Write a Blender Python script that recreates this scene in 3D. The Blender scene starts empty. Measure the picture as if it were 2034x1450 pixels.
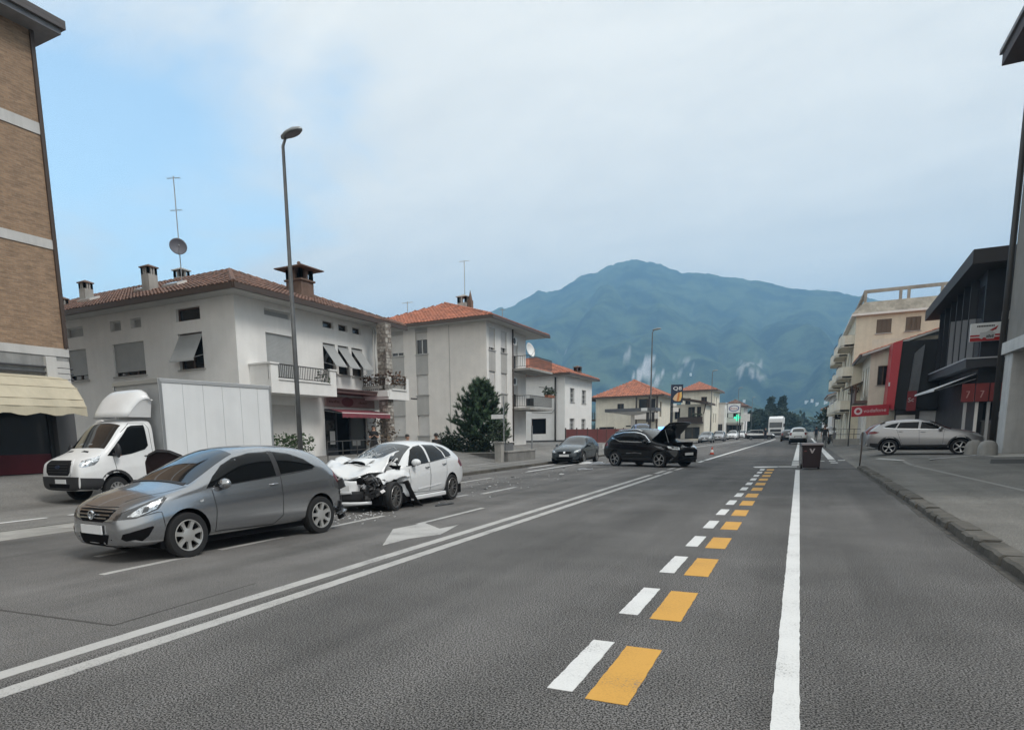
import bpy, bmesh, math, random
from mathutils import Vector, Matrix, noise
from mathutils.bvhtree import BVHTree
from mathutils.geometry import delaunay_2d_cdt
S = bpy.context.scene
COL = S.collection
R = random.Random(7)
pi = math.pi

# ------------------------------------------------------------------ camera
F_PX, CX, CY, YAW, PIT, ROL, CAM_H = 1309.1, 901.4, 1076.6, .4808, -.1586, -.0221, 1.55
W_PX, H_PX = 2034.0, 1450.0
fw = Vector((-math.sin(YAW) * math.cos(PIT), math.cos(YAW) * math.cos(PIT), math.sin(PIT)))
r0 = Vector((math.cos(YAW), math.sin(YAW), 0)); u0 = r0.cross(fw)
rt = r0 * math.cos(ROL) + u0 * math.sin(ROL); upv = u0 * math.cos(ROL) - r0 * math.sin(ROL)
cd = bpy.data.cameras.new('camera'); cam = bpy.data.objects.new('camera', cd); COL.objects.link(cam)
M = Matrix((rt, upv, -fw)).transposed().to_4x4(); M.translation = (0, 0, CAM_H)
cam.matrix_world = M
cd.sensor_width = 36; cd.lens = F_PX / W_PX * 36
cd.shift_x = (W_PX / 2 - CX) / W_PX; cd.shift_y = (CY - H_PX / 2) / W_PX
cd.clip_start = .05; cd.clip_end = 30000
S.camera = cam

# ------------------------------------------------------------------ world, sun, exposure
SUN_EL, SUN_AZ = math.radians(50), math.radians(102)     # azimuth from +Y towards +X
w = bpy.data.worlds.new('World'); S.world = w; w.use_nodes = True
nt = w.node_tree; nt.nodes.clear()
def N(nt, t, **k):
    n = nt.nodes.new(t)
    for a, b in k.items():
        if a == 'ins':
            for i, v in b.items(): n.inputs[i].default_value = v
        else: setattr(n, a, b)
    return n
out = N(nt, 'ShaderNodeOutputWorld'); bg = N(nt, 'ShaderNodeBackground'); bg.inputs['Strength'].default_value = .1
sky = N(nt, 'ShaderNodeTexSky', sky_type='NISHITA', sun_disc=False)
sky.sun_elevation = SUN_EL; sky.sun_rotation = SUN_AZ; sky.air_density = 1.0; sky.dust_density = 1.5; sky.ozone_density = 1.2
tc = N(nt, 'ShaderNodeTexCoord')
sep = N(nt, 'ShaderNodeSeparateXYZ'); nt.links.new(tc.outputs['Generated'], sep.inputs[0])
zz = N(nt, 'ShaderNodeMath', operation='MAXIMUM'); zz.inputs[1].default_value = .0; nt.links.new(sep.outputs['Z'], zz.inputs[0])
za = N(nt, 'ShaderNodeMath', operation='ADD'); za.inputs[1].default_value = .22; nt.links.new(zz.outputs[0], za.inputs[0])
dv = N(nt, 'ShaderNodeVectorMath', operation='DIVIDE'); cmb = N(nt, 'ShaderNodeCombineXYZ')
for i in range(3): nt.links.new(za.outputs[0], cmb.inputs[i])
nt.links.new(tc.outputs['Generated'], dv.inputs[0]); nt.links.new(cmb.outputs[0], dv.inputs[1])
n1 = N(nt, 'ShaderNodeTexNoise', ins={'Scale': 1.5, 'Detail': 7.0, 'Roughness': .56, 'Distortion': .35}); nt.links.new(dv.outputs[0], n1.inputs['Vector'])
mp = N(nt, 'ShaderNodeMapping'); mp.inputs['Location'].default_value = (3.1, 1.7, 5.2); mp.inputs['Scale'].default_value = (1.0, 2.2, 1.0); mp.inputs['Rotation'].default_value = (0, 0, .6)
nt.links.new(dv.outputs[0], mp.inputs[0])
n2 = N(nt, 'ShaderNodeTexNoise', ins={'Scale': 2.3, 'Detail': 8.0, 'Roughness': .6, 'Distortion': .6}); nt.links.new(mp.outputs[0], n2.inputs['Vector'])
# the cloud sheet breaks up towards the west (left of the road)
dot = N(nt, 'ShaderNodeVectorMath', operation='DOT_PRODUCT'); dot.inputs[1].default_value = Vector((-.84, .36, .40)).normalized()
nt.links.new(tc.outputs['Generated'], dot.inputs[0])
mr = N(nt, 'ShaderNodeMapRange'); nt.links.new(dot.outputs['Value'], mr.inputs[0])
mr.inputs[1].default_value = .76; mr.inputs[2].default_value = 1.0; mr.inputs[3].default_value = .0; mr.inputs[4].default_value = .52
add = N(nt, 'ShaderNodeMath', operation='SUBTRACT'); nt.links.new(n1.outputs[0], add.inputs[0]); nt.links.new(mr.outputs[0], add.inputs[1])
cov = N(nt, 'ShaderNodeMapRange', interpolation_type='SMOOTHSTEP'); nt.links.new(add.outputs[0], cov.inputs[0])
cov.inputs[1].default_value = -.06; cov.inputs[2].default_value = .33; cov.inputs[3].default_value = .10; cov.inputs[4].default_value = 1.0
cr = N(nt, 'ShaderNodeValToRGB'); nt.links.new(n2.outputs[0], cr.inputs[0])
e = cr.color_ramp.elements; e[0].position = .28; e[0].color = (.70, .695, .655, 1); e[1].position = .62; e[1].color = (.81, .795, .735, 1)
cs = N(nt, 'ShaderNodeVectorMath', operation='SCALE'); cs.inputs['Scale'].default_value = 8.9; nt.links.new(cr.outputs[0], cs.inputs[0])
sk = N(nt, 'ShaderNodeVectorMath', operation='MULTIPLY'); sk.inputs[1].default_value = (2.25, 2.35, 2.0); nt.links.new(sky.outputs[0], sk.inputs[0])
mx = N(nt, 'ShaderNodeMix', data_type='RGBA'); nt.links.new(cov.outputs[0], mx.inputs[0])
nt.links.new(sk.outputs[0], mx.inputs[6]); nt.links.new(cs.outputs[0], mx.inputs[7])
nt.links.new(mx.outputs[2], bg.inputs['Color']); nt.links.new(bg.outputs[0], out.inputs[0])

sd = bpy.data.lights.new('sun', 'SUN'); so = bpy.data.objects.new('sun', sd); COL.objects.link(so)
sd.energy = 1.5; sd.angle = math.radians(18); sd.color = (1, .96, .9)
sdir = Vector((math.sin(SUN_AZ) * math.cos(SUN_EL), math.cos(SUN_AZ) * math.cos(SUN_EL), math.sin(SUN_EL)))
so.rotation_euler = sdir.to_track_quat('Z', 'Y').to_euler(); so.location = (0, 0, 50)
vs = S.view_settings; vs.view_transform = 'Standard'; vs.look = 'None'; vs.exposure = 0.7; vs.gamma = 1; vs.use_curve_mapping = False
cy = S.cycles; cy.max_bounces = 6; cy.diffuse_bounces = 3; cy.glossy_bounces = 3; cy.transmission_bounces = 3; cy.volume_bounces = 1; cy.transparent_max_bounces = 6
cy.caustics_reflective = False; cy.caustics_refractive = False

# ------------------------------------------------------------------ materials
MATS = {}
def mat(name, col, rough=.6, metal=0.0, var=0.0, vs=3.0, bump=0.0, bs=40.0, coat=0.0, spec=.5, streak=0.0, tint=None, emit=None, es=1.0, aniso=(1, 1, 1), lo=.35, hi=.65):
    if name in MATS: return MATS[name]
    m = bpy.data.materials.new(name); m.use_nodes = True; t = m.node_tree; b = t.nodes['Principled BSDF']
    c4 = (*col, 1)
    b.inputs['Base Color'].default_value = c4; b.inputs['Roughness'].default_value = rough; b.inputs['Metallic'].default_value = metal
    b.inputs['Specular IOR Level'].default_value = spec
    if coat: b.inputs['Coat Weight'].default_value = coat; b.inputs['Coat Roughness'].default_value = .04
    if emit: b.inputs['Emission Color'].default_value = (*emit, 1); b.inputs['Emission Strength'].default_value = es
    if var or bump or streak:
        co = N(t, 'ShaderNodeTexCoord'); mp = N(t, 'ShaderNodeMapping'); mp.inputs['Scale'].default_value = aniso
        t.links.new(co.outputs['Object'], mp.inputs[0])
    if var or streak:
        n = N(t, 'ShaderNodeTexNoise', ins={'Scale': vs, 'Detail': 6.0, 'Roughness': .62}); t.links.new(mp.outputs[0], n.inputs['Vector'])
        r = N(t, 'ShaderNodeValToRGB'); t.links.new(n.outputs[0], r.inputs[0])
        dk = tint or tuple(c * (1 - var) for c in col)
        r.color_ramp.elements[0].position = lo; r.color_ramp.elements[0].color = (*dk, 1)
        r.color_ramp.elements[1].position = hi; r.color_ramp.elements[1].color = (*[min(1, c * (1 + var * .45)) for c in col], 1)
        last = r.outputs[0]
        if streak:
            mp2 = N(t, 'ShaderNodeMapping'); mp2.inputs['Scale'].default_value = (2.2, 2.2, .16); t.links.new(co.outputs['Object'], mp2.inputs[0])
            n2 = N(t, 'ShaderNodeTexNoise', ins={'Scale': 1.6, 'Detail': 5.0, 'Roughness': .65}); t.links.new(mp2.outputs[0], n2.inputs['Vector'])
            r2 = N(t, 'ShaderNodeMapRange'); t.links.new(n2.outputs[0], r2.inputs[0])
            r2.inputs[1].default_value = .3; r2.inputs[2].default_value = .62; r2.inputs[3].default_value = 1 - streak; r2.inputs[4].default_value = 1
            mm = N(t, 'ShaderNodeVectorMath', operation='SCALE'); t.links.new(last, mm.inputs[0]); t.links.new(r2.outputs[0], mm.inputs['Scale'])
            last = mm.outputs[0]
        t.links.new(last, b.inputs['Base Color'])
        rr = N(t, 'ShaderNodeMapRange'); t.links.new(n.outputs[0], rr.inputs[0]); rr.inputs[3].default_value = max(0, rough - .08); rr.inputs[4].default_value = min(1, rough + .08)
        t.links.new(rr.outputs[0], b.inputs['Roughness'])
    if bump:
        nb = N(t, 'ShaderNodeTexNoise', ins={'Scale': bs, 'Detail': 4.0}); t.links.new(co.outputs['Object'], nb.inputs['Vector'])
        bb = N(t, 'ShaderNodeBump', ins={'Strength': bump, 'Distance': .02}); t.links.new(nb.outputs[0], bb.inputs['Height']); t.links.new(bb.outputs[0], b.inputs['Normal'])
    MATS[name] = m
    return m

def asphalt(name, base, lo, hi, patch, fine=95.0, crack=.55):
    m = bpy.data.materials.new(name); m.use_nodes = True; t = m.node_tree; b = t.nodes['Principled BSDF']
    co = N(t, 'ShaderNodeTexCoord')
    v = N(t, 'ShaderNodeTexNoise', ins={'Scale': fine, 'Detail': 2.0, 'Roughness': .6}); t.links.new(co.outputs['Object'], v.inputs['Vector'])
    r = N(t, 'ShaderNodeValToRGB'); t.links.new(v.outputs[0], r.inputs[0])
    r.color_ramp.elements[0].position = .45; r.color_ramp.elements[0].color = (*[base[i] * lo for i in range(3)], 1)
    r.color_ramp.elements[1].position = .57; r.color_ramp.elements[1].color = (*[base[i] * hi for i in range(3)], 1)
    v3 = N(t, 'ShaderNodeTexNoise', ins={'Scale': fine * 1.9, 'Detail': 1.0, 'Roughness': .5}); t.links.new(co.outputs['Object'], v3.inputs['Vector'])
    r3 = N(t, 'ShaderNodeMapRange'); t.links.new(v3.outputs[0], r3.inputs[0]); r3.inputs[1].default_value = .58; r3.inputs[2].default_value = .70; r3.inputs[3].default_value = 0; r3.inputs[4].default_value = .75
    m3 = N(t, 'ShaderNodeMix', data_type='RGBA'); t.links.new(r3.outputs[0], m3.inputs[0]); t.links.new(r.outputs[0], m3.inputs[6]); m3.inputs[7].default_value = (*[min(.5, base[i] * 2.6) for i in range(3)], 1)
    # worn patches, wheel tracks running along the road, stains
    big = N(t, 'ShaderNodeTexNoise', ins={'Scale': .55, 'Detail': 6.0, 'Roughness': .6}); t.links.new(co.outputs['Object'], big.inputs['Vector'])
    mp = N(t, 'ShaderNodeMapping'); mp.inputs['Scale'].default_value = (1.1, .05, 1); t.links.new(co.outputs['Object'], mp.inputs[0])
    trk = N(t, 'ShaderNodeTexNoise', ins={'Scale': 1.0, 'Detail': 4.0, 'Roughness': .55}); t.links.new(mp.outputs[0], trk.inputs['Vector'])
    a = N(t, 'ShaderNodeMath', operation='ADD'); t.links.new(big.outputs[0], a.inputs[0]); t.links.new(trk.outputs[0], a.inputs[1])
    mr = N(t, 'ShaderNodeMapRange'); t.links.new(a.outputs[0], mr.inputs[0]); mr.inputs[1].default_value = .75; mr.inputs[2].default_value = 1.25
    mr.inputs[3].default_value = 1 - patch; mr.inputs[4].default_value = 1 + patch
    sc = N(t, 'ShaderNodeVectorMath', operation='SCALE'); t.links.new(m3.outputs[2], sc.inputs[0]); t.links.new(mr.outputs[0], sc.inputs['Scale'])
    # hairline cracks
    vo = N(t, 'ShaderNodeTexVoronoi', feature='DISTANCE_TO_EDGE', ins={'Scale': .23, 'Randomness': 1.0})
    wn = N(t, 'ShaderNodeTexNoise', ins={'Scale': 1.3, 'Detail': 5.0}); t.links.new(co.outputs['Object'], wn.inputs['Vector'])
    ws = N(t, 'ShaderNodeVectorMath', operation='SCALE'); ws.inputs['Scale'].default_value = .9; t.links.new(wn.outputs['Color'], ws.inputs[0])
    wa = N(t, 'ShaderNodeVectorMath', operation='ADD'); t.links.new(co.outputs['Object'], wa.inputs[0]); t.links.new(ws.outputs[0], wa.inputs[1]); t.links.new(wa.outputs[0], vo.inputs['Vector'])
    ck = N(t, 'ShaderNodeMapRange'); t.links.new(vo.outputs['Distance'], ck.inputs[0]); ck.inputs[1].default_value = .0; ck.inputs[2].default_value = .0045; ck.inputs[3].default_value = crack; ck.inputs[4].default_value = 1
    s2 = N(t, 'ShaderNodeVectorMath', operation='SCALE'); t.links.new(sc.outputs[0], s2.inputs[0]); t.links.new(ck.outputs[0], s2.inputs['Scale'])
    t.links.new(s2.outputs[0], b.inputs['Base Color']); b.inputs['Roughness'].default_value = .88; b.inputs['Specular IOR Level'].default_value = .3
    bb = N(t, 'ShaderNodeBump', ins={'Strength': .22, 'Distance': .006}); t.links.new(v.outputs[0], bb.inputs['Height']); t.links.new(bb.outputs[0], b.inputs['Normal'])
    MATS[name] = m
    return m

def paint_mark(name, col, wear):
    """road paint rubbed through to the asphalt in places"""
    m = bpy.data.materials.new(name); m.use_nodes = True; t = m.node_tree; b = t.nodes['Principled BSDF']
    co = N(t, 'ShaderNodeTexCoord')
    a = N(t, 'ShaderNodeTexNoise', ins={'Scale': 75.0, 'Detail': 3.0}); t.links.new(co.outputs['Object'], a.inputs['Vector'])
    c = N(t, 'ShaderNodeTexNoise', ins={'Scale': 1.8, 'Detail': 5.0}); t.links.new(co.outputs['Object'], c.inputs['Vector'])
    ad = N(t, 'ShaderNodeMath', operation='MULTIPLY_ADD'); t.links.new(c.outputs[0], ad.inputs[0]); ad.inputs[1].default_value = .8; t.links.new(a.outputs[0], ad.inputs[2])
    r = N(t, 'ShaderNodeValToRGB'); t.links.new(ad.outputs[0], r.inputs[0])
    r.color_ramp.elements[0].position = max(0.0, wear - .1); r.color_ramp.elements[0].color = (.16, .155, .15, 1)
    r.color_ramp.elements[1].position = wear + .04; r.color_ramp.elements[1].color = (*[x * .86 for x in col], 1)
    q = r.color_ramp.elements.new(min(.99, wear + .3)); q.color = (*col, 1)
    t.links.new(r.outputs[0], b.inputs['Base Color']); b.inputs['Roughness'].default_value = .7
    MATS[name] = m
    return m

def wallmat(name, col, var=.10, streak=.12, bump=.25, bs=60):
    return mat(name, col, .85, var=var, vs=1.3, bump=bump, bs=bs, streak=streak, spec=.25)

# ------------------------------------------------------------------ geometry helpers
class MB:
    def __init__(s): s.v = []; s.f = []; s.m = []
    def add(s, vs, fs, m=0):
        n = len(s.v); s.v += [tuple(v) for v in vs]
        for f in fs: s.f.append([i + n for i in f]); s.m.append(m)
        return s
    def box(s, x0, x1, y0, y1, z0, z1, m=0):
        return s.add([(x0, y0, z0), (x1, y0, z0), (x1, y1, z0), (x0, y1, z0), (x0, y0, z1), (x1, y0, z1), (x1, y1, z1), (x0, y1, z1)],
                     [(0, 3, 2, 1), (4, 5, 6, 7), (0, 1, 5, 4), (1, 2, 6, 5), (2, 3, 7, 6), (3, 0, 4, 7)], m)
    def obox(s, c, size, rz=0, m=0, mtx=None):
        hx, hy, hz = [q / 2 for q in size]
        T = mtx or Matrix.Rotation(rz, 4, 'Z')
        vs = [Vector(c) + (T @ Vector((a * hx, b * hy, d * hz))) for d in (-1, 1) for a, b in ((-1, -1), (1, -1), (1, 1), (-1, 1))]
        return s.add(vs, [(0, 3, 2, 1), (4, 5, 6, 7), (0, 1, 5, 4), (1, 2, 6, 5), (2, 3, 7, 6), (3, 0, 4, 7)], m)
    def bar(s, a, b, wd, ht, m=0, up=Vector((0, 0, 1))):
        a = Vector(a); b = Vector(b); d = b - a
        if d.length < 1e-6: return s
        z = d.normalized(); x = up.cross(z)
        if x.length < 1e-4: x = Vector((1, 0, 0)).cross(z)
        x.normalize(); y = z.cross(x)
        T = Matrix((x, y, z)).transposed().to_4x4()
        return s.obox((a + b) / 2, (wd, ht, d.length), m=m, mtx=T)
    def tube(s, pts, r, n=8, m=0, cap=True):
        pts = [Vector(p) for p in pts]; k = len(pts); rs = r if isinstance(r, (list, tuple)) else [r] * k
        base = len(s.v); prev = None
        for i, p in enumerate(pts):
            d = (pts[min(i + 1, k - 1)] - pts[max(i - 1, 0)]).normalized()
            if prev is None:
                x = d.orthogonal().normalized()
            else:
                x = (prev - d * prev.dot(d))
                x = x.normalized() if x.length > 1e-5 else d.orthogonal().normalized()
            prev = x; y = d.cross(x)
            for j in range(n):
                a = 2 * pi * j / n; s.v.append(tuple(p + (x * math.cos(a) + y * math.sin(a)) * rs[i]))
        for i in range(k - 1):
            for j in range(n):
                s.f.append([base + i * n + j, base + i * n + (j + 1) % n, base + (i + 1) * n + (j + 1) % n, base + (i + 1) * n + j]); s.m.append(m)
        if cap:
            s.f.append([base + j for j in range(n)][::-1]); s.m.append(m)
            s.f.append([base + (k - 1) * n + j for j in range(n)]); s.m.append(m)
        return s
    def lathe(s, prof, n=24, c=(0, 0, 0), axis='Z', m=0):
        base = len(s.v); c = Vector(c); k = len(prof)
        for r, h in prof:
            for j in range(n):
                a = 2 * pi * j / n; ca, sa = math.cos(a) * r, math.sin(a) * r
                p = {'Z': (ca, sa, h), 'Y': (ca, h, -sa), 'X': (h, ca, sa)}[axis]
                s.v.append(tuple(c + Vector(p)))
        for i in range(k - 1):
            for j in range(n):
                s.f.append([base + i * n + j, base + i * n + (j + 1) % n, base + (i + 1) * n + (j + 1) % n, base + (i + 1) * n + j]); s.m.append(m)
        return s
    def prism(s, poly, z0, z1, m=0, tf=None):
        n = len(poly); tf = tf or (lambda a, b, c: (a, b, c))
        vs = [tf(a, b, z0) for a, b in poly] + [tf(a, b, z1) for a, b in poly]
        fs = [list(range(n))[::-1], list(range(n, 2 * n))] + [[i, (i + 1) % n, n + (i + 1) % n, n + i] for i in range(n)]
        return s.add(vs, fs, m)
    def quad(s, a, b, c, d, m=0): return s.add([a, b, c, d], [(0, 1, 2, 3)], m)
    def ball(s, c, r, n=10, k=6, m=0, sc=(1, 1, 1)):
        pr = [(max(1e-4, math.sin(pi * i / k)), -math.cos(pi * i / k)) for i in range(k + 1)]
        b0 = len(s.v); s.lathe(pr, n, m=m)
        for i in range(b0, len(s.v)):
            v = s.v[i]; s.v[i] = (c[0] + v[0] * r * sc[0], c[1] + v[1] * r * sc[1], c[2] + v[2] * r * sc[2])
        return s
    def mesh(s, name, mats, smooth=False):
        me = bpy.data.meshes.new(name); me.from_pydata(s.v, [], s.f)
        for x in (mats if isinstance(mats, (list, tuple)) else [mats]): me.materials.append(x)
        if any(s.m): me.polygons.foreach_set('material_index', s.m)
        if smooth:
            me.polygons.foreach_set('use_smooth', [True] * len(s.f))
        me.update()
        return me
    def build(s, name, mats, parent=None, smooth=False, world=False, auto=None):
        o = bpy.data.objects.new(name, s.mesh(name, mats, smooth)); COL.objects.link(o)
        if auto and smooth: sharp(o.data, auto)
        if parent:
            o.parent = parent
            if world and parent.parent is None: o.matrix_parent_inverse = parent.matrix_basis.inverted()
        return o

def sharp(me, ang):
    bm = bmesh.new(); bm.from_mesh(me); bmesh.ops.remove_doubles(bm, verts=bm.verts, dist=1e-5)
    for e in bm.edges:
        if len(e.link_faces) == 2 and e.calc_face_angle(0) > ang: e.smooth = False
    bm.to_mesh(me); bm.free()

def tag(o, label=None, cat=None, group=None, kind=None):
    if label: o['label'] = label
    if cat: o['category'] = cat
    if group: o['group'] = group
    if kind: o['kind'] = kind
    return o
def thing(name, label, cat, loc=(0, 0, 0), rz=0.0, group=None):
    o = bpy.data.objects.new(name, None); COL.objects.link(o); o.location = loc; o.rotation_euler = (0, 0, rz); o.empty_display_size = .3
    return tag(o, label, cat, group)
def copy_tree(o, parent=None):
    c = o.copy(); COL.objects.link(c)
    if parent: c.parent = parent
    for ch in list(o.children): copy_tree(ch, c)
    return c
def struct(o): o['kind'] = 'structure'; return o
def sm(a, b, x):
    t = min(1, max(0, (x - a) / (b - a))); return t * t * (3 - 2 * t)
def lerp(a, b, t): return a + (b - a) * t
def bevel_obj(o, wdt=.01, seg=1):
    b = bmesh.new(); b.from_mesh(o.data); bmesh.ops.bevel(b, geom=list(b.edges), offset=wdt, segments=seg, affect='EDGES', profile=.5, clamp_overlap=True)
    b.to_mesh(o.data); b.free(); return o

FONT = None
def text_part(name, txt, size, m, parent, mtx, extrude=.004, world=True, width=None):
    """flat lettering on a sign; mtx maps text plane (x right, y up, z out) to world"""
    cu = bpy.data.curves.new(name, 'FONT'); cu.body = txt; cu.size = size; cu.extrude = extrude; cu.align_x = 'CENTER'; cu.align_y = 'CENTER'; cu.resolution_u = 2
    t = bpy.data.objects.new(name, cu); COL.objects.link(t)
    dg = bpy.context.evaluated_depsgraph_get(); me = bpy.data.meshes.new_from_object(t.evaluated_get(dg))
    bpy.data.objects.remove(t)
    if width and len(me.vertices):
        xs = [v.co.x for v in me.vertices]; k = width / max(1e-4, max(xs) - min(xs)); me.transform(Matrix.Diagonal((k, 1, 1, 1)))
    me.transform(mtx); me.materials.clear(); me.materials.append(m); me.name = name
    o = bpy.data.objects.new(name, me); COL.objects.link(o); o.parent = parent
    if world and parent and parent.parent is None: o.matrix_parent_inverse = parent.matrix_basis.inverted()
    return o
def frame_mtx(o, ex, ey):
    ex = Vector(ex).normalized(); ey = Vector(ey).normalized(); ez = ex.cross(ey)
    m = Matrix((ex, ey, ez)).transposed().to_4x4(); m.translation = o; return m

# ------------------------------------------------------------------ common materials
BLACK = mat('black_rubber', (.012, .012, .013), .75)
PLAST = mat('black_plastic', (.02, .02, .022), .5)
DARK = mat('dark_void', (.006, .006, .007), .9, spec=.1)
GLASS = mat('window_glass', (.018, .022, .026), .06, spec=.6)
CGLASS = mat('car_glass', (.012, .014, .016), .03, spec=.75, coat=.4)
CHROME = mat('chrome', (.75, .76, .78), .12, 1.0)
ALLOY = mat('alloy', (.48, .48, .49), .32, .85)
LAMPGL = mat('lamp_glass', (.55, .58, .60), .08, .35, coat=1.0, var=.5, vs=14)
REDGL = mat('tail_lamp', (.15, .006, .008), .2, coat=.3)
PLATEM = mat('number_plate', (.72, .73, .74), .45)
STEEL = mat('galvanised_steel', (.33, .34, .35), .5, .6, var=.25, vs=4)
DKSTEEL = mat('dark_steel', (.045, .047, .05), .5, .3)
WHITE = mat('white_paint', (.74, .745, .74), .5, var=.06)
CONC = wallmat('concrete', (.36, .35, .33), .22, .15, .4, 30)
# ================================================================== SETTING
ASPH_R = asphalt('asphalt_dark', (.082, .079, .077), .08, 2.5, .30, 82, 1.0)
ASPH_L = asphalt('asphalt_old', (.126, .121, .117), .40, 1.62, .36, 90, .8)
ASPH_P = asphalt('asphalt_yard', (.168, .163, .155), .70, 1.28, .24, 55, .6)
ASPH_W = asphalt('asphalt_walk', (.158, .152, .140), .70, 1.26, .26, 55, .7)
MK_W = paint_mark('paint_white', (.70, .70, .69), .68)
MK_OLD = paint_mark('paint_white_old', (.46, .45, .435), .76)
MK_Y = paint_mark('paint_yellow', (.62, .33, .06), .66)
KERB = wallmat('kerb_stone', (.125, .117, .104), .4, .1, .6, 25)
EARTH = mat('earth', (.06, .07, .045), .95, var=.4, vs=.02)

def gz(x, y):
    if x > 2.05:
        a = .105 + .10 * sm(2.3, 6, x); b = .02 + .24 * sm(2.1, 4.2, x)
        return lerp(a, b, sm(29.9, 31.2, y))
    if x < -11.85:
        a = .012 + .62 * sm(-17.9, -21.0, x); b = .11 + .66 * sm(-14.2, -19.2, x)
        return lerp(a, b, sm(21.6, 23.2, y))
    return 0.0
def grid_sheet(name, x0, x1, y0, y1, nx, ny, m, dz=0.0):
    g = MB(); xs = [lerp(x0, x1, (i / nx) ** (1.6 if name != 'road' else 1)) for i in range(nx + 1)]; ys = [lerp(y0, y1, (j / ny) ** 1.5) for j in range(ny + 1)]
    for y in ys:
        for x in xs: g.v.append((x, y, gz(x, y) + dz))
    for j in range(ny):
        for i in range(nx):
            a = j * (nx + 1) + i; q = [a, a + 1, a + nx + 2, a + nx + 1]
            g.f.append(q if x1 > x0 else q[::-1]); g.m.append(0)
    return struct(g.build(name, m, smooth=True))
big = MB().quad((-4900, -250, -.7), (4900, -250, -.7), (4900, 5000, -.7), (-4900, 5000, -.7)); struct(big.build('ground', EARTH))
rd = MB(); rd.quad((-4.6, -30, 0), (2.06, -30, 0), (2.06, 700, 0), (-4.6, 700, 0), 0); rd.quad((-11.7, -30, 0), (-4.6, -30, 0), (-4.6, 700, 0), (-11.7, 700, 0), 1)
struct(rd.build('road', [ASPH_R, ASPH_L]))
struct(MB().quad((-12.94, -30, -.03), (-11.7, -30, -.03), (-11.7, 23, -.03), (-12.94, 23, -.03)).build('gutter_bed', mat('gutter_dirt', (.05, .047, .043), .95)))
grid_sheet('parking_yard', -12.93, -95, -30, 320, 60, 110, ASPH_P)
grid_sheet('pavement', 2.30, 95, -30, 320, 50, 110, ASPH_W)
# the strip between gutter line and yard beyond the gutter's end
struct(MB().quad((-12.95, 23, .10), (-11.9, 23, .10), (-11.9, 320, .10), (-12.95, 320, .10)).build('verge_pavement', ASPH_P))
vr = MB()
for k in range(60):
    y0, y1 = 29.86 + k * 5, 29.86 + (k + 1) * 5
    vr.quad((2.05, y0, .002), (2.32, y0, gz(2.32, y0) + .001), (2.32, y1, gz(2.32, y1) + .001), (2.05, y1, .002))
struct(vr.build('verge_pavement', ASPH_W))
# gutter slabs on the left, each a slab of its own
gut = struct(bpy.data.objects.new('gutter', None)); COL.objects.link(gut)
y = -6.0
while y < 22.8:
    L = R.uniform(1.3, 2.1) if R.random() < .8 else R.uniform(.7, 1.0)
    b = MB().box(-12.925, -11.715, y + .012, min(y + L, 22.9) - .012, -.028, R.uniform(.002, .012)); o = b.build('gutter_slab', CONC, gut); y += L
# right kerb, stone by stone
kb = struct(bpy.data.objects.new('kerb', None)); COL.objects.link(kb)
y = -4.0
while y < 29.7:
    L = R.uniform(.85, 1.15); y1 = min(y + L, 29.85)
    g = MB(); x0 = 2.06 + R.uniform(-.012, .018); h = .115 + R.uniform(-.02, .014); t = R.uniform(-.012, .012)
    n = 5
    for k in range(n + 1):
        yy = lerp(y + .018, y1 - .018, k / n); dx = R.uniform(-.02, .02); dh = R.uniform(-.022, .008)
        g.v += [(x0 + dx, yy, -.02), (x0 + dx + .012, yy, h - .025 + dh), (x0 + dx + .05, yy, h + dh + t * (k / n - .5)), (2.32, yy, h + dh * .3)]
    for k in range(n):
        for j in range(3):
            a = k * 4 + j; g.f.append([a, a + 4, a + 5, a + 1]); g.m.append(0)
    g.f.append([3, 2, 1, 0]); g.m.append(0); q = n * 4; g.f.append([q, q + 1, q + 2, q + 3]); g.m.append(0)
    o = g.build('kerb_stone', KERB, kb); y += L
# cross kerb turning into the side street
for k in range(5):
    MB().box(2.12 + k * .95, 3.05 + k * .95, 29.86, 30.02, 0, .10 + .02 * k).build('kerb_stone', KERB, kb)
# kerb along the far left pavement
kl = struct(bpy.data.objects.new('far_kerb', None)); COL.objects.link(kl)
y = 22.6
while y < 76:
    L = 1.0 if y < 50 else 3.0; MB().box(-11.98, -11.72, y + .01, y + L - .01, -.02, .118 + R.uniform(-.008, .008)).build('kerb_stone', KERB, kl); y += L
# thin near-black strip where the side street meets the bin
struct(MB().box(-.15, 2.1, 29.45, 29.72, .001, .004).build('dark_strip', mat('near_black', (.02, .02, .021), .8)))

def mark(pts, m, z=.004, name='road_marking'):
    q_ = []
    for i in range(len(pts)):   # paint edges are never quite straight
        a, b = Vector(pts[i]), Vector(pts[(i + 1) % len(pts)]); L = (b - a).length; k = max(1, min(400, int(L / .07)))
        nn = Vector((a.y - b.y, b.x - a.x)).normalized() if L else Vector((0, 0))
        for j in range(k): q_.append(a.lerp(b, j / k) + nn * (R.uniform(-.0035, .0035) if j else 0))
    pts = [(p.x, p.y) for p in q_]
    n = len(pts); g = MB(); g.add([(x, y, z) for x, y in pts] + [(x, y, z - .003) for x, y in pts], [list(range(n))] + [[i + n, (i + 1) % n + n, (i + 1) % n, i] for i in range(n)])
    o = g.build(name, m); struct(o)
    f = o.data.polygons[0]
    if f.normal.z < 0:
        o.data.flip_normals()
    return o
def strip(x0, x1, y0, y1, m, z=.004): return mark([(x0, y0), (x1, y0), (x1, y1), (x0, y1)], m, z)
strip(-4.86, -4.70, -8, 25.0, MK_OLD); strip(-4.50, -4.34, -8, 25.0, MK_OLD)
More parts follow.
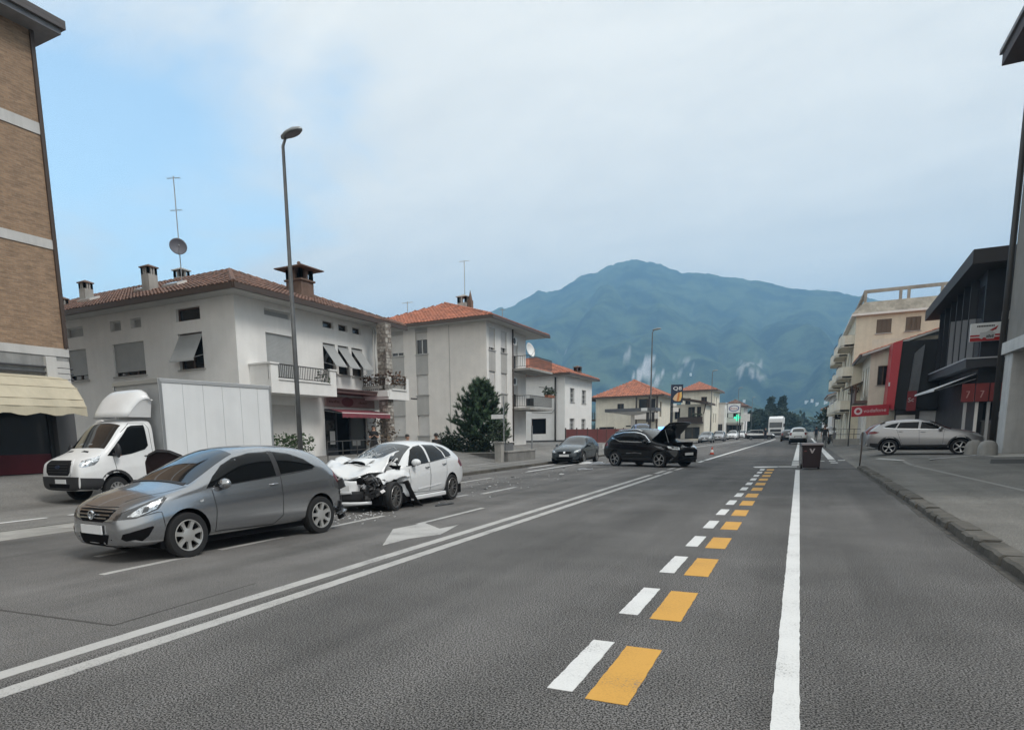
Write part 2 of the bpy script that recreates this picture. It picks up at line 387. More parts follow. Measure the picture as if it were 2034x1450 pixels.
for y0 in (25.8, 28.6): strip(-4.84, -4.68, y0, y0 + 1.9, MK_OLD); strip(-4.50, -4.34, y0 - .4, y0 + 1.5, MK_OLD)
strip(-4.5, -4.34, 35.4, 37, MK_W)
mark([(-4.52, 38), (-4.30, 38), (-3.25, 120), (-3.5, 120)], MK_W)
strip(-.055, .085, -6, 28.6, MK_W)                                   # parking edge line
for k in range(14):
    y0 = 3.66 + 1.885 * k; L = 1.08 if k < 3 else .98
    j = R.uniform(-.008, .008)
    strip(-1.305 + j, -1.145 + j, y0 + .05, y0 + L + .03, MK_W); strip(-1.045 - j, -.795 - j, y0 - .02, y0 + L - .02, MK_Y)
mark([(-1.55, 30.3), (-1.3, 30.2), (-.72, 30.75), (-.72, 31.3), (-1.3, 31.35), (-1.7, 31.1)], MK_W)
strip(-.70, -.02, 30.9, 31.35, MK_W)
for k in range(4): strip(-.22, .06, 32.2 + k * 1.15, 32.85 + k * 1.15, MK_W)
mark([(-.2, 37.2), (.05, 37.2), (.1, 96), (-.06, 96)], MK_W)
mark([(1.36, 38.6), (1.66, 38.6), (1.95, 125), (1.7, 125)], MK_W)
strip(1.34, 1.62, 34.4, 35.1, MK_W); strip(1.34, 1.62, 36.4, 37.2, MK_W)
strip(.8, 1.14, 36.3, 36.7, MK_W); strip(1.74, 2.04, 37.1, 37.6, MK_W)
strip(-7.44, -7.33, 4.95, 6.35, MK_OLD); strip(-7.44, -7.33, 6.8, 8.1, MK_OLD); strip(-7.44, -7.33, 8.7, 11.1, MK_OLD)
strip(-8.72, -8.58, 5.75, 6.2, MK_OLD); strip(-7.62, -7.48, 16.2, 18.6, MK_OLD); strip(-7.9, -7.78, 15.0, 15.9, MK_OLD)
strip(-6.10, -6.00, 10.2, 13.0, MK_OLD, .0045)
mark([(-6.13, 9.5), (-5.33, 7.96), (-5.30, 8.66), (-5.04, 9.2), (-5.3, 10.35), (-5.38, 9.8), (-6.0, 10.38)], MK_OLD, .0038)
mark([(-5.38, 8.7), (-5.33, 7.96), (-5.30, 8.66), (-5.36, 8.78)], MK_OLD, .003)
strip(-10.22, -10.08, 18.4, 22.6, MK_OLD); strip(-10.3, -10.16, 26.5, 37.5, MK_W); strip(-11.4, -11.26, 29.6, 33.4, MK_W)
mark([(-9.1, 68), (-8.9, 68), (-7.7, 108), (-7.95, 108)], MK_OLD)
strip(-14.42, -14.28, 29.2, 32.9, MK_OLD, .125)
strip(-14.42, -14.28, 3.2, 8.5, MK_W, .018); strip(-14.42, -14.28, 9.0, 11.4, MK_W, .018)
# reinstated trench edge in the left lane: a narrow tar seam
mark([(-6.9, 3.45), (-6.89, 3.425), (-5.2, 3.52), (-5.18, 3.55)], mat('seam', (.062, .058, .055), .9), .003, 'tar_seam')
mark([(-5.2, 3.55), (-5.18, 3.53), (-5.24, 5.3), (-5.25, 5.3)], MATS['seam'], .003, 'tar_seam')
gd_ = mat('gutter_grit', (.07, .065, .058), .95, var=.5, vs=6)
for k in range(14): mark([(1.97 + R.uniform(-.05, .03), -2 + k * 2.25), (2.055, -2 + k * 2.25), (2.055, .2 + k * 2.25), (1.97 + R.uniform(-.05, .03), .2 + k * 2.25)], gd_, .003, 'gutter_grit')
# parking bay line and dark repair patch on the right
PM = paint_mark('paint_bay', (.42, .41, .39), .4)
def gmark(pts, m, dz=.006, name='road_marking', seg=8):
    # follows the sloping ground: pts = quad
    (ax, ay), (bx, by), (cx_, cy_), (dx, dy) = pts; g = MB()
    for i in range(seg + 1):
        t = i / seg
        for p, q in (((ax, ay), (dx, dy)), ((bx, by), (cx_, cy_))):
            x = lerp(p[0], q[0], t); y = lerp(p[1], q[1], t); g.v.append((x, y, gz(x, y) + dz))
    for i in range(seg): g.f.append([2 * i, 2 * i + 1, 2 * i + 3, 2 * i + 2]); g.m.append(0)
    o = g.build(name, m)
    if o.data.polygons[0].normal.z < 0: o.data.flip_normals()
    return struct(o)
gmark([(3.1, 35.6), (3.3, 35.6), (3.8, 31.6), (3.6, 31.5)], PM); gmark([(4.6, 31.6), (4.6, 31.95), (7.0, 36.6), (7.0, 36.2)], PM)
gmark([(3.6, 31.3), (3.75, 31.3), (4.6, 12), (4.5, 12)], mat('seam_pale', (.25, .245, .23), .9), seg=20)
gmark([(6.0, 29.3), (6.9, 33.6), (9.4, 33.6), (9.4, 29.3)], mat('tar_patch', (.045, .044, .043), .9, var=.3, vs=8), name='tar_patch')
gmark([(7.0, 37.4), (7.05, 33.7), (9.5, 33.9), (9.5, 37.4)], wallmat('pale_paving', (.46, .44, .40), .12, .05), name='porch_paving')
gmark([(3.2, 33.2), (4.2, 36.6), (8, 36.9), (7.0, 33.6)], ASPH_P, .003, 'bay_surface')

# ------------------------------------------------------------------ mountain
SIL = [(-1.25, .10), (-.95, .13), (-.75, .15), (-.6, .16), (-.5, .165), (-.4228, .1767), (-.405, .1852), (-.3978, .1801), (-.3773, .1906), (-.3498, .2053), (-.3394, .2015), (-.3165, .2058), (-.2896, .2221), (-.2742, .2238),
       (-.2436, .2351), (-.219, .2377), (-.1813, .2286), (-.1555, .2141), (-.123, .211), (-.1, .2043), (-.0523, .1923), (-.0159, .1794), (.0189, .1741), (.0549, .1631), (.1326, .1341), (.2204, .0905), (.4, .05), (.7, .035)]
SCARS = [(-.1979, .0872, .021, .026), (-.2246, .1114, .006, .009), (-.188, .0696, .014, .011), (-.1442, .0933, .016, .006), (-.0638, .0846, .017, .015), (-.0539, .0708, .016, .005), (-.3159, .1184, .008, .003), (-.155, .0783, .006, .006)]
def prof(a):
    for (a0, h0), (a1, h1) in zip(SIL, SIL[1:]):
        if a0 <= a <= a1: return lerp(h0, h1, (a - a0) / (a1 - a0))
    return .03
FOOT, RIDGE, BACK = 1000.0, 3000.0, 4300.0
def mtn():
    g = MB(); na, nr = 620, 90; cols = []
    az = [lerp(-1.2, .7, i / na) for i in range(na + 1)]
    for a in az:
        H = prof(a) * RIDGE
        for j in range(nr + 1):
            t = j / nr
            r = lerp(FOOT, RIDGE, (t / .78)) if t <= .78 else lerp(RIDGE, BACK, (t - .78) / .22)
            x, y = math.sin(a) * r, math.cos(a) * r
            if t <= .78:
                q = t / .78; h = H * (.10 * q + .90 * q ** 1.45)
                amp = 150 * q * (1 - q) * 3.2
                n = noise.fractal(Vector((x / 420, y / 420, 3.1)), 1.0, 2.0, 5) ; spur = abs(noise.noise(Vector((a * 17 + noise.noise(Vector((x / 500, y / 500, 9))) * .8, r / 1500, 0)))) - .25
                h += amp * (n * .55 + spur * .8)
                h = min(h, H * r / RIDGE * .985) if q < .97 else h
                h += (noise.noise(Vector((x / 9, y / 9, 0))) * 5 + noise.noise(Vector((x / 30, y / 30, 4))) * 6) * (.35 + .65 * q)
            else:
                q = (t - .78) / .22; h = H * (1 - q * .75) + noise.noise(Vector((x / 9, y / 9, 0))) * 5 * (1 - q)
            g.v.append((x, y, CAM_H + h - 6 * (t < .02)))
            el = h / r; k = 0
            for sa, se, wa, we in SCARS:
                nz = noise.fractal(Vector((a * 150, el * 150, 7)), 1.0, 2.0, 5)
                d = ((a - sa) / wa) ** 2 + ((el - se) / we) ** 2
                k = max(k, sm(.14, -.14, d - .30 + nz * 1.8) * (1.0 if sa == -.1979 else .6) if d < 2.2 else 0)
            cols.append(k)
    for i in range(na):
        for j in range(nr):
            p = i * (nr + 1) + j; g.f.append([p, p + nr + 1, p + nr + 2, p + 1]); g.m.append(0)
    m = bpy.data.materials.new('forested_slope'); m.use_nodes = True; t = m.node_tree; b = t.nodes['Principled BSDF']
    co = N(t, 'ShaderNodeTexCoord'); n = N(t, 'ShaderNodeTexNoise', ins={'Scale': .009, 'Detail': 10.0, 'Roughness': .70}); t.links.new(co.outputs['Object'], n.inputs['Vector'])
    r = N(t, 'ShaderNodeValToRGB'); t.links.new(n.outputs[0], r.inputs[0]); e = r.color_ramp.elements
    e[0].position = .42; e[0].color = (.008, .018, .012, 1); e[1].position = .58; e[1].color = (.066, .094, .046, 1)
    at = N(t, 'ShaderNodeAttribute', attribute_name='bare_rock'); mx = N(t, 'ShaderNodeMix', data_type='RGBA'); t.links.new(at.outputs['Fac'], mx.inputs[0])
    t.links.new(r.outputs[0], mx.inputs[6]); mx.inputs[7].default_value = (.40, .39, .38, 1); t.links.new(mx.outputs[2], b.inputs['Base Color']); b.inputs['Roughness'].default_value = 1; b.inputs['Specular IOR Level'].default_value = 0
    o = g.build('mountain', m, smooth=True); at_ = o.data.attributes.new('bare_rock', 'FLOAT', 'POINT'); at_.data.foreach_set('value', cols)
    return struct(o)
MTN = mtn()

# ------------------------------------------------------------------ haze
hb = MB().box(-5200, 5200, -400, 5300, -3, 790)
hm = bpy.data.materials.new('air'); hm.use_nodes = True; t = hm.node_tree; t.nodes.clear()
vo = N(t, 'ShaderNodeVolumePrincipled'); vo.inputs['Color'].default_value = (.36, .66, 1.0, 1); vo.inputs['Density'].default_value = .00033; vo.inputs['Anisotropy'].default_value = .0
mo = N(t, 'ShaderNodeOutputMaterial'); t.links.new(vo.outputs[0], mo.inputs['Volume'])
hz = hb.build('haze', hm); hz['kind'] = 'stuff'
# ================================================================== BUILDINGS
STUC_W = wallmat('stucco_white', (.80, .79, .77), .05, .05)
STUC_G = wallmat('stucco_grey', (.74, .70, .655), .06, .06)
STUC_G2 = wallmat('stucco_band', (.44, .425, .405), .08, .1)
STUC_L = wallmat('stucco_light', (.77, .75, .72), .06, .06)
STUC_Y = wallmat('stucco_yellow', (.72, .66, .53), .08, .1)
STUC_C = wallmat('stucco_cream', (.76, .71, .60), .08, .12)
SHUT = mat('roller_shutter', (.40, .41, .41), .55, var=.08, vs=2)
SHUT_L = mat('roller_shutter_light', (.62, .60, .575), .55, var=.06, vs=2)
FRAME = mat('window_frame', (.62, .62, .61), .4)
FRAME_B = mat('window_frame_brown', (.085, .05, .032), .5)
SILL = wallmat('sill_stone', (.46, .45, .43), .15, .2)
TILE = mat('roof_tile', (.30, .135, .085), .85, var=.55, vs=2.2, tint=(.11, .062, .048))
TILE_O = mat('roof_tile_orange', (.40, .150, .088), .85, var=.5, vs=2.0, tint=(.20, .085, .058))
TILE_D = mat('roof_tile_dark', (.19, .105, .078), .9, var=.6, vs=1.8, tint=(.075, .052, .043))
GUTTER = mat('gutter_brown', (.065, .045, .036), .5)
SOFFIT = wallmat('soffit', (.50, .50, .485), .06, .05)
RAILM = mat('railing_metal', (.075, .072, .07), .5, .4)
CLAY = wallmat('chimney_clay', (.20, .135, .105), .3, .25)
CHIMG = wallmat('chimney_render', (.40, .385, .36), .2, .25)
TERRA = mat('terracotta', (.34, .14, .08), .8)

class Fac:
    """vertical facade plane: origin, direction along it, outward normal to the right of the direction"""
    def __init__(s, x, y, dx, dy):
        l = math.hypot(dx, dy); s.o = Vector((x, y, 0)); s.d = Vector((dx / l, dy / l, 0)); s.n = Vector((s.d.y, -s.d.x, 0))
    def P(s, u, v, o=0.0): return s.o + s.d * u + s.n * o + Vector((0, 0, v))
    def box(s, b, u0, u1, v0, v1, o0, o1, m=0):
        vs = [s.P(u, v, o) for v in (v0, v1) for u, o in ((u0, o0), (u1, o0), (u1, o1), (u0, o1))]
        return b.add(vs, [(0, 1, 2, 3), (7, 6, 5, 4), (0, 4, 5, 1), (1, 5, 6, 2), (2, 6, 7, 3), (3, 7, 4, 0)], m)
    def wall(s, root, L, z0, z1, holes, m, depth=.22, name='wall', u0=0.0):
        us = sorted({u0, L, *[h[0] for h in holes], *[h[1] for h in holes]}); vs = sorted({z0, z1, *[h[2] for h in holes], *[h[3] for h in holes]})
        b = MB()
        for i in range(len(us) - 1):
            for j in range(len(vs) - 1):
                um, vm = (us[i] + us[i + 1]) / 2, (vs[j] + vs[j + 1]) / 2
                if any(h[0] < um < h[1] and h[2] < vm < h[3] for h in holes): continue
                b.quad(s.P(us[i], vs[j]), s.P(us[i + 1], vs[j]), s.P(us[i + 1], vs[j + 1]), s.P(us[i], vs[j + 1]))
        for h in holes:
            a, c, d, e = h[:4]; D = -depth
            b.quad(s.P(a, d), s.P(a, e), s.P(a, e, D), s.P(a, d, D)); b.quad(s.P(c, d, D), s.P(c, e, D), s.P(c, e), s.P(c, d))
            b.quad(s.P(a, e), s.P(c, e), s.P(c, e, D), s.P(a, e, D)); b.quad(s.P(a, d, D), s.P(c, d, D), s.P(c, d), s.P(a, d))
        return b.build(name, m, root, world=True)

def slats(F, u0, u1, va, oa, vb, ob, pitch=.055):
    """a shutter curtain of interlocking slats from (va, oa) down to (vb, ob)"""
    b = MB(); n = max(2, int(math.hypot(va - vb, oa - ob) / pitch)); nrm = Vector((vb - va, ob - oa)).normalized()
    dv, do = nrm.y, -nrm.x   # outward in (v,o)
    pts = []
    for i in range(n):
        for t, k in ((0, .0), (.12, .012), (.88, .012), (1.0, .0)):
            q = (i + t) / n; pts.append((lerp(va, vb, q) + dv * k, lerp(oa, ob, q) + do * k))
    for v, o in pts: b.v += [F.P(u0, v, o), F.P(u1, v, o)]
    for i in range(len(pts) - 1): b.f.append([2 * i, 2 * i + 2, 2 * i + 3, 2 * i + 1]); b.m.append(0)
    # thickness: bottom rail
    F.box(b, u0, u1, vb - .04, vb + .03, ob - .02, ob + .02)
    return b

def window(root, F, u0, u1, v0, v1, D=.22, shut=0.0, tilt=0.0, shm=None, fm=None, mull=1, sill=True, gl=None, bars=0, name='window', sillm=None):
    fm = fm or FRAME; b = MB(); t = .055; o0, o1 = -D + .015, -D + .075
    F.box(b, u0, u0 + t, v0, v1, o0, o1); F.box(b, u1 - t, u1, v0, v1, o0, o1); F.box(b, u0 + t, u1 - t, v1 - t, v1, o0, o1 - .002); F.box(b, u0 + t, u1 - t, v0, v0 + t, o0, o1 - .002)
    for k in range(1, mull + 1):
        um = lerp(u0, u1, k / (mull + 1)); F.box(b, um - t * .7, um + t * .7, v0 + t, v1 - t, o0, o1 + .004)
    for k in range(1, bars + 1):
        vm = lerp(v0, v1, k / (bars + 1)); F.box(b, u0 + t, u1 - t, vm - .02, vm + .02, o0, o1 - .01)
    W = b.build(name, fm, root, world=True)
    g = MB(); g.quad(F.P(u0, v0, -D + .03), F.P(u1, v0, -D + .03), F.P(u1, v1, -D + .03), F.P(u0, v1, -D + .03)); g.build('pane', gl or GLASS, W)
    if shut > 0:
        oo = -D * .42
        if tilt: c = slats(F, u0 + .03, u1 - .03, v1 - .06, oo, v1 - .06 - (v1 - v0) * shut * math.sqrt(max(.1, 1 - (tilt / ((v1 - v0) * shut)) ** 2)), oo + tilt)
        else: c = slats(F, u0 + .012, u1 - .012, v1, oo, v1 - (v1 - v0) * shut, oo)
        c.build('shutter', shm or SHUT, W)
        if tilt:
            a = MB()
            for uu in (u0 + .04, u1 - .04):
                a.bar(F.P(uu, v1 - .9, oo), F.P(uu, v1 - .06 - (v1 - v0) * shut * .8, oo + tilt * .93), .025, .025)
            a.build('shutter_stay', STEEL, W)
    if sill:
        k = MB(); F.box(k, u0 - .08, u1 + .08, v0 - .06, v0, -D + .02, .07); k.build('sill', sillm or SILL, W)
    return W

def roof_plane(root, pts, m, tile=(.22, .38), thick=.10, ridge=None):
    """a tiled roof slope; pts[0]->pts[1] is the eave, counter-clockwise seen from above"""
    p = [Vector(q) for q in pts]; ex = (p[1] - p[0]).normalized(); nz = (p[1] - p[0]).cross(p[2] - p[1]).normalized(); ey = nz.cross(ex)
    q2 = [((q - p[0]).dot(ex), (q - p[0]).dot(ey)) for q in p]
    s = MB(); n = len(p); dn = -nz * thick
    s.add([q for q in p] + [q + dn for q in p], [list(range(n)), list(range(n, 2 * n))[::-1]] + [[i, n + i, n + (i + 1) % n, (i + 1) % n] for i in range(n)])
    slab = s.build('roof', SOFFIT, root, world=True)
    t = MB(); smin, smax = min(a for a, b in q2), max(a for a, b in q2); nc = max(1, int((smax - smin) / tile[0])); wd = (smax - smin) / nc; rr = random.Random(len(t.v) + int(smax * 10))
    for i in range(nc):
        sc = smin + (i + .5) * wd; ts = []
        for k in range(n):
            (a0, b0), (a1, b1) = q2[k], q2[(k + 1) % n]
            if (a0 - sc) * (a1 - sc) < 0: ts.append(b0 + (b1 - b0) * (sc - a0) / (a1 - a0))
        if len(ts) < 2: continue
        t0, t1 = min(ts) - .06, max(ts)
        tt = t0
        while tt < t1 - .02:
            e = min(tt + tile[1] * 1.06, t1); j = rr.uniform(-.012, .012); jz = rr.uniform(0, .012)
            base = len(t.v)
            for end, lift in ((tt, .03 + jz), (e, .006)):
                for x, h in ((-.5, 0), (-.3, .035), (0, .052), (.3, .035), (.5, 0)):
                    t.v.append(tuple(p[0] + ex * (sc + x * wd * 1.02 + j * (x != 0)) + ey * end + nz * (h * wd / .22 + lift)))
            for x in range(4): t.f.append([base + x, base + x + 1, base + 6 + x, base + 5 + x]); t.m.append(0)
            t.f.append([base + 4, base + 3, base + 2, base + 1, base]); t.m.append(0)
            tt += tile[1]
    o = t.build('roof_tiles', m, slab); o['kind'] = 'stuff'
    return slab
def ridge_line(root, a, b, m, r=.11):
    a = Vector(a); b = Vector(b); L = (b - a).length; n = max(1, int(L / .42)); t = MB()
    for i in range(n):
        p, q = a.lerp(b, i / n), a.lerp(b, (i + 1) / n); t.tube([p + Vector((0, 0, .01)), q + Vector((0, 0, .035))], [r, r * 1.12], 8)
    return t.build('ridge_tiles', m, root, world=True)
def hip_roof(root, x0, x1, y0, y1, ze, apex, m, tile=(.22, .38), planes='SE', gut=True):
    """apex: list of one or two ridge points (west to east)"""
    A = apex; aw, ae = A[0], A[-1]
    sw, se, ne, nw = (x0, y0, ze), (x1, y0, ze), (x1, y1, ze), (x0, y1, ze)
    if 'S' in planes: roof_plane(root, [sw, se, ae] + ([aw] if len(A) > 1 else []), m, tile)
    if 'E' in planes: roof_plane(root, [se, ne, ae], m, tile)
    if 'N' in planes: roof_plane(root, [ne, nw, aw] + ([ae] if len(A) > 1 else []), m, (.5, 1.0))
    if 'W' in planes: roof_plane(root, [nw, sw, aw], m, (.5, 1.0) if 'w' not in planes else tile)
    ridge_line(root, se, ae, m); ridge_line(root, ne, ae, m)
    if len(A) > 1: ridge_line(root, aw, ae, m)
    if gut:
        g = MB(); d = .06
        g.box(x0 - d, x1 + d, y0 - d - .05, y0 - .002, ze - .22, ze - .01); g.box(x1 + .002, x1 + d + .05, y0 - d, y1 + d, ze - .22, ze - .01)
        g.build('gutter', GUTTER, root, world=True)
def soffit(root, x0, x1, y0, y1, z, m=None):
    b = MB().box(x0, x1, y0, y1, z - .06, z); return b.build('soffit', m or SOFFIT, root, world=True)
def chimney(root, x, y, z0, z1, wd, m, capm, big=False, ns=2):
    b = MB(); hs = z1 - .10 - wd * .55
    b.box(x - wd / 2, x + wd / 2, y - wd / 2, y + wd / 2, z0, hs)
    if big: b.box(x - wd * .58, x + wd * .58, y - wd * .58, y + wd * .58, hs - .02, hs + .06)
    t = wd * .17; e = wd * .5
    for k in range(ns + 1):
        q = lerp(-e + t / 2, e - t / 2, k / ns)
        for px_, py_ in ((q, -e + t / 2), (q, e - t / 2), (-e + t / 2, q), (e - t / 2, q)):
            b.box(x + px_ - t / 2, x + px_ + t / 2, y + py_ - t / 2, y + py_ + t / 2, hs, z1 - .08)
    c = b.build('chimney', m, root, world=True)
    k = MB(); w2 = wd * (.92 if big else .62)
    k.add([(x - w2, y - w2, z1 - .08), (x + w2, y - w2, z1 - .08), (x + w2, y + w2, z1 - .08), (x - w2, y + w2, z1 - .08), (x - w2, y - w2, z1 - .03), (x + w2, y - w2, z1 - .03), (x + w2, y + w2, z1 - .03), (x - w2, y + w2, z1 - .03), (x, y, z1 + wd * .22)],
          [(3, 2, 1, 0), (0, 1, 5, 4), (1, 2, 6, 5), (2, 3, 7, 6), (3, 0, 4, 7), (4, 5, 8), (5, 6, 8), (6, 7, 8), (7, 4, 8)])
    if big: k.ball((x, y, z1 + wd * .3), .09, 8, 6)
    k.build('chimney_cap', capm, c)
    return c
def railing(root, F, u0, u1, v0, v1, o, m=None, step=.11, name='railing', top=True, rad=.011):
    b = MB(); n = max(2, int((u1 - u0) / step))
    for i in range(n + 1):
        u = lerp(u0, u1, i / n); F.box(b, u - rad, u + rad, v0, v1, o - rad, o + rad)
    if top: F.box(b, u0 - .02, u1 + .02, v1, v1 + .04, o - .025, o + .025)
    F.box(b, u0, u1, v0 - .03, v0, o - .015, o + .015)
    return b.build(name, m or RAILM, root, world=True)
def downpipe(root, pts, r=.05, m=None, name='downpipe'):
    return MB().tube(pts, r, 8).build(name, m or GUTTER, root, smooth=True, world=True)
LEAF = mat('leaf_green', (.05, .085, .03), .6, var=.6, vs=9, tint=(.02, .04, .014))
LEAF_D = mat('leaf_dark', (.030, .052, .022), .6, var=.6, vs=5, tint=(.013, .026, .012))
LEAF_R = mat('leaf_reddish', (.12, .05, .035), .65, var=.5, vs=9, tint=(.04, .045, .02))
def leafcloud(b, c, r, n, size, rnd, sc=(1, 1, 1), m=0):
    for _ in range(n):
        while True:
            p = Vector((rnd.uniform(-1, 1), rnd.uniform(-1, 1), rnd.uniform(-1, 1)))
            if p.length <= 1: break
        p = Vector((p.x * sc[0], p.y * sc[1], p.z * sc[2])) * r + Vector(c)
        a = Vector((rnd.gauss(0, 1), rnd.gauss(0, 1), rnd.gauss(0, .7))).normalized(); q = a.orthogonal().normalized(); s = size * rnd.uniform(.6, 1.3)
        q = (Matrix.Rotation(rnd.uniform(0, 6.3), 3, a) @ q)
        b.add([p - a * s * .1, p + a * s * .45 + q * s * .3, p + a * s, p + a * s * .45 - q * s * .3], [(0, 1, 2, 3)], m)
def planter(name, label, cat, x, y, z, wdt, dep, hgt, lm, n, potm, group=None, size=.12, top=.5, seed=1):
    t = thing(name, label, cat, (x, y, z), 0, group); b = MB(); b.box(-wdt / 2, wdt / 2, -dep / 2, dep / 2, 0, hgt); b.build('pot', potm, t)
    f = MB(); rr = random.Random(seed)
    for k in range(max(1, int(wdt / .35))):
        leafcloud(f, (lerp(-wdt / 2, wdt / 2, (k + .5) / max(1, int(wdt / .35))), 0, hgt + top * .45), top * .6, n, size, rr)
    f.build('leaves', lm, t); return t

# ---------------------------------------------------------------- white corner house with the shop
h1 = thing('corner_house', 'white two storey house with tilted shutters, balconies and a tiled hip roof behind the lorry', 'house', (-20.4, 20.5, .3))
X1, Y1, ZE = -20.4, 20.5, 7.42
FS = Fac(-37, Y1, 1, 0); FE = Fac(X1, Y1, 0, 1)                       # side and street facades
def side(u): return u + 37
sh = [(side(-31.3), side(-30.0), 6.56, 7.02), (side(-28.04), side(-27.31), 6.58, 7.02), (side(-26.66), side(-25.96), 6.6, 7.03), (side(-23.75), side(-22.32), 6.6, 7.12)]
sw_ = [(side(-31.4), side(-29.95), 4.58, 6.0), (side(-28.02), side(-25.92), 4.58, 6.02), (side(-23.76), side(-22.3), 4.62, 6.1)]
FS.wall(h1, 16.6, .2, ZE, sh + sw_, STUC_G if False else STUC_W)
for i, (a, b_, c, d) in enumerate(sh): window(h1, FS, a, b_, c, d, mull=0, sill=False, gl=GLASS if i == 3 else SHUT, fm=FRAME_B if i == 3 else FRAME, name='attic_window')
window(h1, FS, *sw_[0], shut=.80, mull=1, fm=FRAME_B); window(h1, FS, *sw_[1], shut=.84, mull=2, fm=FRAME_B); window(h1, FS, *sw_[2], shut=.86, tilt=.62, mull=1, fm=FRAME_B, shm=SHUT)
eh = [(1.7, 3.45, 6.82, 7.12), (5.62, 6.45, 6.83, 7.13), (6.85, 7.6, 6.83, 7.13), (8.0, 8.75, 6.83, 7.13), (1.7, 3.45, 3.62, 6.12), (5.55, 6.5, 4.72, 6.12), (6.72, 7.6, 4.72, 6.12), (7.85, 8.8, 4.72, 6.12),
      (1.75, 3.4, 1.2, 3.1), (5.4, 9.0, .62, 3.02)]
FE.wall(h1, 9.8, .2, ZE, eh, STUC_W)
window(h1, FE, *eh[0], mull=0, sill=False, gl=SHUT, name='attic_window')
for q in eh[1:4]: window(h1, FE, *q, mull=0, sill=False, gl=GLASS, fm=FRAME_B, name='attic_window')
window(h1, FE, *eh[4], shut=.98, mull=1, sill=False, name='balcony_door')
for q in eh[5:8]: window(h1, FE, *q, shut=.93, tilt=.78, mull=0, fm=FRAME_B, shm=SHUT)
window(h1, FE, *eh[8], shut=.97, mull=0, shm=SHUT_L)
MB().add([FE.P(9.8, .2, -.001), FE.P(9.8, ZE, -.001), (-30, 30.3, ZE), (-30, 30.3, .2)], [(0, 1, 2, 3)]).build('wall', STUC_W, h1, world=True)
# recess wall behind the stone column, ends the street front
FR = Fac(-21.6, 30.3, 0, 1); FR.wall(h1, 1.7, .2, ZE, [], STUC_W)
soffit(h1, -37.5, -19.6, 19.75, 32.3, ZE + .001)
hip_roof(h1, -37.8, -19.55, 19.7, 32.3, ZE + .16, [(-37.8, 26.0, 10.02), (-26.0, 26.0, 10.05)], TILE_D)
# skylights on the side slope
for xx, k in ((-32.0, .42), (-28.4, .5), (-25.8, .42)):
    yy = lerp(19.7, 26, k); z = lerp(ZE + .16, 10.03, k); a = math.atan2(10.03 - ZE - .16, 6.3)
    T = Matrix.Rotation(a, 4, 'X'); b = MB(); b.obox((xx, yy, z + .12), (1.0, .62, .12), m=0, mtx=T); o = b.build('skylight', mat('skylight_frame', (.62, .6, .57), .4), h1, world=True)
    MB().obox((xx, yy, z + .186), (.84, .48, .014), mtx=T).build('pane', mat('skylight_pane', (.30, .33, .35), .1), o)
chimney(h1, -34.2, 22.4, 8.0, 9.05, .40, CHIMG, CLAY); chimney(h1, -32.2, 22.4, 8.0, 9.6, .46, CHIMG, CLAY, ns=3); chimney(h1, -27.25, 22.2, 8.0, 9.65, .5, CHIMG, CLAY, ns=3)
chimney(h1, -30.9, 27.3, 9.2, 11.0, .6, CHIMG, CHIMG); chimney(h1, -21.95, 26.5, 8.0, 9.72, .92, CLAY, CLAY, big=True)
# balcony over the yard
b = MB(); FE.box(b, .62, 4.95, 3.50, 3.64, 0, 1.15); FE.box(b, .62, 4.95, 3.64, 4.04, 1.03, 1.15); FE.box(b, .62, .76, 3.64, 4.66, 0, 1.03); FE.box(b, 4.52, 4.95, 4.04, 4.66, .9, 1.15); FE.box(b, .62, 1.05, 4.04, 4.66, 1.0, 1.15)
FE.box(b, .55, 1.1, 4.66, 4.72, -.0, 1.2); FE.box(b, 4.45, 5.0, 4.66, 4.72, .85, 1.2); FE.box(b, 1.05, 4.52, 4.04, 4.10, .98, 1.2)
bal = b.build('balcony', STUC_W, h1, world=True)
railing(bal, FE, 1.08, 4.45, 4.16, 4.66, 1.09)
# awning, sign band and canopy over the shop
b = MB(); FE.box(b, 5.25, 10.6, 3.72, 3.86, 0, .95); FE.box(b, 5.2, 10.65, 3.86, 3.92, -.0, 1.0); b.build('shop_canopy', mat('canopy_brown', (.10, .055, .05), .6, var=.2), h1, world=True)
sg = MB(); FE.box(sg, 5.45, 9.55, 3.14, 3.60, .0, .12); SG = sg.build('shop_sign', mat('sign_rose', (.30, .20, .185), .6, var=.15, vs=1), h1, world=True)
ov = MB(); n = 24; cu = 7.15
ov.add([FE.P(cu + math.cos(2 * pi * i / n) * .5, 3.38 + math.sin(2 * pi * i / n) * .235, .128) for i in range(n)], [list(range(n))]); ov.build('sign_oval', mat('sign_maroon', (.13, .02, .025), .4), SG)
TXT = mat('sign_lettering', (.12, .06, .055), .6)
for i, uu in enumerate((6.05, 8.5)):
    l = MB(); rr = random.Random(i)
    for k in range(6 if i else 7): FE.box(l, uu - .4 + k * .125, uu - .33 + k * .125, 3.31, 3.38 + rr.choice((0, .03, .06)), .122, .128)
    l.build('sign_lettering', TXT, SG)
b = MB(); FE.box(b, 9.62, 10.4, 3.06, 3.62, -.4, .05); b.build('light_panel', mat('milk_glass', (.66, .64, .62), .3), h1, world=True)
AWR = mat('awning_burgundy', (.20, .045, .06), .8, var=.25, vs=2)
a = MB(); nn = 22
for i in range(nn + 1):
    u = lerp(5.05, 9.35, i / nn); a.v += [FE.P(u + .6 * (1 - i / nn), 3.02, .06), FE.P(lerp(5.0, 9.05, i / nn) - .35, 2.77, 1.62), FE.P(lerp(5.0, 9.05, i / nn) - .35, 2.74, 1.64), FE.P(lerp(5.0, 9.05, i / nn) - .35, 2.52 + .035 * (i % 2), 1.645)]
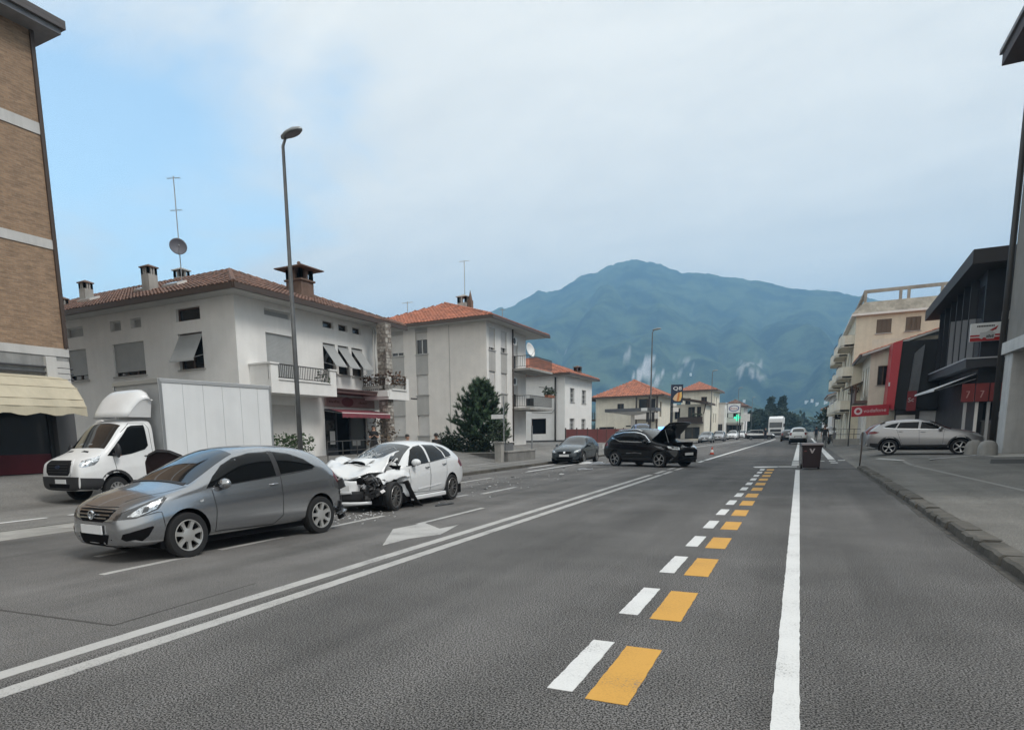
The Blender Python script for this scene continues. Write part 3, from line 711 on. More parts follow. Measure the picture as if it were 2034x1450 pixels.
for i in range(nn):
    for j in range(3): a.f.append([i * 4 + j, i * 4 + j + 1, i * 4 + j + 5, i * 4 + j + 4]); a.m.append(1 if j == 1 else 0)
AW = a.build('awning', [AWR, mat('awning_rail', (.6, .58, .56), .4)], h1, world=True)
md = AW.modifiers.new('thick', 'SOLIDIFY'); md.thickness = .012
arm = MB()
for u in (5.3, 9.1): arm.bar(FE.P(u, 2.92, .05), FE.P(u - .35, 2.72, 1.6), .03, .03)
arm.build('awning_arm', STEEL, h1, world=True)
# shop front: dark door between two display panes
b = MB()
for u0, u1, v0, v1 in ((5.4, 5.5, .62, 3.02), (6.42, 6.52, .62, 3.02), (7.55, 7.65, .62, 3.02), (8.9, 9.0, .62, 3.02), (5.5, 6.42, .62, 1.12), (7.65, 8.9, .62, 1.12), (5.5, 8.9, 2.92, 3.02)): FE.box(b, u0, u1, v0, v1, -.20, -.12)
sf = b.build('shop_front', mat('shop_frame', (.05, .055, .065), .45), h1, world=True)
for u0, u1, v0, mm in ((5.5, 6.42, 1.12, GLASS), (7.65, 8.9, 1.12, mat('curtained_glass', (.16, .17, .175), .15)), (6.52, 7.55, .64, DARK)):
    MB().quad(FE.P(u0, v0, -.17), FE.P(u1, v0, -.17), FE.P(u1, 2.92, -.17), FE.P(u0, 2.92, -.17)).build('pane', mm, sf)
b = MB(); FE.box(b, 5.95, 6.35, 1.3, 1.95, -.155, -.15); FE.box(b, 7.8, 8.5, 1.2, 1.5, -.155, -.15); b.build('notice', WHITE, sf)
# corner balcony with its stone-faced column
b = MB(); FE.box(b, 8.7, 10.7, 3.52, 3.66, -1.0, 1.6); FE.box(b, 8.75, 8.98, 3.66, 4.64, 1.38, 1.6); FE.box(b, 10.45, 10.7, 3.66, 4.64, 1.38, 1.6); FE.box(b, 8.98, 10.45, 3.66, 4.02, 1.46, 1.6); FE.box(b, 8.98, 10.45, 4.0, 4.06, 1.4, 1.66); FE.box(b, 8.6, 8.72, 3.66, 3.98, .0, 1.6)
b2 = b.build('balcony', STUC_W, h1, world=True); railing(b2, FE, 9.0, 10.44, 4.1, 4.58, 1.52)
FB = Fac(X1, Y1 + 8.66, 1, 0); railing(b2, FB, .1, 1.4, 4.02, 4.58, .0)
STONE = mat('rubble_stone', (.30, .27, .24), .9, var=.6, vs=7, bump=.6, bs=30, tint=(.13, .105, .09)); STONE2 = mat('rubble_stone_pale', (.48, .45, .41), .9, var=.4, vs=7, bump=.6, bs=30)
b = MB().box(-19.55, -19.03, 29.43, 29.97, .3, ZE - .05); colm = b.build('stone_column', mat('mortar', (.2, .185, .17), .95), h1, world=True)
z = .32; k = 0; pr_ = MB()
while z < ZE - .25:
    hh = R.uniform(.12, .24)
    if not 3.4 < z < 3.7:
        for fx, fy, dx, dy in ((-19.55, 29.42, 1, 0), (-19.03, 29.42, 0, 1)):
            u = 0.0
            while u < .5:
                w_ = min(R.uniform(.16, .34), .53 - u); g = MB()
                d1, d2 = R.uniform(.015, .045), R.uniform(.015, .045)
                if dx: g.box(fx + u + .012, fx + u + w_ - .012, fy - d1, fy + .02, z + .012, z + hh - .012)
                else: g.box(fx - .02, fx + d2, fy + u + .012, fy + u + w_ - .012, z + .012, z + hh - .012)
                g.build('stone', STONE2 if (R.random() < .55 if dy else R.random() < .2) else STONE, colm); u += w_
    z += hh
downpipe(h1, [(-20.3, 30.35, 3.9), (-20.3, 30.35, 7.3)], .045, STUC_W)
downpipe(h1, [(-18.66, 31.15, 3.62), (-18.3, 31.2, 3.58)], .04, RAILM, 'overflow_spout')
b = MB(); b.box(-20.4, -18.1, 25.2, 31.6, .1, .56); b.box(-18.1, -17.7, 26.2, 28.6, .1, .38); h1p = struct(b.build('porch_step', CONC))
# ramp railing in front of the shop
t = thing('ramp_handrail', 'thin dark metal handrail of the ramp in front of the shop door', 'handrail', (-18.2, 23.2, .1))
b = MB()
for yy in (0, 1.1, 2.2, 3.4, 4.6): b.tube([(0, yy, 0), (0, yy, 1.38 - .02 * (yy < 1))], .022, 8)
b.build('post', RAILM, t); b = MB()
for zz in (1.38, .95): b.tube([(0, 0, zz - .03), (0, 2.2, zz), (0, 4.6, zz)], .02, 8)
b.build('rail', RAILM, t)
# plants
planter('flower_box', 'reddish leafy plants in a long box on the rail of the corner balcony', 'plant', -18.9, 29.9, 4.06, 1.5, .25, .2, LEAF_R, 46, CONC, size=.17, top=.65, seed=3).rotation_euler.z = pi / 2
planter('flower_box', 'reddish plant box above the railing nearest the downpipe of the white house', 'plant', -19.75, 29.18, 4.06, 1.1, .25, .16, LEAF_R, 40, CONC, size=.17, top=.6, seed=4)
planter('potted_plant', 'small dark bush in a pot standing at the right end of the long balcony', 'plant', -19.55, 24.85, 3.66, .5, .4, .35, LEAF_D, 60, TERRA, size=.14, top=.6, seed=5)
hd = thing('planter_hedge', 'trimmed leafy green hedge in a white trough below the closed roller shutter', 'hedge', (-19.2, 22.0, .45)); MB().box(-.3, .3, -1.5, 1.2, 0, .6).build('trough', WHITE, hd)
f = MB(); rr = random.Random(12)
for k in range(9): leafcloud(f, (0, -1.4 + k * .3, .95), .48, 70, .15, rr, (.9, .9, 1))
f.build('leaves', LEAF, hd)
# roof aerials of the corner house
def aerial(label, x, y, z0, z1, rungs, rot=0.0, r=.025):
    t = thing('tv_aerial', label, 'aerial', (x, y, z0), rot); MB().tube([(0, 0, 0), (0, 0, z1 - z0)], r, 8).build('mast', STEEL, t)
    for zz, L, n in rungs:
        b = MB(); b.tube([(-L / 2, 0, zz), (L / 2, 0, zz + .04 * L)], .014, 6)
        for k in range(n): xx = lerp(-L / 2, L / 2, k / (n - 1)); b.tube([(xx, -.16, zz + .02), (xx, .16, zz + .02)], .006, 5)
        b.build('antenna', STEEL, t)
    return t
aerial('tall aerial mast with two crossed antennas behind the grey satellite dish', -27.4, 24.2, 9.3, 14.2, [(4.8, .62, 6), (3.35, .55, 5)], .5)
def dish(label, x, y, z, r, rz, m, tilt=.35, arm=True):
    t = thing('satellite_dish', label, 'satellite dish', (x, y, z), rz); b = MB(); pr_ = [(.001, 0), (r * .35, .02 * r / .4), (r * .7, .075 * r / .4), (r, .15 * r / .4), (r * 1.02, .16 * r / .4), (r * .7, .06 * r / .4), (.001, -.02)]
    b.lathe(pr_, 28, axis='X'); T = Matrix.Rotation(-tilt, 4, 'Y'); b.v = [tuple(T @ Vector(v)) for v in b.v]; b.build('reflector', m, t, smooth=True)
    if arm:
        k = MB(); k.tube([T @ Vector((.02, 0, -r * .9)), T @ Vector((r * 1.1, 0, -r * .25))], .012, 6); k.ball(T @ Vector((r * 1.1, 0, -r * .22)), .04, 8, 5); k.build('feed_arm', STEEL, t)
    return t
dish('dark grey round satellite dish on the tall mast above the corner house roof', -27.32, 24.05, 10.9, .40, -.6, mat('dish_grey', (.11, .11, .13), .6), .2)

# ---------------------------------------------------------------- brick apartment block on the left
bk = thing('brick_building', 'tall orange brick building with white bands and a beige awning over its dark shop window', 'building', (-22, 14.0, .3))
bm_ = bpy.data.materials.new('facing_brick'); bm_.use_nodes = True; t = bm_.node_tree; b = t.nodes['Principled BSDF']
co = N(t, 'ShaderNodeTexCoord'); mp = N(t, 'ShaderNodeMapping'); mp.inputs['Rotation'].default_value = (pi / 2, 0, pi / 2); t.links.new(co.outputs['Object'], mp.inputs[0])
sx = N(t, 'ShaderNodeSeparateXYZ'); t.links.new(co.outputs['Object'], sx.inputs[0]); cx2 = N(t, 'ShaderNodeCombineXYZ'); ax = N(t, 'ShaderNodeMath', operation='ADD'); t.links.new(sx.outputs['X'], ax.inputs[0]); t.links.new(sx.outputs['Y'], ax.inputs[1]); t.links.new(ax.outputs[0], cx2.inputs[0]); t.links.new(sx.outputs['Z'], cx2.inputs[1])
br = N(t, 'ShaderNodeTexBrick', offset=.5, ins={'Scale': 1.0, 'Mortar Size': .006, 'Mortar Smooth': .2, 'Bias': 0.0, 'Brick Width': .26, 'Row Height': .068, 'Color1': (.35, .23, .145, 1), 'Color2': (.265, .175, .115, 1), 'Mortar': (.31, .25, .19, 1)}); t.links.new(cx2.outputs[0], br.inputs['Vector'])
nz_ = N(t, 'ShaderNodeTexNoise', ins={'Scale': 2.5, 'Detail': 7.0, 'Roughness': .7}); mp3 = N(t, 'ShaderNodeMapping'); mp3.inputs['Scale'].default_value = (1, 1, 3.5); t.links.new(co.outputs['Object'], mp3.inputs[0]); t.links.new(mp3.outputs[0], nz_.inputs['Vector'])
mr_ = N(t, 'ShaderNodeMapRange'); t.links.new(nz_.outputs[0], mr_.inputs[0]); mr_.inputs[1].default_value = .3; mr_.inputs[2].default_value = .7; mr_.inputs[3].default_value = .66; mr_.inputs[4].default_value = 1.22
ml = N(t, 'ShaderNodeVectorMath', operation='SCALE'); t.links.new(br.outputs['Color'], ml.inputs[0]); t.links.new(mr_.outputs[0], ml.inputs['Scale']); t.links.new(ml.outputs[0], b.inputs['Base Color']); b.inputs['Roughness'].default_value = .9
bp = N(t, 'ShaderNodeBump', ins={'Strength': .6, 'Distance': .012}); iv = N(t, 'ShaderNodeMath', operation='SUBTRACT'); iv.inputs[0].default_value = 1; t.links.new(br.outputs['Fac'], iv.inputs[1]); t.links.new(iv.outputs[0], bp.inputs['Height']); t.links.new(bp.outputs[0], b.inputs['Normal'])
FK = Fac(-22, -14, 0, 1); LK = 28.4          # street front, ends at Y = 14.4
FN = Fac(-22, 14.4, -1, 0)                   # gable end facing away up the street
BAND = wallmat('band_concrete', (.56, .55, .535), .10, .12)
for z0, z1 in ((4.72, 7.86), (8.15, 11.32), (11.66, 14.35)):
    FK.wall(bk, LK, z0, z1, [], bm_); FN.wall(bk, 14, z0, z1, [], bm_)
for z0, z1 in ((4.46, 4.72), (7.86, 8.15), (11.32, 11.66)):
    b = MB(); b.box(-36, -21.97, -14, 14.43, z0, z1); b.build('concrete_band', BAND, bk, world=True)
MB().box(-21.995, -21.93, 14.28, 14.405, 4.75, 14.35).build('corner_trim', GUTTER, bk, world=True)
b = MB(); b.box(-36, -21.4, -14, 14.95, 14.35, 14.62); b.build('eave', mat('eave_grey', (.23, .235, .25), .7, var=.15), bk, world=True)
b = MB(); b.box(-36, -21.28, -14, 15.05, 14.625, 14.75); b.box(-21.395, -21.28, -14, 14.95, 14.5, 14.62); b.box(-36, -21.28, 14.955, 15.05, 14.5, 14.62); b.build('gutter', mat('gutter_dark', (.09, .08, .08), .5), bk, world=True)
FK.wall(bk, LK, 3.55, 4.46, [], mat('fascia_grey', (.28, .28, .275), .8, var=.18, vs=2, streak=.2)); FN.wall(bk, 14, .2, 4.46, [], STUC_G)
b = MB()
for z in (3.72, 3.9, 4.08): b.tube([(-21.93, -14, z), (-21.93, 14.47, z), (-22.3, 14.5, z)], .035, 8)
b.build('cable_duct', mat('duct', (.07, .07, .075), .5), bk, smooth=True, world=True)
b = MB(); b.box(-22.02, -21.86, 13.55, 13.9, 3.56, 4.42); b.box(-22.0, -21.9, 13.9, 14.35, 3.0, 4.3); b.build('pilaster_cap', BAND, bk, world=True)
FK.wall(bk, LK, .2, 3.55, [(8, 27.75, .62, 3.2)], mat('shop_pier', (.10, .10, .105), .7), depth=.35)
b = MB(); FK.box(b, 8, 27.75, .3, .62, .0, .06); b.build('plinth', wallmat('plinth_stone', (.35, .32, .29), .15, .1), bk, world=True)
SW = MB()
for u in (8, 12, 16, 20, 23.8, 27.6): FK.box(SW, u, u + .12, .62, 3.2, -.3, -.2)
sw2 = SW.build('shop_window', mat('shop_frame_dark', (.03, .032, .036), .5), bk, world=True)
MB().quad(FK.P(8, .62, -.26), FK.P(27.75, .62, -.26), FK.P(27.75, 3.2, -.26), FK.P(8, 3.2, -.26)).build('pane', mat('shop_glass', (.013, .016, .02), .12), sw2)
MB().quad(FK.P(8, .66, -.255), FK.P(27.7, .66, -.255), FK.P(27.7, 1.28, -.255), FK.P(8, 1.28, -.255)).build('red_film', mat('red_film', (.095, .012, .02), .35, var=.3, vs=.8), sw2)
AWB = mat('awning_beige', (.52, .465, .35), .85, var=.10, vs=1.2, streak=.1)
a = MB(); prof_ = [(.02, 3.80), (.55, 3.66), (.98, 3.36), (1.26, 2.98), (1.38, 2.74), (1.40, 2.50)]; nn = 92
for i in range(nn + 1):
    u = lerp(8, 27.93, i / nn)
    for j, (o, v) in enumerate(prof_):
        dv = 0
        if j == 5: dv = .045 * math.cos(i * 2 * pi / 4.6)
        a.v.append(FK.P(u, v - dv, o + (.012 * math.sin(i * 1.37) if j in (3, 4, 5) else 0)))
for i in range(nn):
    for j in range(5): a.f.append([i * 6 + j, i * 6 + j + 1, i * 6 + j + 7, i * 6 + j + 6]); a.m.append(0)
e0 = nn * 6; a.f.append([e0 + j for j in range(6)]); a.m.append(0)
A2 = a.build('awning', AWB, bk, world=True); md = A2.modifiers.new('t', 'SOLIDIFY'); md.thickness = .01
b = MB()
for o, v in prof_[1:5]: b.tube([FK.P(8, v + .012, o), FK.P(27.95, v + .012, o)], .014, 6)
b.build('awning_hoop', AWB, bk, world=True)
# small things between the brick block and the lorry
t = thing('sign_board', 'pale upright board with a rounded top standing past the end of the beige awning', 'board', (-20.6, 14.35, .45), .3)
b = MB(); n = 10; pl = [(-.2, 0), (.2, 0), (.2, 1.7)] + [(.2 * math.cos(pi * i / n), 1.7 + .2 * math.sin(pi * i / n)) for i in range(1, n)] + [(-.42, 1.35)]
b.prism(pl, -.05, .05, tf=lambda a, b_, c: (a, c, b_)); b.build('panel', STUC_L, t)

# ---------------------------------------------------------------- grey three storey house
h2 = thing('apartment_house', 'grey three storey apartment house with darker window bands and small balconies behind the conifer', 'house', (-20, 44, .7))
X2, Y2, Z2 = -20.0, 44.0, 9.62
FS = Fac(-31.2, Y2, 1, 0); FE = Fac(X2, Y2, 0, 1); o_ = 31.2
wa, wb = (-27.98 + o_, -26.88 + o_), (-25.8 + o_, -24.8 + o_)
rows = [(7.66, 9.2), (4.68, 6.18), (1.68, 3.2)]
hs = [(a[0], a[1], z0, z1) for a in (wa, wb) for z0, z1 in rows]
FS.wall(h2, 11.2, .2, Z2, hs, STUC_G)
for a in (wa, wb):
    for z0, z1 in ((9.2, Z2 - .1), (6.18, 7.6), (3.2, 4.62), (.3, 1.62)): b = MB(); FS.box(b, a[0] - .02, a[1] + .02, z0, z1, -.03, .012); b.build('window_band', STUC_G2, h2, world=True)
window(h2, FS, *hs[0], shut=.82, shm=SHUT_L); window(h2, FS, *hs[1], shut=.96, shm=SHUT_L); window(h2, FS, *hs[2], shut=.97, shm=SHUT_L)
window(h2, FS, *hs[3], shut=.30, shm=SHUT_L, gl=GLASS); window(h2, FS, *hs[4], shut=.95, shm=SHUT_L); window(h2, FS, *hs[5], shut=.97, shm=SHUT_L)
b = MB()
for u in (9.2,): FS.box(b, u - 1.0, u - .96, .3, Z2 - .1, 0, .015)
b.build('wall_joint', STUC_G2, h2, world=True)
c1, c2 = (.42, 1.52), (2.58, 3.7)
he = [(c[0], c[1], z0, z1) for c in (c1, c2) for z0, z1 in rows]
FE.wall(h2, 4.72, .2, Z2, he, STUC_L)
for c in (c1, c2):
    for z0, z1 in ((6.18, 7.6), (3.2, 4.62), (.3, 1.62)): b = MB(); FE.box(b, c[0] - .02, c[1] + .02, z0, z1, -.03, .012); b.build('window_band', STUC_G2, h2, world=True)
for i, q in enumerate(he): window(h2, FE, *q, shut=(.86, .96, .97, .74, .95, .9)[i], shm=SHUT_L)
MB().quad((-20, 48.72, .2), (-21.3, 48.72, .2), (-21.3, 48.72, Z2), (-20, 48.72, Z2)).build('wall', STUC_L, h2, world=True)
FR = Fac(-20.45, 48.72, 0, 1); rh = [(1.2, 2.3, 6.75, 8.95), (1.2, 2.3, 3.75, 5.95)]
FR.wall(h2, 4.1, .2, Z2, rh, STUC_L)
for q in rh: window(h2, FR, *q, shut=.5, shm=SHUT_L, sill=False, name='balcony_door')
MB().quad((-20.45, 52.82, .2), (-31, 52.82, .2), (-31, 52.82, Z2), (-20.45, 52.82, Z2)).build('wall', STUC_L, h2, world=True)
MB().quad((-31.2, 54, .2), (-31.2, 44, .2), (-31.2, 44, Z2), (-31.2, 54, Z2)).build('wall', STUC_L, h2, world=True)
downpipe(h2, [(-19.94, 48.78, Z2), (-19.94, 48.78, .8)], .06)
for z0 in (6.5, 3.5):
    b = MB(); b.box(-20.45, -18.6, 48.95, 54.2, z0, z0 + .16); q = b.build('balcony', CONC, h2, world=True)
    FA = Fac(-18.65, 48.98, 0, 1); railing(q, FA, 0, 5.15, z0 + .3, z0 + 1.06, 0, step=.14); FB = Fac(-20.4, 48.98, 1, 0); railing(q, FB, 0, 1.75, z0 + .3, z0 + 1.06, 0, step=.14)
soffit(h2, -32, -19.25, 43.2, 54.9, Z2 + .001)
hip_roof(h2, -32.2, -19.2, 43.15, 55.0, Z2 + .15, [(-26.0, 49.2, 12.15)], TILE_O, (.27, .42), planes='SENW')
chimney(h2, -23.7, 48.0, 10.6, 12.25, .75, CHIMG, CHIMG, ns=2)
b = MB(); b.box(-23.28, -22.98, 47.8, 48.2, 10.6, 11.9); b.lathe([(.17, 11.9), (.10, 12.25), (.001, 12.7)], 10, (-23.13, 48, 0)); b.build('chimney', CLAY, h2, world=True)
for z in (8.45, 5.4):
    t = thing('air_conditioner', 'white wall air conditioner beside the %s balcony of the grey house' % ('upper' if z > 7 else 'lower'), 'air conditioner', (-20.2, 49.35, z)); b = MB().box(-.2, .2, -.42, .42, 0, .62); bevel_obj(b.build('casing', WHITE, t), .02)
    MB().lathe([(.001, .003), (.24, .003), (.24, -.01)], 20, (.2, -.08, .31), 'X').build('fan_grille', PLAST, t)
    MB().lathe([(.001, .006), (.2, .006)], 20, (0, -.42, .31), 'Y').build('side_vent', PLAST, t)
dish('white round satellite dish on the upper balcony of the grey house', -18.9, 49.4, 7.95, .55, -.2, WHITE, .3)
aerial('tall thin aerial mast on the chimney of the grey apartment house', -23.55, 47.9, 12.1, 14.85, [(2.7, .75, 5)], .35)
aerial('small aerial on the left slope of the grey house roof', -28.2, 47.0, 10.6, 12.2, [(1.5, .9, 7)], .2)
aerial('short leaning aerial at the eave of the grey house against the mountain', -20.2, 47.4, 9.85, 10.9, [(.95, .5, 4)], 1.2)
planter('potted_plant', 'bushy green plant pots along the lower balcony rail of the grey house', 'plant', -18.5, 53.2, 4.55, 1.6, .3, .2, LEAF_D, 50, TERRA, size=.2, top=.6, seed=8).rotation_euler.z = pi / 2

# ---------------------------------------------------------------- white two storey house further up
h3 = thing('white_house', 'plain white two storey house with small street windows and a red tiled roof', 'house', (-21.8, 67.4, .6))
X3, Y3, Z3 = -21.8, 67.4, 7.6
FS = Fac(-33, Y3, 1, 0); FE = Fac(X3, Y3, 0, 1)
bw = (-25.5 + 33, -23.85 + 33, 1.62, 3.24); FS.wall(h3, 11.2, .3, Z3, [bw, (-26.1 + 33, -25.2 + 33, 4.6, 5.4)], STUC_W); window(h3, FS, *bw, mull=0, sill=False, fm=FRAME_B, gl=DARK); window(h3, FS, -26.1 + 33, -25.2 + 33, 4.6, 5.4, mull=0, fm=FRAME_B)
wl = [(1.8, 3.3, 4.9, 6.38), (6.1, 7.7, 4.9, 6.38), (1.75, 3.4, 1.9, 3.2), (6.05, 7.65, 1.9, 3.2)]
FE.wall(h3, 10.1, .3, Z3, wl, STUC_W)
for q in wl: window(h3, FE, *q, fm=FRAME, mull=1, gl=mat('dull_pane', (.05, .05, .05), .2) if q[2] < 3 else GLASS, bars=2)
MB().quad((-21.8, 77.5, .3), (-33, 77.5, .3), (-33, 77.5, Z3), (-21.8, 77.5, Z3)).build('wall', STUC_W, h3, world=True)
b = MB(); FS.box(b, 3, 11.2, .2, .95, 0, .03); b.build('plinth', mat('plinth_dark', (.08, .08, .085), .8), h3, world=True)
downpipe(h3, [(-22.8, 67.3, 7.4), (-22.8, 67.3, .6)], .09, RAILM)
b = MB(); b.tube([(-24.6, 67.33, 6.5), (-23.2, 67.33, 6.3), (-22.9, 67.33, 6.0)], .025, 6); b.tube([(-25.4, 67.33, 3.9), (-23.2, 67.33, 3.75), (-22.9, 67.33, 4.1)], .025, 6); b.build('cable', RAILM, h3, world=True)
soffit(h3, -33.5, -21.2, 66.8, 78.1, Z3 + .001)
hip_roof(h3, -33.6, -21.15, 66.7, 78.2, Z3 + .14, [(-28.5, 72.4, 10.0), (-26.8, 72.4, 10.0)], TILE_O, (.3, .5))
chimney(h3, -22.6, 74.5, 8.0, 9.0, .7, CLAY, CLAY)
# ================================================================== VEHICLES
def carpaint(name, col, metal=0.0, rough=.3, flake=.0):
    return mat(name, col, rough, metal, coat=.7, spec=.45)
P_SILVER = carpaint('paint_steel_grey', (.36, .37, .385), .85, .21)
P_WHITE = carpaint('paint_car_white', (.70, .71, .72), 0, .3)
P_BLACK = mat('paint_car_black', (.004, .0045, .006), .12, spec=.35, coat=.25)
P_LIGHTS = carpaint('paint_light_silver', (.34, .335, .34), .65, .32)
P_POLO = carpaint('paint_slate', (.045, .058, .068), .4, .25)
P_VAN = mat('paint_van_white', (.72, .725, .73), .38, var=.05, coat=.3)
SGLASS = mat('side_glass', (.006, .007, .008), .05, spec=.22)
SEAM = mat('panel_gap', (.008, .008, .009), .8)
CLAD = mat('grey_cladding', (.028, .028, .03), .6)
BARE = mat('torn_metal', (.30, .30, .31), .4, .7, var=.5, vs=9)
HLIN = mat('headlamp_reflector', (.70, .72, .74), .16, .9, var=.6, vs=22)
HLDK = mat('headlamp_housing', (.03, .032, .035), .15, coat=1.0)

def section(st):
    x, zb, zk, zt, wb, wt, wl, cr = st; g = min(1.0, (zt - zk) / .22)
    h = zk - zb
    return [(0, zb), (wl * .72, zb), (wl, zb + .05), (wb * .995, zb + .34 * h), (wb, zb + .68 * h), (wb * .988, zb + .735 * h), (wb * .955, zk), (lerp(wb * .950, wt, .52), lerp(zk, zt, .56)), (wt, zt - .06 * g), (wt * .62, zt + cr * .55), (0, zt + cr)]
class Car:
    def __init__(s, root, stations, paint, arches=(), awid=.9, name='body', sub=2, liner=DARK, warp=None, extra=()):
        s.root = root; b = MB(); rings = []
        for st in stations:
            half = section(st); ring = [(st[0], -y, z) for y, z in half] + [(st[0], y, z) for y, z in half[::-1][1:-1]]
            rings.append(ring)
        n = len(rings[0])
        for r in rings: b.v += r
        for i in range(len(rings) - 1):
            for j in range(n): b.f.append([i * n + j, i * n + (j + 1) % n, (i + 1) * n + (j + 1) % n, (i + 1) * n + j]); b.m.append(0)
        for base, rev in ((0, False), ((len(rings) - 1) * n, True)):
            hn = n // 2   # cap made of quads across the section
            for j in range(hn):
                q = [base + j, base + j + 1, base + (n - j - 1) % n, base + (n - j) % n]
                q = list(dict.fromkeys(q)); q = q if rev else q[::-1]
                if len(q) > 2: b.f.append(q); b.m.append(0)
        me = b.mesh(name, [paint, liner], True); o = bpy.data.objects.new(name, me); COL.objects.link(o)
        md = o.modifiers.new('s', 'SUBSURF'); md.levels = sub; md.render_levels = sub
        tmp = []
        for (ax, r) in arches:
            for sd in (-1, 1):
                c = MB(); c.lathe([(r, -.16), (r, .16)], 28, (ax, sd * (awid - .09), r * .92), 'Y', 1); m_ = len(c.v) // 2
                c.f.append(list(range(m_))[::-1]); c.m.append(1); c.f.append(list(range(m_, 2 * m_))); c.m.append(1)
                cm = c.mesh('cut', [paint, liner]); bmx = bmesh.new(); bmx.from_mesh(cm); bmesh.ops.recalc_face_normals(bmx, faces=bmx.faces); bmx.to_mesh(cm); bmx.free()
                co = bpy.data.objects.new('cut', cm); COL.objects.link(co); tmp.append(co)
                bo = o.modifiers.new('b', 'BOOLEAN'); bo.operation = 'DIFFERENCE'; bo.object = co; bo.solver = 'EXACT'
        dg = bpy.context.evaluated_depsgraph_get(); dg.update(); em = bpy.data.meshes.new_from_object(o.evaluated_get(dg))
        o.modifiers.clear(); o.data = em; em.name = name
        for c in tmp: bpy.data.objects.remove(c)
        if warp:
            for v in em.vertices: v.co = warp(v.co.copy())
        em.polygons.foreach_set('use_smooth', [True] * len(em.polygons)); sharp(em, math.radians(42))
        o.parent = root; s.body = o
        s.bvh = BVHTree.FromPolygons([v.co.copy() for v in em.vertices], [list(p.vertices) for p in em.polygons])
    def hit(s, o, d):
        h = s.bvh.ray_cast(Vector(o), Vector(d).normalized())
        return (h[0], h[1]) if h[0] is not None else (None, None)
    def patch(s, name, poly, o, ea, eb, d, m, off=.004, parent=None, h=.05, thick=True):
        ea, eb, d, o = Vector(ea), Vector(eb), Vector(d).normalized(), Vector(o)
        sa, sb = ea.length, eb.length; pts = []
        for i in range(len(poly)):
            a, b = Vector(poly[i]), Vector(poly[(i + 1) % len(poly)]); L = math.hypot((b.x - a.x) * sa, (b.y - a.y) * sb); k = max(1, int(L / h))
            for q in range(k): pts.append(a.lerp(b, q / k))
        nb = len(pts); xs = [p.x for p in pts]; ys = [p.y for p in pts]; allp = list(pts); X = min(xs) + h / sa * .5
        from mathutils.geometry import intersect_point_quad_2d as _q
        while X < max(xs):
            Y = min(ys) + h / sb * .5
            while Y < max(ys):
                ins = False; j = nb - 1
                for i in range(nb):
                    if (ys[i] > Y) != (ys[j] > Y) and X < (xs[j] - xs[i]) * (Y - ys[i]) / (ys[j] - ys[i]) + xs[i]: ins = not ins
                    j = i
                if ins: allp.append(Vector((X, Y)))
                Y += h / sb
            X += h / sa
        V, E, Fc, *_ = delaunay_2d_cdt([Vector((p.x * sa, p.y * sb)) for p in allp], [(i, (i + 1) % nb) for i in range(nb)], [], 1, 1e-6)
        b = MB(); ok = []
        for v in V:
            q = o + ea * (v.x / sa) + eb * (v.y / sb); hp, hn = s.hit(q, d)
            if hp is None:
                nr = s.bvh.find_nearest(q + d * 1.5); hp, hn = nr[0], nr[1]
            b.v.append(tuple(hp - d * off))
        for f in Fc: b.f.append(list(f)); b.m.append(0)
        if thick:   # a rim that seats the piece on the body
            inv = {}
            for f in Fc:
                for i in range(len(f)): e = (f[i], f[(i + 1) % len(f)]); inv[e] = 1
            rim = [e for e in inv if (e[1], e[0]) not in inv]; nv = len(b.v)
            b.v += [tuple(Vector(v) + d * (off + .004)) for v in b.v]
            for a, c in rim: b.f.append([a, a + nv, c + nv, c]); b.m.append(0)
        r = b.build(name, m, parent or s.root, smooth=True)
        bmx = bmesh.new(); bmx.from_mesh(r.data); vv = [f for f in bmx.faces]
        nn = sum((f.normal.dot(d) * f.calc_area() for f in vv if abs(f.normal.dot(d)) > .3), 0.0)
        if nn > 0: bmesh.ops.reverse_faces(bmx, faces=vv)
        lone = [v for v in bmx.verts if not v.link_faces]; bmesh.ops.delete(bmx, geom=lone, context='VERTS')
        bmx.to_mesh(r.data); bmx.free(); sharp(r.data, math.radians(50))
        return r
    def side(s, name, poly, sd, m, off=.006, parent=None, h=.045): return s.patch(name, poly, (0, sd * 3, 0), (1, 0, 0), (0, 0, 1), (0, -sd, 0), m, off, parent, h)
    def front(s, name, poly, m, off=.004, parent=None, h=.05, back=False): return s.patch(name, poly, (-9 if back else 5, 0, 0), (0, 1, 0), (0, 0, 1), (1 if back else -1, 0, 0), m, off, parent, h)
    def diag(s, name, poly, sd, m, off=.004, parent=None, h=.04, back=False):
        fx = -1 if back else 1; k = .7071   # a = outward coordinate along the tangent
        return s.patch(name, poly, (fx * 6 * k if not back else -6 * k - 2, sd * 6 * k, 0), (-fx * k, sd * k, 0), (0, 0, 1), (-fx * k, -sd * k, 0), m, off, parent, h)
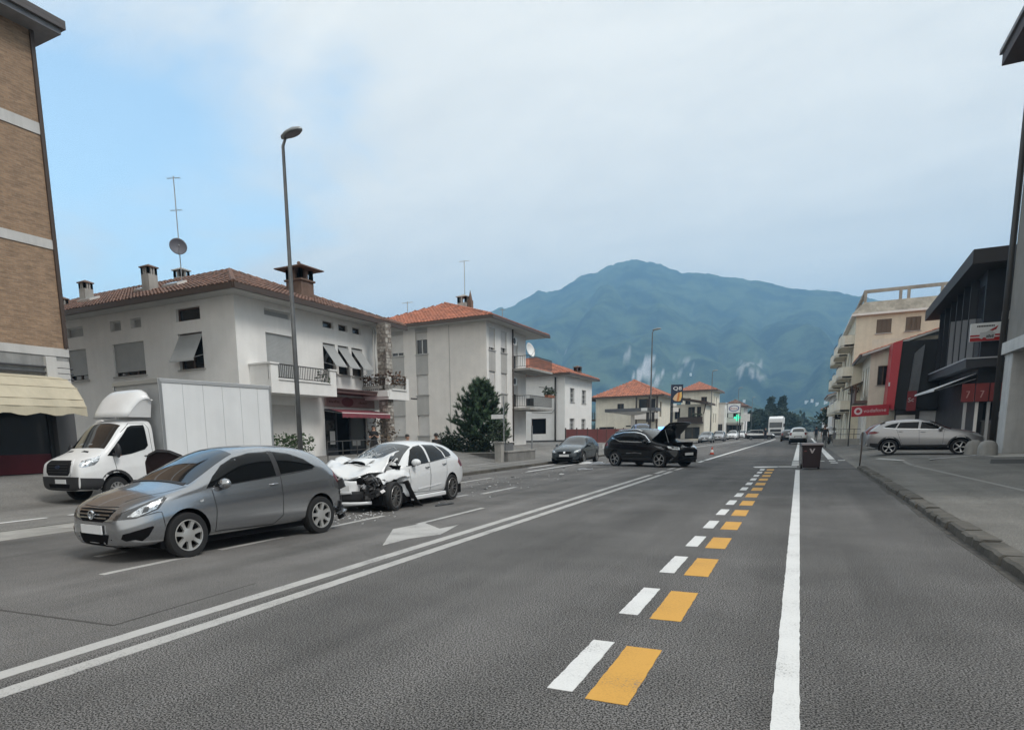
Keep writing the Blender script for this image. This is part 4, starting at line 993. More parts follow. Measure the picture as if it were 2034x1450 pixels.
    def seam(s, path, sd, wdt=.009, parent=None, m=None, name='door_seam', top=False):
        b = MB(); pts = []
        for a, c in zip(path, path[1:]):
            a, c = Vector(a), Vector(c); k = max(1, int((c - a).length / .06))
            pts += [a.lerp(c, q / k) for q in range(k)]
        pts.append(Vector(path[-1])); pv = None
        for i, p in enumerate(pts):
            t = (pts[min(i + 1, len(pts) - 1)] - pts[max(0, i - 1)]).normalized(); n = Vector((-t.y, t.x)) * wdt / 2; pr = []
            for q in (p + n, p - n):
                hp, hn = s.hit((q.x, q.y, 4), (0, 0, -1)) if top else s.hit((q.x, sd * 3, q.y), (0, -sd, 0))
                pr.append(None if hp is None else hp + (Vector((0, 0, .003)) if top else Vector((0, sd * .003, 0))))
            if None in pr: pv = None; continue
            if pv:
                nb = len(b.v); b.v += [tuple(v) for v in (pv[0], pv[1], pr[1], pr[0])]; b.f.append([nb, nb + 1, nb + 2, nb + 3]); b.m.append(0)
            pv = pr
        return b.build(name, m or SEAM, parent or s.body)
    def handle(s, x, z, sd, m, L=.16):
        hp, hn = s.hit((x, sd * 3, z), (0, -sd, 0))
        if hp is None: return
        b = MB(); b.tube([hp + Vector((L / 2, sd * -.005, 0)), hp + Vector((L * .32, sd * .03, .004)), hp + Vector((-L * .32, sd * .03, .008)), hp + Vector((-L / 2, sd * -.005, .008))], .014, 8)
        return b.build('door_handle', m, s.root, smooth=True)
def wheel(root, x, y, r, wd, spokes, sd, rimcol=ALLOY, hub=.2, style='thin', rimk=.68, steer=0.0, cache={}):
    key = (r, wd, spokes, rimcol.name, style)
    if key not in cache:
        t = MB(); hw = wd / 2; t.lathe([(r * .62, -hw * .9), (r * .80, -hw), (r * .95, -hw * .95), (r, -hw * .7), (r * 1.003, 0), (r, hw * .7), (r * .95, hw * .95), (r * .80, hw), (r * rimk, hw * .92), (r * .62, hw * .6), (r * .55, 0)], 40, axis='Y')
        rm = MB(); R0 = r * rimk
        rm.lathe([(R0, hw * .96), (R0 * .985, hw * 1.0), (R0 * .93, hw * .97), (R0 * .90, hw * .5), (R0 * .88, hw * .1)], 40, axis='Y')
        rm.lathe([(.0005, hw * .92), (R0 * hub * .8, hw * .92), (R0 * hub, hw * .86), (R0 * hub * 1.05, hw * .5)], 24, axis='Y')
        for k in range(spokes):
            a = 2 * pi * k / spokes
            def pt(rad, off, y): return (math.cos(a) * rad - math.sin(a) * off, y, -(math.sin(a) * rad + math.cos(a) * off))
            wi, wo = {'thin': (.055, .06), 'broad': (.26, .30), 'five': (.16, .13), 'star': (.15, .26)}[style]
            a0, a1 = wi * R0 * .5, wo * R0 * .5; rows = []
            for q in (0, .33, .66, 1):
                rad = lerp(R0 * hub * .7, R0 * .94, q); ww = lerp(a0, a1, q) * (1.25 if q in (0, 1) and style == 'broad' else 1) ; yy = hw * (.90 - .10 * math.sin(q * pi) + .04 * q)
                rows.append([pt(rad, -ww, yy - .035), pt(rad, -ww * .8, yy), pt(rad, ww * .8, yy), pt(rad, ww, yy - .035)])
            nb = len(rm.v)
            for rw in rows: rm.v += rw
            for i in range(3):
                for j in range(3): rm.f.append([nb + i * 4 + j, nb + (i + 1) * 4 + j, nb + (i + 1) * 4 + j + 1, nb + i * 4 + j + 1]); rm.m.append(0)
        dk = MB(); dk.lathe([(.0005, hw * .12), (R0 * .5, hw * .15), (R0 * .92, hw * .1)], 32, axis='Y')  # near-black backing disc, paints the shade seen between the spokes
        me = []
        for m_, mm in ((t, BLACK), (rm, rimcol), (dk, DARK)):
            q = m_.mesh('wheel', mm, True); bx = bmesh.new(); bx.from_mesh(q); bmesh.ops.recalc_face_normals(bx, faces=bx.faces); bx.to_mesh(q); bx.free(); sharp(q, math.radians(38)); me.append(q)
        cache[key] = me
    me = cache[key]; o = bpy.data.objects.new('wheel', me[0]); COL.objects.link(o); o.parent = root; o.location = (x, y, r - .008)
    o.rotation_euler = (0, R.uniform(0, 1.2) if sd > 0 else R.uniform(0, 1.2), (0 if sd > 0 else pi) + steer)
    for nm, q in (('rim', me[1]), ('spoke_shade', me[2])):
        c = bpy.data.objects.new(nm, q); COL.objects.link(c); c.parent = o
    return o
def mirror(root, x, y, z, sd, m, s=1.0):
    b = MB(); b.ball((x, y + sd * .10 * s, z), 1, 14, 8, sc=(.075 * s, .115 * s, .075 * s)); o = b.build('wing_mirror', m, root, smooth=True)
    b = MB(); b.tube([(x + .01, y - sd * .07, z - .075 * s), (x, y + sd * .08 * s, z - .05 * s)], .03 * s, 8); b.build('mirror_arm', PLAST, o)
    return o
def plate(root, x, z, y=0, w_=.52, h_=.11, back=False, txt=False):
    b = MB().box(x - .012, x + .004, y - w_ / 2, y + w_ / 2, z - h_ / 2, z + h_ / 2); o = b.build('number_plate', PLATEM, root)
    return o
def underbody(root, x0, x1, w_, z0, z1, name='underbody'):  # near-black box, set low and wide to deepen the shade beneath the cars
    return MB().box(x0, x1, -w_, w_, z0, z1).build(name, DARK, root)

# ------------------------------------------------------------------ steel grey hatchback in front
co = thing('parked_car', 'silver grey three door hatchback with silver hubcaps, nearest to the camera', 'car', (-8.164, 6.324, 0), -1.681)
ST = [(.845, .26, .50, .54, .42, .34, .38, .01), (.80, .21, .56, .66, .60, .50, .55, .015), (.70, .19, .66, .74, .74, .62, .69, .03), (.48, .19, .76, .835, .83, .70, .78, .04), (.20, .19, .835, .905, .868, .74, .82, .045), (-.08, .19, .875, .965, .874, .745, .835, .05),
      (-.27, .19, .895, 1.06, .874, .72, .84, .06), (-.5, .19, .91, 1.175, .874, .69, .84, .06), (-.8, .19, .925, 1.31, .874, .66, .84, .055), (-1.05, .19, .94, 1.405, .874, .64, .84, .05), (-1.3, .19, .955, 1.445, .874, .63, .84, .045), (-1.75, .19, .98, 1.465, .874, .625, .84, .04),
      (-2.2, .19, 1.0, 1.445, .872, .615, .84, .035), (-2.55, .20, 1.03, 1.40, .862, .60, .83, .03), (-2.8, .22, 1.02, 1.32, .84, .58, .80, .02), (-2.95, .25, .98, 1.14, .81, .59, .77, .015), (-3.08, .30, .88, .97, .77, .60, .72, .01), (-3.17, .36, .66, .74, .70, .56, .64, .0)]
C1 = Car(co, ST, P_SILVER, [(0, .352), (-2.511, .352)], .93)
for sd in (1, -1):
    C1.side('side_window', [(-.36, .925), (-.52, 1.07), (-.74, 1.215), (-.98, 1.315), (-1.28, 1.375), (-1.62, 1.385), (-1.62, 1.015), (-1.0, .965), (-.55, .93)], sd, SGLASS)
    C1.side('quarter_window', [(-1.72, 1.385), (-2.02, 1.345), (-2.30, 1.245), (-2.50, 1.11), (-2.42, 1.085), (-1.72, 1.03)], sd, SGLASS)
    C1.side('window_trim', [(-1.62, 1.39), (-1.72, 1.39), (-1.72, 1.025), (-1.62, 1.01)], sd, PLAST, .003)
    C1.seam([(-.43, .90), (-.46, .60), (-.43, .30), (-1.50, .27), (-1.68, .40), (-1.70, .99)], sd)
    C1.seam([(-.36, .915), (-1.62, 1.005), (-2.44, 1.075)], sd, .014, m=PLAST, name='window_sill')
    C1.seam([(.62, .62), (.42, .66), (.36, .66), (.33, .45)], sd)
    C1.handle(-1.54, .885, sd, P_SILVER); mirror(co, -.60, sd * .80, .965, sd, P_SILVER)
    H_ = C1.diag('headlight', [(-.27, .575), (-.20, .655), (.10, .765), (.36, .865), (.39, .83), (.30, .70), (.05, .60)], sd, HLDK, .006)
    C1.diag('lamp_reflector', [(-.06, .625), (.10, .735), (.35, .845), (.28, .71), (.06, .62)], sd, HLIN, .009, H_)
    C1.diag('lamp_glass', [(.115, .66), (.15, .74), (.20, .75), (.19, .68)], sd, HLDK, .012, H_, .02)
    f_ = C1.diag('fog_lamp_recess', [(-.16, .34), (-.12, .42), (.22, .50), (.24, .47), (.17, .36), (.09, .30), (.02, .325), (-.1, .31)], sd, DARK, .005)
    C1.diag('recess_trim', [(-.16, .42), (.24, .515), (.25, .495), (-.15, .395)], sd, P_SILVER, .012, f_)
    C1.diag('tail_lamp', [(-.40, .82), (-.37, 1.02), (-.20, 1.06), (-.09, .93), (-.17, .82)], sd, REDGL, .006, back=True)
ea, eb = (0, 1, 0), Vector((-.93, 0, .45))
C1.patch('windscreen', [(-.69, .0), (-.35, -.025), (0, -.04), (.35, -.025), (.69, .0), (.60, .5), (.53, .93), (.25, .975), (0, .985), (-.25, .975), (-.53, .93), (-.60, .5)], Vector((-.15, 0, .98)) + Vector((.9, 0, 1.86)), ea, eb, (-.45, 0, -.93), CGLASS, .004, None, .08)
C1.patch('wiper_cowl', [(-.66, -.05), (.66, -.05), (.64, .01), (0, -.03), (-.64, .01)], Vector((-.15, 0, .98)) + Vector((.9, 0, 1.86)), ea, eb, (-.45, 0, -.93), PLAST, .008, None, .05)
C1.patch('rear_window', [(-.5, 0), (.5, 0), (.46, 1), (-.46, 1)], Vector((-4.5, 0, 2.1)), ea, Vector((.2, 0, .3)), (.85, 0, -.5), CGLASS, .004)
C1.seam([(.60, .40), (.20, .66), (-.10, .72)], 1, .008, name='bonnet_seam', top=True); C1.seam([(.60, -.40), (.20, -.66), (-.10, -.72)], 1, .008, name='bonnet_seam', top=True)
C1.seam([(.695, -.42), (.725, -.2), (.735, 0), (.725, .2), (.695, .42)], 1, .01, name='bonnet_edge', top=True)
gr = C1.front('grille', [(-.43, .705), (-.2, .715), (.2, .715), (.43, .705), (.36, .60), (.24, .545), (-.24, .545), (-.36, .60)], DARK, .004)
for z, hw in ((.685, .40), (.64, .37), (.598, .32)): C1.front('grille_bar', [(-hw, z - .009), (hw, z - .009), (hw, z + .009), (-hw, z + .009)], mat('dim_chrome', (.32, .33, .34), .25, 1.0), .014, gr)
em = MB(); n = 24
for i in range(n):   # ring emblem crossed by a bolt
    a0, a1 = 2 * pi * i / n, 2 * pi * (i + 1) / n
    for ra, rb in ((.052, .066),): em.add([(.86, math.cos(a) * r_, .632 + math.sin(a) * r_ * .92) for a, r_ in ((a0, ra), (a1, ra), (a1, rb), (a0, rb))] + [(.835, math.cos(a) * r_, .632 + math.sin(a) * r_ * .92) for a, r_ in ((a0, ra), (a1, ra), (a1, rb), (a0, rb))], [(0, 1, 2, 3), (3, 2, 6, 7), (1, 0, 4, 5)])
em.prism([(-.085, .02), (.02, .018), (-.02, -.002), (.085, -.02), (-.02, -.016), (.022, .002)], .85, .862, tf=lambda a, b_, c: (c, a, .632 + b_))
em.build('emblem', CHROME, co)
C1.front('lower_grille', [(-.36, .385), (.36, .385), (.30, .26), (.18, .225), (-.18, .225), (-.30, .26)], DARK, .004)
plate(co, .868, .445, 0, .50, .115)
C1.front('bumper_lip', [(-.62, .20), (.62, .20), (.60, .235), (-.60, .235)], PLAST, .006)
for sd in (1, -1): C1.side('side_blinker', [(-.20, .76), (-.27, .775), (-.265, .745), (-.215, .735)], sd, LAMPGL, .006, h=.02)
for x in (0, -2.511):
    for sd in (1, -1): wheel(co, x, sd * .762, .312, .195, 7, sd, mat('hubcap_silver', (.46, .455, .44), .38, .5), .42, 'broad', .69)
underbody(co, -2.85, .36, .74, .16, .35)
MB().tube([(-2.55, .2, 1.44), (-2.72, .2, 1.56)], .006, 6).build('aerial', BLACK, co)
rb = MB(); rr = random.Random(5)   # torn rear bumper corner
for k in range(7):
    a = Vector((-3.08 + rr.uniform(-.06, .06), .74 + rr.uniform(-.05, .08), .78 - k * .085)); rb.obox(a, (.05, .14, .15), rr.uniform(-.6, .6), mtx=Matrix.Rotation(rr.uniform(-.5, .5), 4, 'X') @ Matrix.Rotation(rr.uniform(-.7, .7), 4, 'Z'))
q = rb.build('torn_bumper', PLAST, co); q['kind'] = 'stuff'
rb = MB(); rb.bar((-3.1, .5, .38), (-3.06, .86, .33), .12, .02); rb.bar((-3.05, .86, .33), (-2.86, .88, .28), .1, .02); rb.build('bumper_strip', P_SILVER, co)

# ------------------------------------------------------------------ generic five door shape
def std_stations(L=1.0, W=1.0, Hh=1.0, van=False):
    S_ = [(.87, .28, .50, .54, .44, .36, .4, .01), (.82, .22, .58, .68, .64, .54, .6, .015), (.70, .19, .68, .77, .77, .65, .72, .03), (.42, .19, .78, .865, .845, .72, .79, .04), (.1, .19, .835, .925, .868, .745, .82, .045), (-.25, .19, .87, .97, .872, .75, .835, .05),
          (-.46, .19, .89, 1.05, .872, .72, .84, .06), (-.75, .19, .905, 1.20, .872, .68, .84, .06), (-1.05, .19, .92, 1.335, .872, .645, .84, .055), (-1.28, .19, .935, 1.405, .872, .63, .84, .05), (-1.6, .19, .955, 1.445, .872, .622, .84, .045), (-2.1, .19, .985, 1.45, .872, .615, .84, .04),
          (-2.5, .2, 1.0, 1.425, .868, .605, .84, .035), (-2.85, .21, 1.01, 1.375, .855, .59, .82, .03), (-3.12, .24, 1.0, 1.27, .83, .58, .79, .02), (-3.30, .28, .96, 1.10, .80, .59, .75, .015), (-3.44, .33, .86, .95, .75, .59, .7, .01), (-3.52, .40, .64, .72, .68, .54, .62, 0)]
    return [(x * L, zb * Hh, zk * Hh, zt * Hh, wb * W, wt * W, wl * W, cr) for x, zb, zk, zt, wb, wt, wl, cr in S_]
def std_windows(c, L, Hh, root, sides=(1, -1), quarter=True):
    q = lambda pts: [(x * L, z * Hh) for x, z in pts]
    for sd in sides:
        c.side('side_window', q([(-.62, .935), (-.82, 1.12), (-1.05, 1.275), (-1.25, 1.345), (-1.50, 1.375), (-1.53, .975), (-.95, .945)]), sd, SGLASS)
        c.side('rear_side_window', q([(-1.60, 1.38), (-2.10, 1.365), (-2.30, 1.20), (-2.36, 1.045), (-1.62, .985)]), sd, SGLASS)
        if quarter: c.side('quarter_window', q([(-2.18, 1.36), (-2.50, 1.30), (-2.72, 1.17), (-2.74, 1.10), (-2.60, 1.07), (-2.42, 1.06), (-2.38, 1.19)]), sd, SGLASS)
        c.seam(q([(-.62, .87), (-.62, .35), (-1.5, .30), (-1.56, .97)]), sd); c.seam(q([(-1.56, .97), (-1.52, .30), (-2.2, .30), (-2.34, .66), (-2.42, 1.05)]), sd)
        c.seam(q([(-.55, .925), (-1.5, .965), (-2.7, 1.06)]), sd, .012, m=PLAST, name='window_sill')
        c.handle(-1.42 * L, .86 * Hh, sd, MATS.get('dim_chrome', CHROME)); c.handle(-2.25 * L, .90 * Hh, sd, MATS.get('dim_chrome', CHROME))
    dirn = Vector((-.43 * Hh, 0, -.83 * L)).normalized(); base = Vector((-.36 * L, 0, .99 * Hh)); eb = Vector((-.86 * L, 0, .42 * Hh))
    c.patch('windscreen', [(-.69, .0), (0, -.05), (.69, .0), (.60, .5), (.54, .93), (0, .985), (-.54, .93), (-.60, .5)], base - dirn * 2, (0, 1, 0), eb, dirn, CGLASS, .004, None, .09)
    c.patch('rear_window', [(-.54, .08), (.54, .08), (.48, .92), (-.48, .92)], Vector((-3.36 * L, 0, 1.04 * Hh)) - Vector((.55, 0, -.45)).normalized() * 2, (0, 1, 0), Vector((.42 * L, 0, .34 * Hh)), (.55, 0, -.45), CGLASS, .004, None, .09)
def std_car(label, x, y, z, rz, paint, L=1.0, W=1.0, Hh=1.0, cat='car', name='parked_car', group=None, wr=.31, spokes=9, wstyle='thin', detail=True, lights=False, sub=2, grille=True, mirrors=True, wheel_rim=ALLOY, rails=False):
    t = thing(name, label, cat, (x, y, z), rz, group); c = Car(t, std_stations(L, W, Hh), paint, [(0, wr * 1.13), (-2.62 * L, wr * 1.13)], .93 * W, sub=sub)
    std_windows(c, L, Hh, t)
    q = lambda pts: [(a * W, z * Hh) for a, z in pts]
    for sd in (1, -1):
        c.diag('headlight', q([(-.22, .60), (-.14, .70), (.14, .775), (.28, .80), (.26, .70), (.08, .63)]), sd, LAMPGL, .006)
        c.diag('tail_lamp', [(a - (3.5 * L - 3.5) * .7071, z * Hh) for a, z in [(-.62, .78), (-.58, 1.0), (-.32, 1.03), (-.17, .90), (-.26, .78)]], sd, REDGL, .006, back=True)
        if mirrors: mirror(t, -.74 * L, sd * .81 * W, .96 * Hh, sd, paint)
    if grille:
        c.front('grille', q([(-.42, .66), (.42, .66), (.36, .56), (-.36, .56)]), DARK, .006); c.front('lower_grille', q([(-.5, .38), (.5, .38), (.42, .26), (-.42, .26)]), DARK, .005)
        c.front('emblem', [(math.cos(i * pi / 5) * .06, .625 * Hh + math.sin(i * pi / 5) * .055) for i in range(10)], CHROME, .014, h=.03)
    plate(t, .895 * L, .46 * Hh); plate(t, -3.53 * L, .62 * Hh, back=True)
    for xx in (0, -2.62 * L):
        for sd in (1, -1): wheel(t, xx, sd * .765 * W, wr, .2, spokes, sd, wheel_rim, .2, wstyle)
    underbody(t, -3.2 * L, .6 * L, .80 * W, .16, .36 * Hh)
    if rails:
        b = MB()
        for sd in (1, -1): b.tube([(-1.25 * L, sd * .6 * W, 1.44 * Hh), (-1.5 * L, sd * .6 * W, 1.52 * Hh), (-2.6 * L, sd * .58 * W, 1.51 * Hh), (-2.85 * L, sd * .57 * W, 1.43 * Hh)], .02, 8)
        b.build('roof_rail', CHROME, t)
    return t, c

# ------------------------------------------------------------------ white crashed hatchback
cw = thing('crashed_car', 'white hatchback with crumpled bonnet and torn open front behind the grey hatchback', 'car', (-8.486, 11.974, 0), -1.574)
STW = [s_ for s_ in std_stations() if s_[0] < -.4]; STW = [(-.33, .30, .80, .93, .74, .66, .72, .03)] + STW
def wwarp(v):
    k = sm(-.9, -.35, v.x)
    if k > 0:
        n = noise.noise_vector(v * 5.5) * .045 * k; v = v + Vector((n.x, n.y * .7, n.z))
    return v
C2 = Car(cw, STW, P_WHITE, [(-.02, .40), (-2.62, .358)], .93, warp=wwarp); std_windows(C2, 1, 1, cw)
for sd in (1, -1):
    C2.diag('tail_lamp', [(-.60, .80), (-.57, 1.0), (-.33, 1.03), (-.17, .92), (-.26, .80)], sd, REDGL, .006, back=True)
    mirror(cw, -.80, sd * .81, 1.0, sd, P_WHITE, 1.05)
    b = MB(); b.box(-2.28, -.72, sd * .80 - .06, sd * .80 + .07, .15, .255); bevel_obj(b.build('side_skirt', P_WHITE, cw), .02)
C2.side('door_trim', [(-.95, .40), (-2.05, .455), (-2.05, .43), (-.95, .375)], 1, P_WHITE, .012)
# shattered windscreen web
sh_ = MB(); rr = random.Random(9)
for k in range(34):
    y0, s0 = rr.uniform(-.45, .05), rr.uniform(.15, .6); p = None
    for j in range(4):
        q = Vector((-.36 - .86 * s0, y0, .99 + .42 * s0)); h, _ = C2.hit(q + Vector((.43, 0, .83)) * 1.5, (-.43, 0, -.83))
        if h is not None:
            h = h + Vector((.004, 0, .010))
            if p is not None: sh_.bar(p, h, .007, .003)
            p = h
        y0 += rr.uniform(-.13, .13); s0 = min(.9, max(.05, s0 + rr.uniform(-.13, .13)))
q = sh_.build('glass_cracks', mat('crazed_glass', (.55, .58, .6), .5), cw); q['kind'] = 'stuff'
rr = random.Random(21)
def sheet(name, fn, nu, nv, m, parent, amp=.03, fr=6.0, thick=.006, seed=0.0, crease=True):
    b = MB()
    for i in range(nu + 1):
        for j in range(nv + 1):
            p = Vector(fn(i / nu, j / nv)); n = noise.noise_vector(p * fr + Vector((seed, seed, seed)))
            if crease: n = Vector([math.copysign(abs(c) ** .6, c) * .8 for c in n])
            b.v.append(tuple(p + n * amp))
    for i in range(nu):
        for j in range(nv): a = i * (nv + 1) + j; b.f.append([a, a + 1, a + nv + 2, a + nv + 1]); b.m.append(0)
    o = b.build(name, m, parent, smooth=True); md = o.modifiers.new('t', 'SOLIDIFY'); md.thickness = thick; md.offset = 0; sharp(o.data, math.radians(30)); return o
def hoodf(t, s):
    s = s * 2 - 1     # -1 right .. 1 left ; t 0 rear .. 1 front
    zr = 1.08 + .05 * abs(s) + .17 * sm(.25, 1, s); zf = lerp(.76, .92, sm(-.1, -1, s)) + .04 * sm(.3, 1, s)
    ur = -.50 - .06 * s; uf = .60 - .12 * sm(0, -1, s) - .50 * sm(.35, 1, s)
    y = lerp(.80, .70, t) * s - .06 + .0 * t - .12 * sm(.4, 1, s) * (1 - t)
    z = lerp(zr, zf, t ** 1.25) + .05 * math.sin(pi * t) - .05 * math.exp(-((t - .38) / .07) ** 2) + .03 * math.sin(s * 5 + t * 4)
    return (lerp(ur, uf, t), y, z)
HD = sheet('crumpled_bonnet', hoodf, 26, 24, P_WHITE, cw, .026, 4.2, seed=2)
sc_ = MB(); nn = 12
for i in range(nn + 1):
    a = pi * i / nn; yy = math.cos(a) * .30 - .08; hh = math.sin(a) ** .6
    sc_.v += [(.16, yy, .975 + .10 * hh), (-.06, yy * .97, 1.05 + .085 * hh), (-.30, yy * .85, 1.10 + .02 * hh)]
for i in range(nn):
    for j in range(2): sc_.f.append([i * 3 + j, i * 3 + j + 1, i * 3 + j + 4, i * 3 + j + 3]); sc_.m.append(0)
sc0 = sc_.build('bonnet_scoop', P_WHITE, cw, smooth=True)
b = MB(); b.add([(.13, math.cos(pi * i / 12) * .28 - .08, .965 + .085 * math.sin(pi * i / 12) ** .6) for i in range(13)], [list(range(13))[::-1]]); b.build('scoop_mouth', DARK, sc0)
sheet('crumpled_bonnet_edge', lambda t, s: (lerp(.13, .16, s), lerp(-.46, .34, t), .955 + .03 * s - .02 * math.sin(t * 9)), 10, 3, P_WHITE, cw, .015, 9)
b = MB(); b.box(-.42, .42, -.70, .66, .24, .72); b.box(-.44, -.36, -.74, .74, .7, .95); b.build('engine_bay', DARK, cw)
def fendf(t, s):     # t 0 rear .. 1 front along the left side, s 0 top .. 1 bottom
    x = lerp(-.66, .36, t); top = .86 + .02 * math.sin(t * 6) - .10 * sm(.65, 1, t); bot = lerp(.74, .62, t) + .05 * math.sin(t * 3.1) * (1 - t) - .02
    return (x, .82 + .05 * math.sin(t * 7) * s - .12 * sm(.55, 1, t) + .06 * (s - .3) - .10 * (1 - s) ** 3, lerp(top, bot, s))
sheet('crumpled_wing', fendf, 18, 8, P_WHITE, cw, .036, 6.5, seed=5)
sheet('crumpled_wing', lambda t, s: (lerp(-.66, .42, t), -.82 + .1 * sm(.4, 1, t) + .08 * (1 - s) ** 3, lerp(.90 - .1 * t, .45, s) + .16 * math.sin(min(1, abs(t - .62) * 3)) * 0), 12, 6, P_WHITE, cw, .02, 5, seed=8)
sheet('bumper_cover', lambda t, s: (.70 - .34 * abs(t * 2 - 1.15) ** 2.4 + .05 * s, lerp(-.80, .30, t), lerp(.70, .42, s) - .03 * t), 14, 6, P_WHITE, cw, .018, 6, seed=3)
sheet('bumper_lip', lambda t, s: (.80 - .30 * abs(t * 2 - 1) ** 3, lerp(-.62, .58, t), lerp(.235, .17, s) + .01 * t), 14, 2, P_WHITE, cw, .008, 5)
sheet('lower_grille', lambda t, s: (.66 - .22 * abs(t * 2 - 1) ** 3, lerp(-.72, .5, t), lerp(.45, .22, s)), 12, 3, PLAST, cw, .012, 6)
plo = plate(cw, .79, .565, -.06, .5, .115); plo.rotation_euler = (.06, .05, .1)
text_part('plate_text', 'CZ 125', .085, mat('plate_ink', (.03, .03, .04), .6), plo, frame_mtx(Vector((.798, -.06, .565)), (0, 1, 0), (0, 0, 1)), world=False) if False else None
sheet('grille_bar', lambda t, s: (.63 - .15 * abs(t * 2 - 1) ** 2, lerp(-.5, .34, t), .735 + .03 * s - .06 * math.sin(t * pi)), 10, 2, CHROME, cw, .006, 6)
b = MB(); b.lathe([(.0005, .006), (.085, .006), (.095, -.006)], 20, (.70, -.05, .705), 'X'); b.v = [(v[0], v[1], .705 + (v[2] - .705) * .55) for v in b.v]; b.build('emblem', CHROME, cw)
sheet('grille', lambda t, s: (.54, lerp(-.55, .45, t), lerp(.72, .60, s)), 6, 3, DARK, cw, .012, 8)
jk = MB(); jd = MB()
for k in range(46):
    p = Vector((rr.uniform(.22, .58), rr.uniform(.22, .76), rr.uniform(.26, .78))); T = Matrix.Rotation(rr.uniform(0, 3), 4, 'X') @ Matrix.Rotation(rr.uniform(0, 3), 4, 'Z')
    (jk if rr.random() < .45 else jd).obox(p, (rr.uniform(.03, .13), rr.uniform(.04, .18), rr.uniform(.02, .10)), mtx=T)
for k in range(16):
    p = Vector((rr.uniform(.2, .55), rr.uniform(.15, .75), rr.uniform(.25, .8))); (jk if k % 2 else jd).tube([p, p + Vector((rr.uniform(-.1, .1), rr.uniform(-.15, .15), rr.uniform(-.15, .15))), p + Vector((rr.uniform(-.05, .2), rr.uniform(-.2, .2), rr.uniform(-.2, .1)))], rr.uniform(.008, .022), 7)
q = jk.build('engine_parts', BARE, cw); q['kind'] = 'stuff'; q = jd.build('broken_plastic', PLAST, cw); q['kind'] = 'stuff'
b = MB(); pl = [Vector((.52, .36, .56)), Vector((.50, .40, .72)), Vector((.46, .56, .77)), Vector((.40, .66, .70)), Vector((.42, .62, .56)), Vector((.48, .48, .51))]
for i in range(6): b.bar(pl[i], pl[(i + 1) % 6], .035, .03)
b.build('headlight_frame', BARE, cw)
b = MB(); b.box(.3, .52, .30, .72, .30, .47); q = bevel_obj(b.build('fog_lamp_housing', mat('scuffed_plastic', (.06, .06, .062), .5, var=.5, vs=12), cw), .03); q.rotation_euler = (.12, .1, .1)
b = MB(); b.ball((.55, .24, .36), .06, 10, 6, sc=(.6, .8, 1.5)); b.build('horn', BARE, cw, smooth=True)
sheet('wheel_arch_liner', lambda t, s: (lerp(-.40, -.98, t) + .05 * math.sin(t * 3), lerp(.70, .95, s) + .02 * t, .56 * (1 - t) ** 1.2 + .02 + .05 * s * (1 - t)), 10, 6, mat('liner_plastic', (.025, .025, .027), .55), cw, .014, 6, thick=.012)
for x in (0, -2.62):
    for sd in (1, -1): wheel(cw, x, sd * .775, .318, .205, 12, sd, mat('alloy_grey', (.36, .355, .35), .35, .8), .2, 'thin', .74, steer=(.10 if x == 0 else 0))
underbody(cw, -3.2, .40, .80, .14, .36)

# ------------------------------------------------------------------ black SUV with raised bonnet
cb = thing('crashed_suv', 'black SUV with its bonnet raised, standing askew across the lanes', 'car', (-4.998, 30.974, 0), -.542)
def sc_st(L, W, Hh): return std_stations(L, W, Hh)
STB = []
for (x, zb, zk, zt, wb, wt, wl, cr) in std_stations(1.02, 1.04, 1.0):
    up = lerp(1.18, 1.13, sm(1.2, 1.45, zt)); STB.append((x, zb + .03, zk * 1.17, zt * (1.16 if zt < 1.0 else 1.185), wb, wt * 1.04, wl, cr))
C3 = Car(cb, STB, P_BLACK, [(0, .40), (-2.675, .40)], .965, warp=lambda v: v + noise.noise_vector(v * 4) * .035 * (sm(.1, .5, v.x) + .5 * sm(-3.0, -3.4, v.x)))
for sd in (1, -1):
    C3.side('side_window', [(-.70, 1.16), (-.98, 1.36), (-1.2, 1.47), (-1.45, 1.525), (-1.50, 1.16), (-1.0, 1.13)], sd, SGLASS)
    C3.side('rear_side_window', [(-1.56, 1.53), (-2.25, 1.53), (-2.40, 1.19), (-1.58, 1.16)], sd, SGLASS)
    C3.side('quarter_window', [(-2.32, 1.525), (-2.72, 1.46), (-2.88, 1.35), (-2.70, 1.28), (-2.46, 1.20)], sd, SGLASS)
    C3.seam([(-.55, 1.13), (-1.5, 1.13), (-2.42, 1.165), (-2.66, 1.25), (-3.0, 1.33)], sd, .035, m=CHROME, name='chrome_trim'); C3.seam([(-.62, 1.18), (-.96, 1.42), (-1.25, 1.52), (-1.6, 1.57), (-2.3, 1.575), (-2.9, 1.47)], sd, .03, m=CHROME, name='chrome_trim')
    C3.seam([(-.62, 1.08), (-.62, .42), (-1.5, .38), (-1.55, 1.12)], sd); C3.seam([(-1.55, 1.12), (-1.5, .38), (-2.2, .40), (-2.42, 1.14)], sd)
    C3.handle(-1.4, 1.0, sd, P_BLACK); C3.handle(-2.25, 1.04, sd, P_BLACK); mirror(cb, -.78, sd * .86, 1.13, sd, P_BLACK, 1.1)
    hl = C3.diag('headlight', [(-.22, .78), (-.20, .90), (.10, .93), (.30, .94), (.26, .84), (.05, .79)], sd, LAMPGL, .008)
    C3.diag('lamp_housing', [(-.16, .81), (-.14, .86), (.12, .89), (.14, .83)], sd, HLDK, .013, hl)
    C3.diag('tail_lamp', [(-.62, .92), (-.62, 1.08), (-.28, 1.12), (-.20, .96)], sd, REDGL, .006, back=True)
    C3.side('sill_cladding', [(-.45, .42), (-.5, .25), (-2.2, .25), (-2.25, .42)], sd, CLAD, .01)
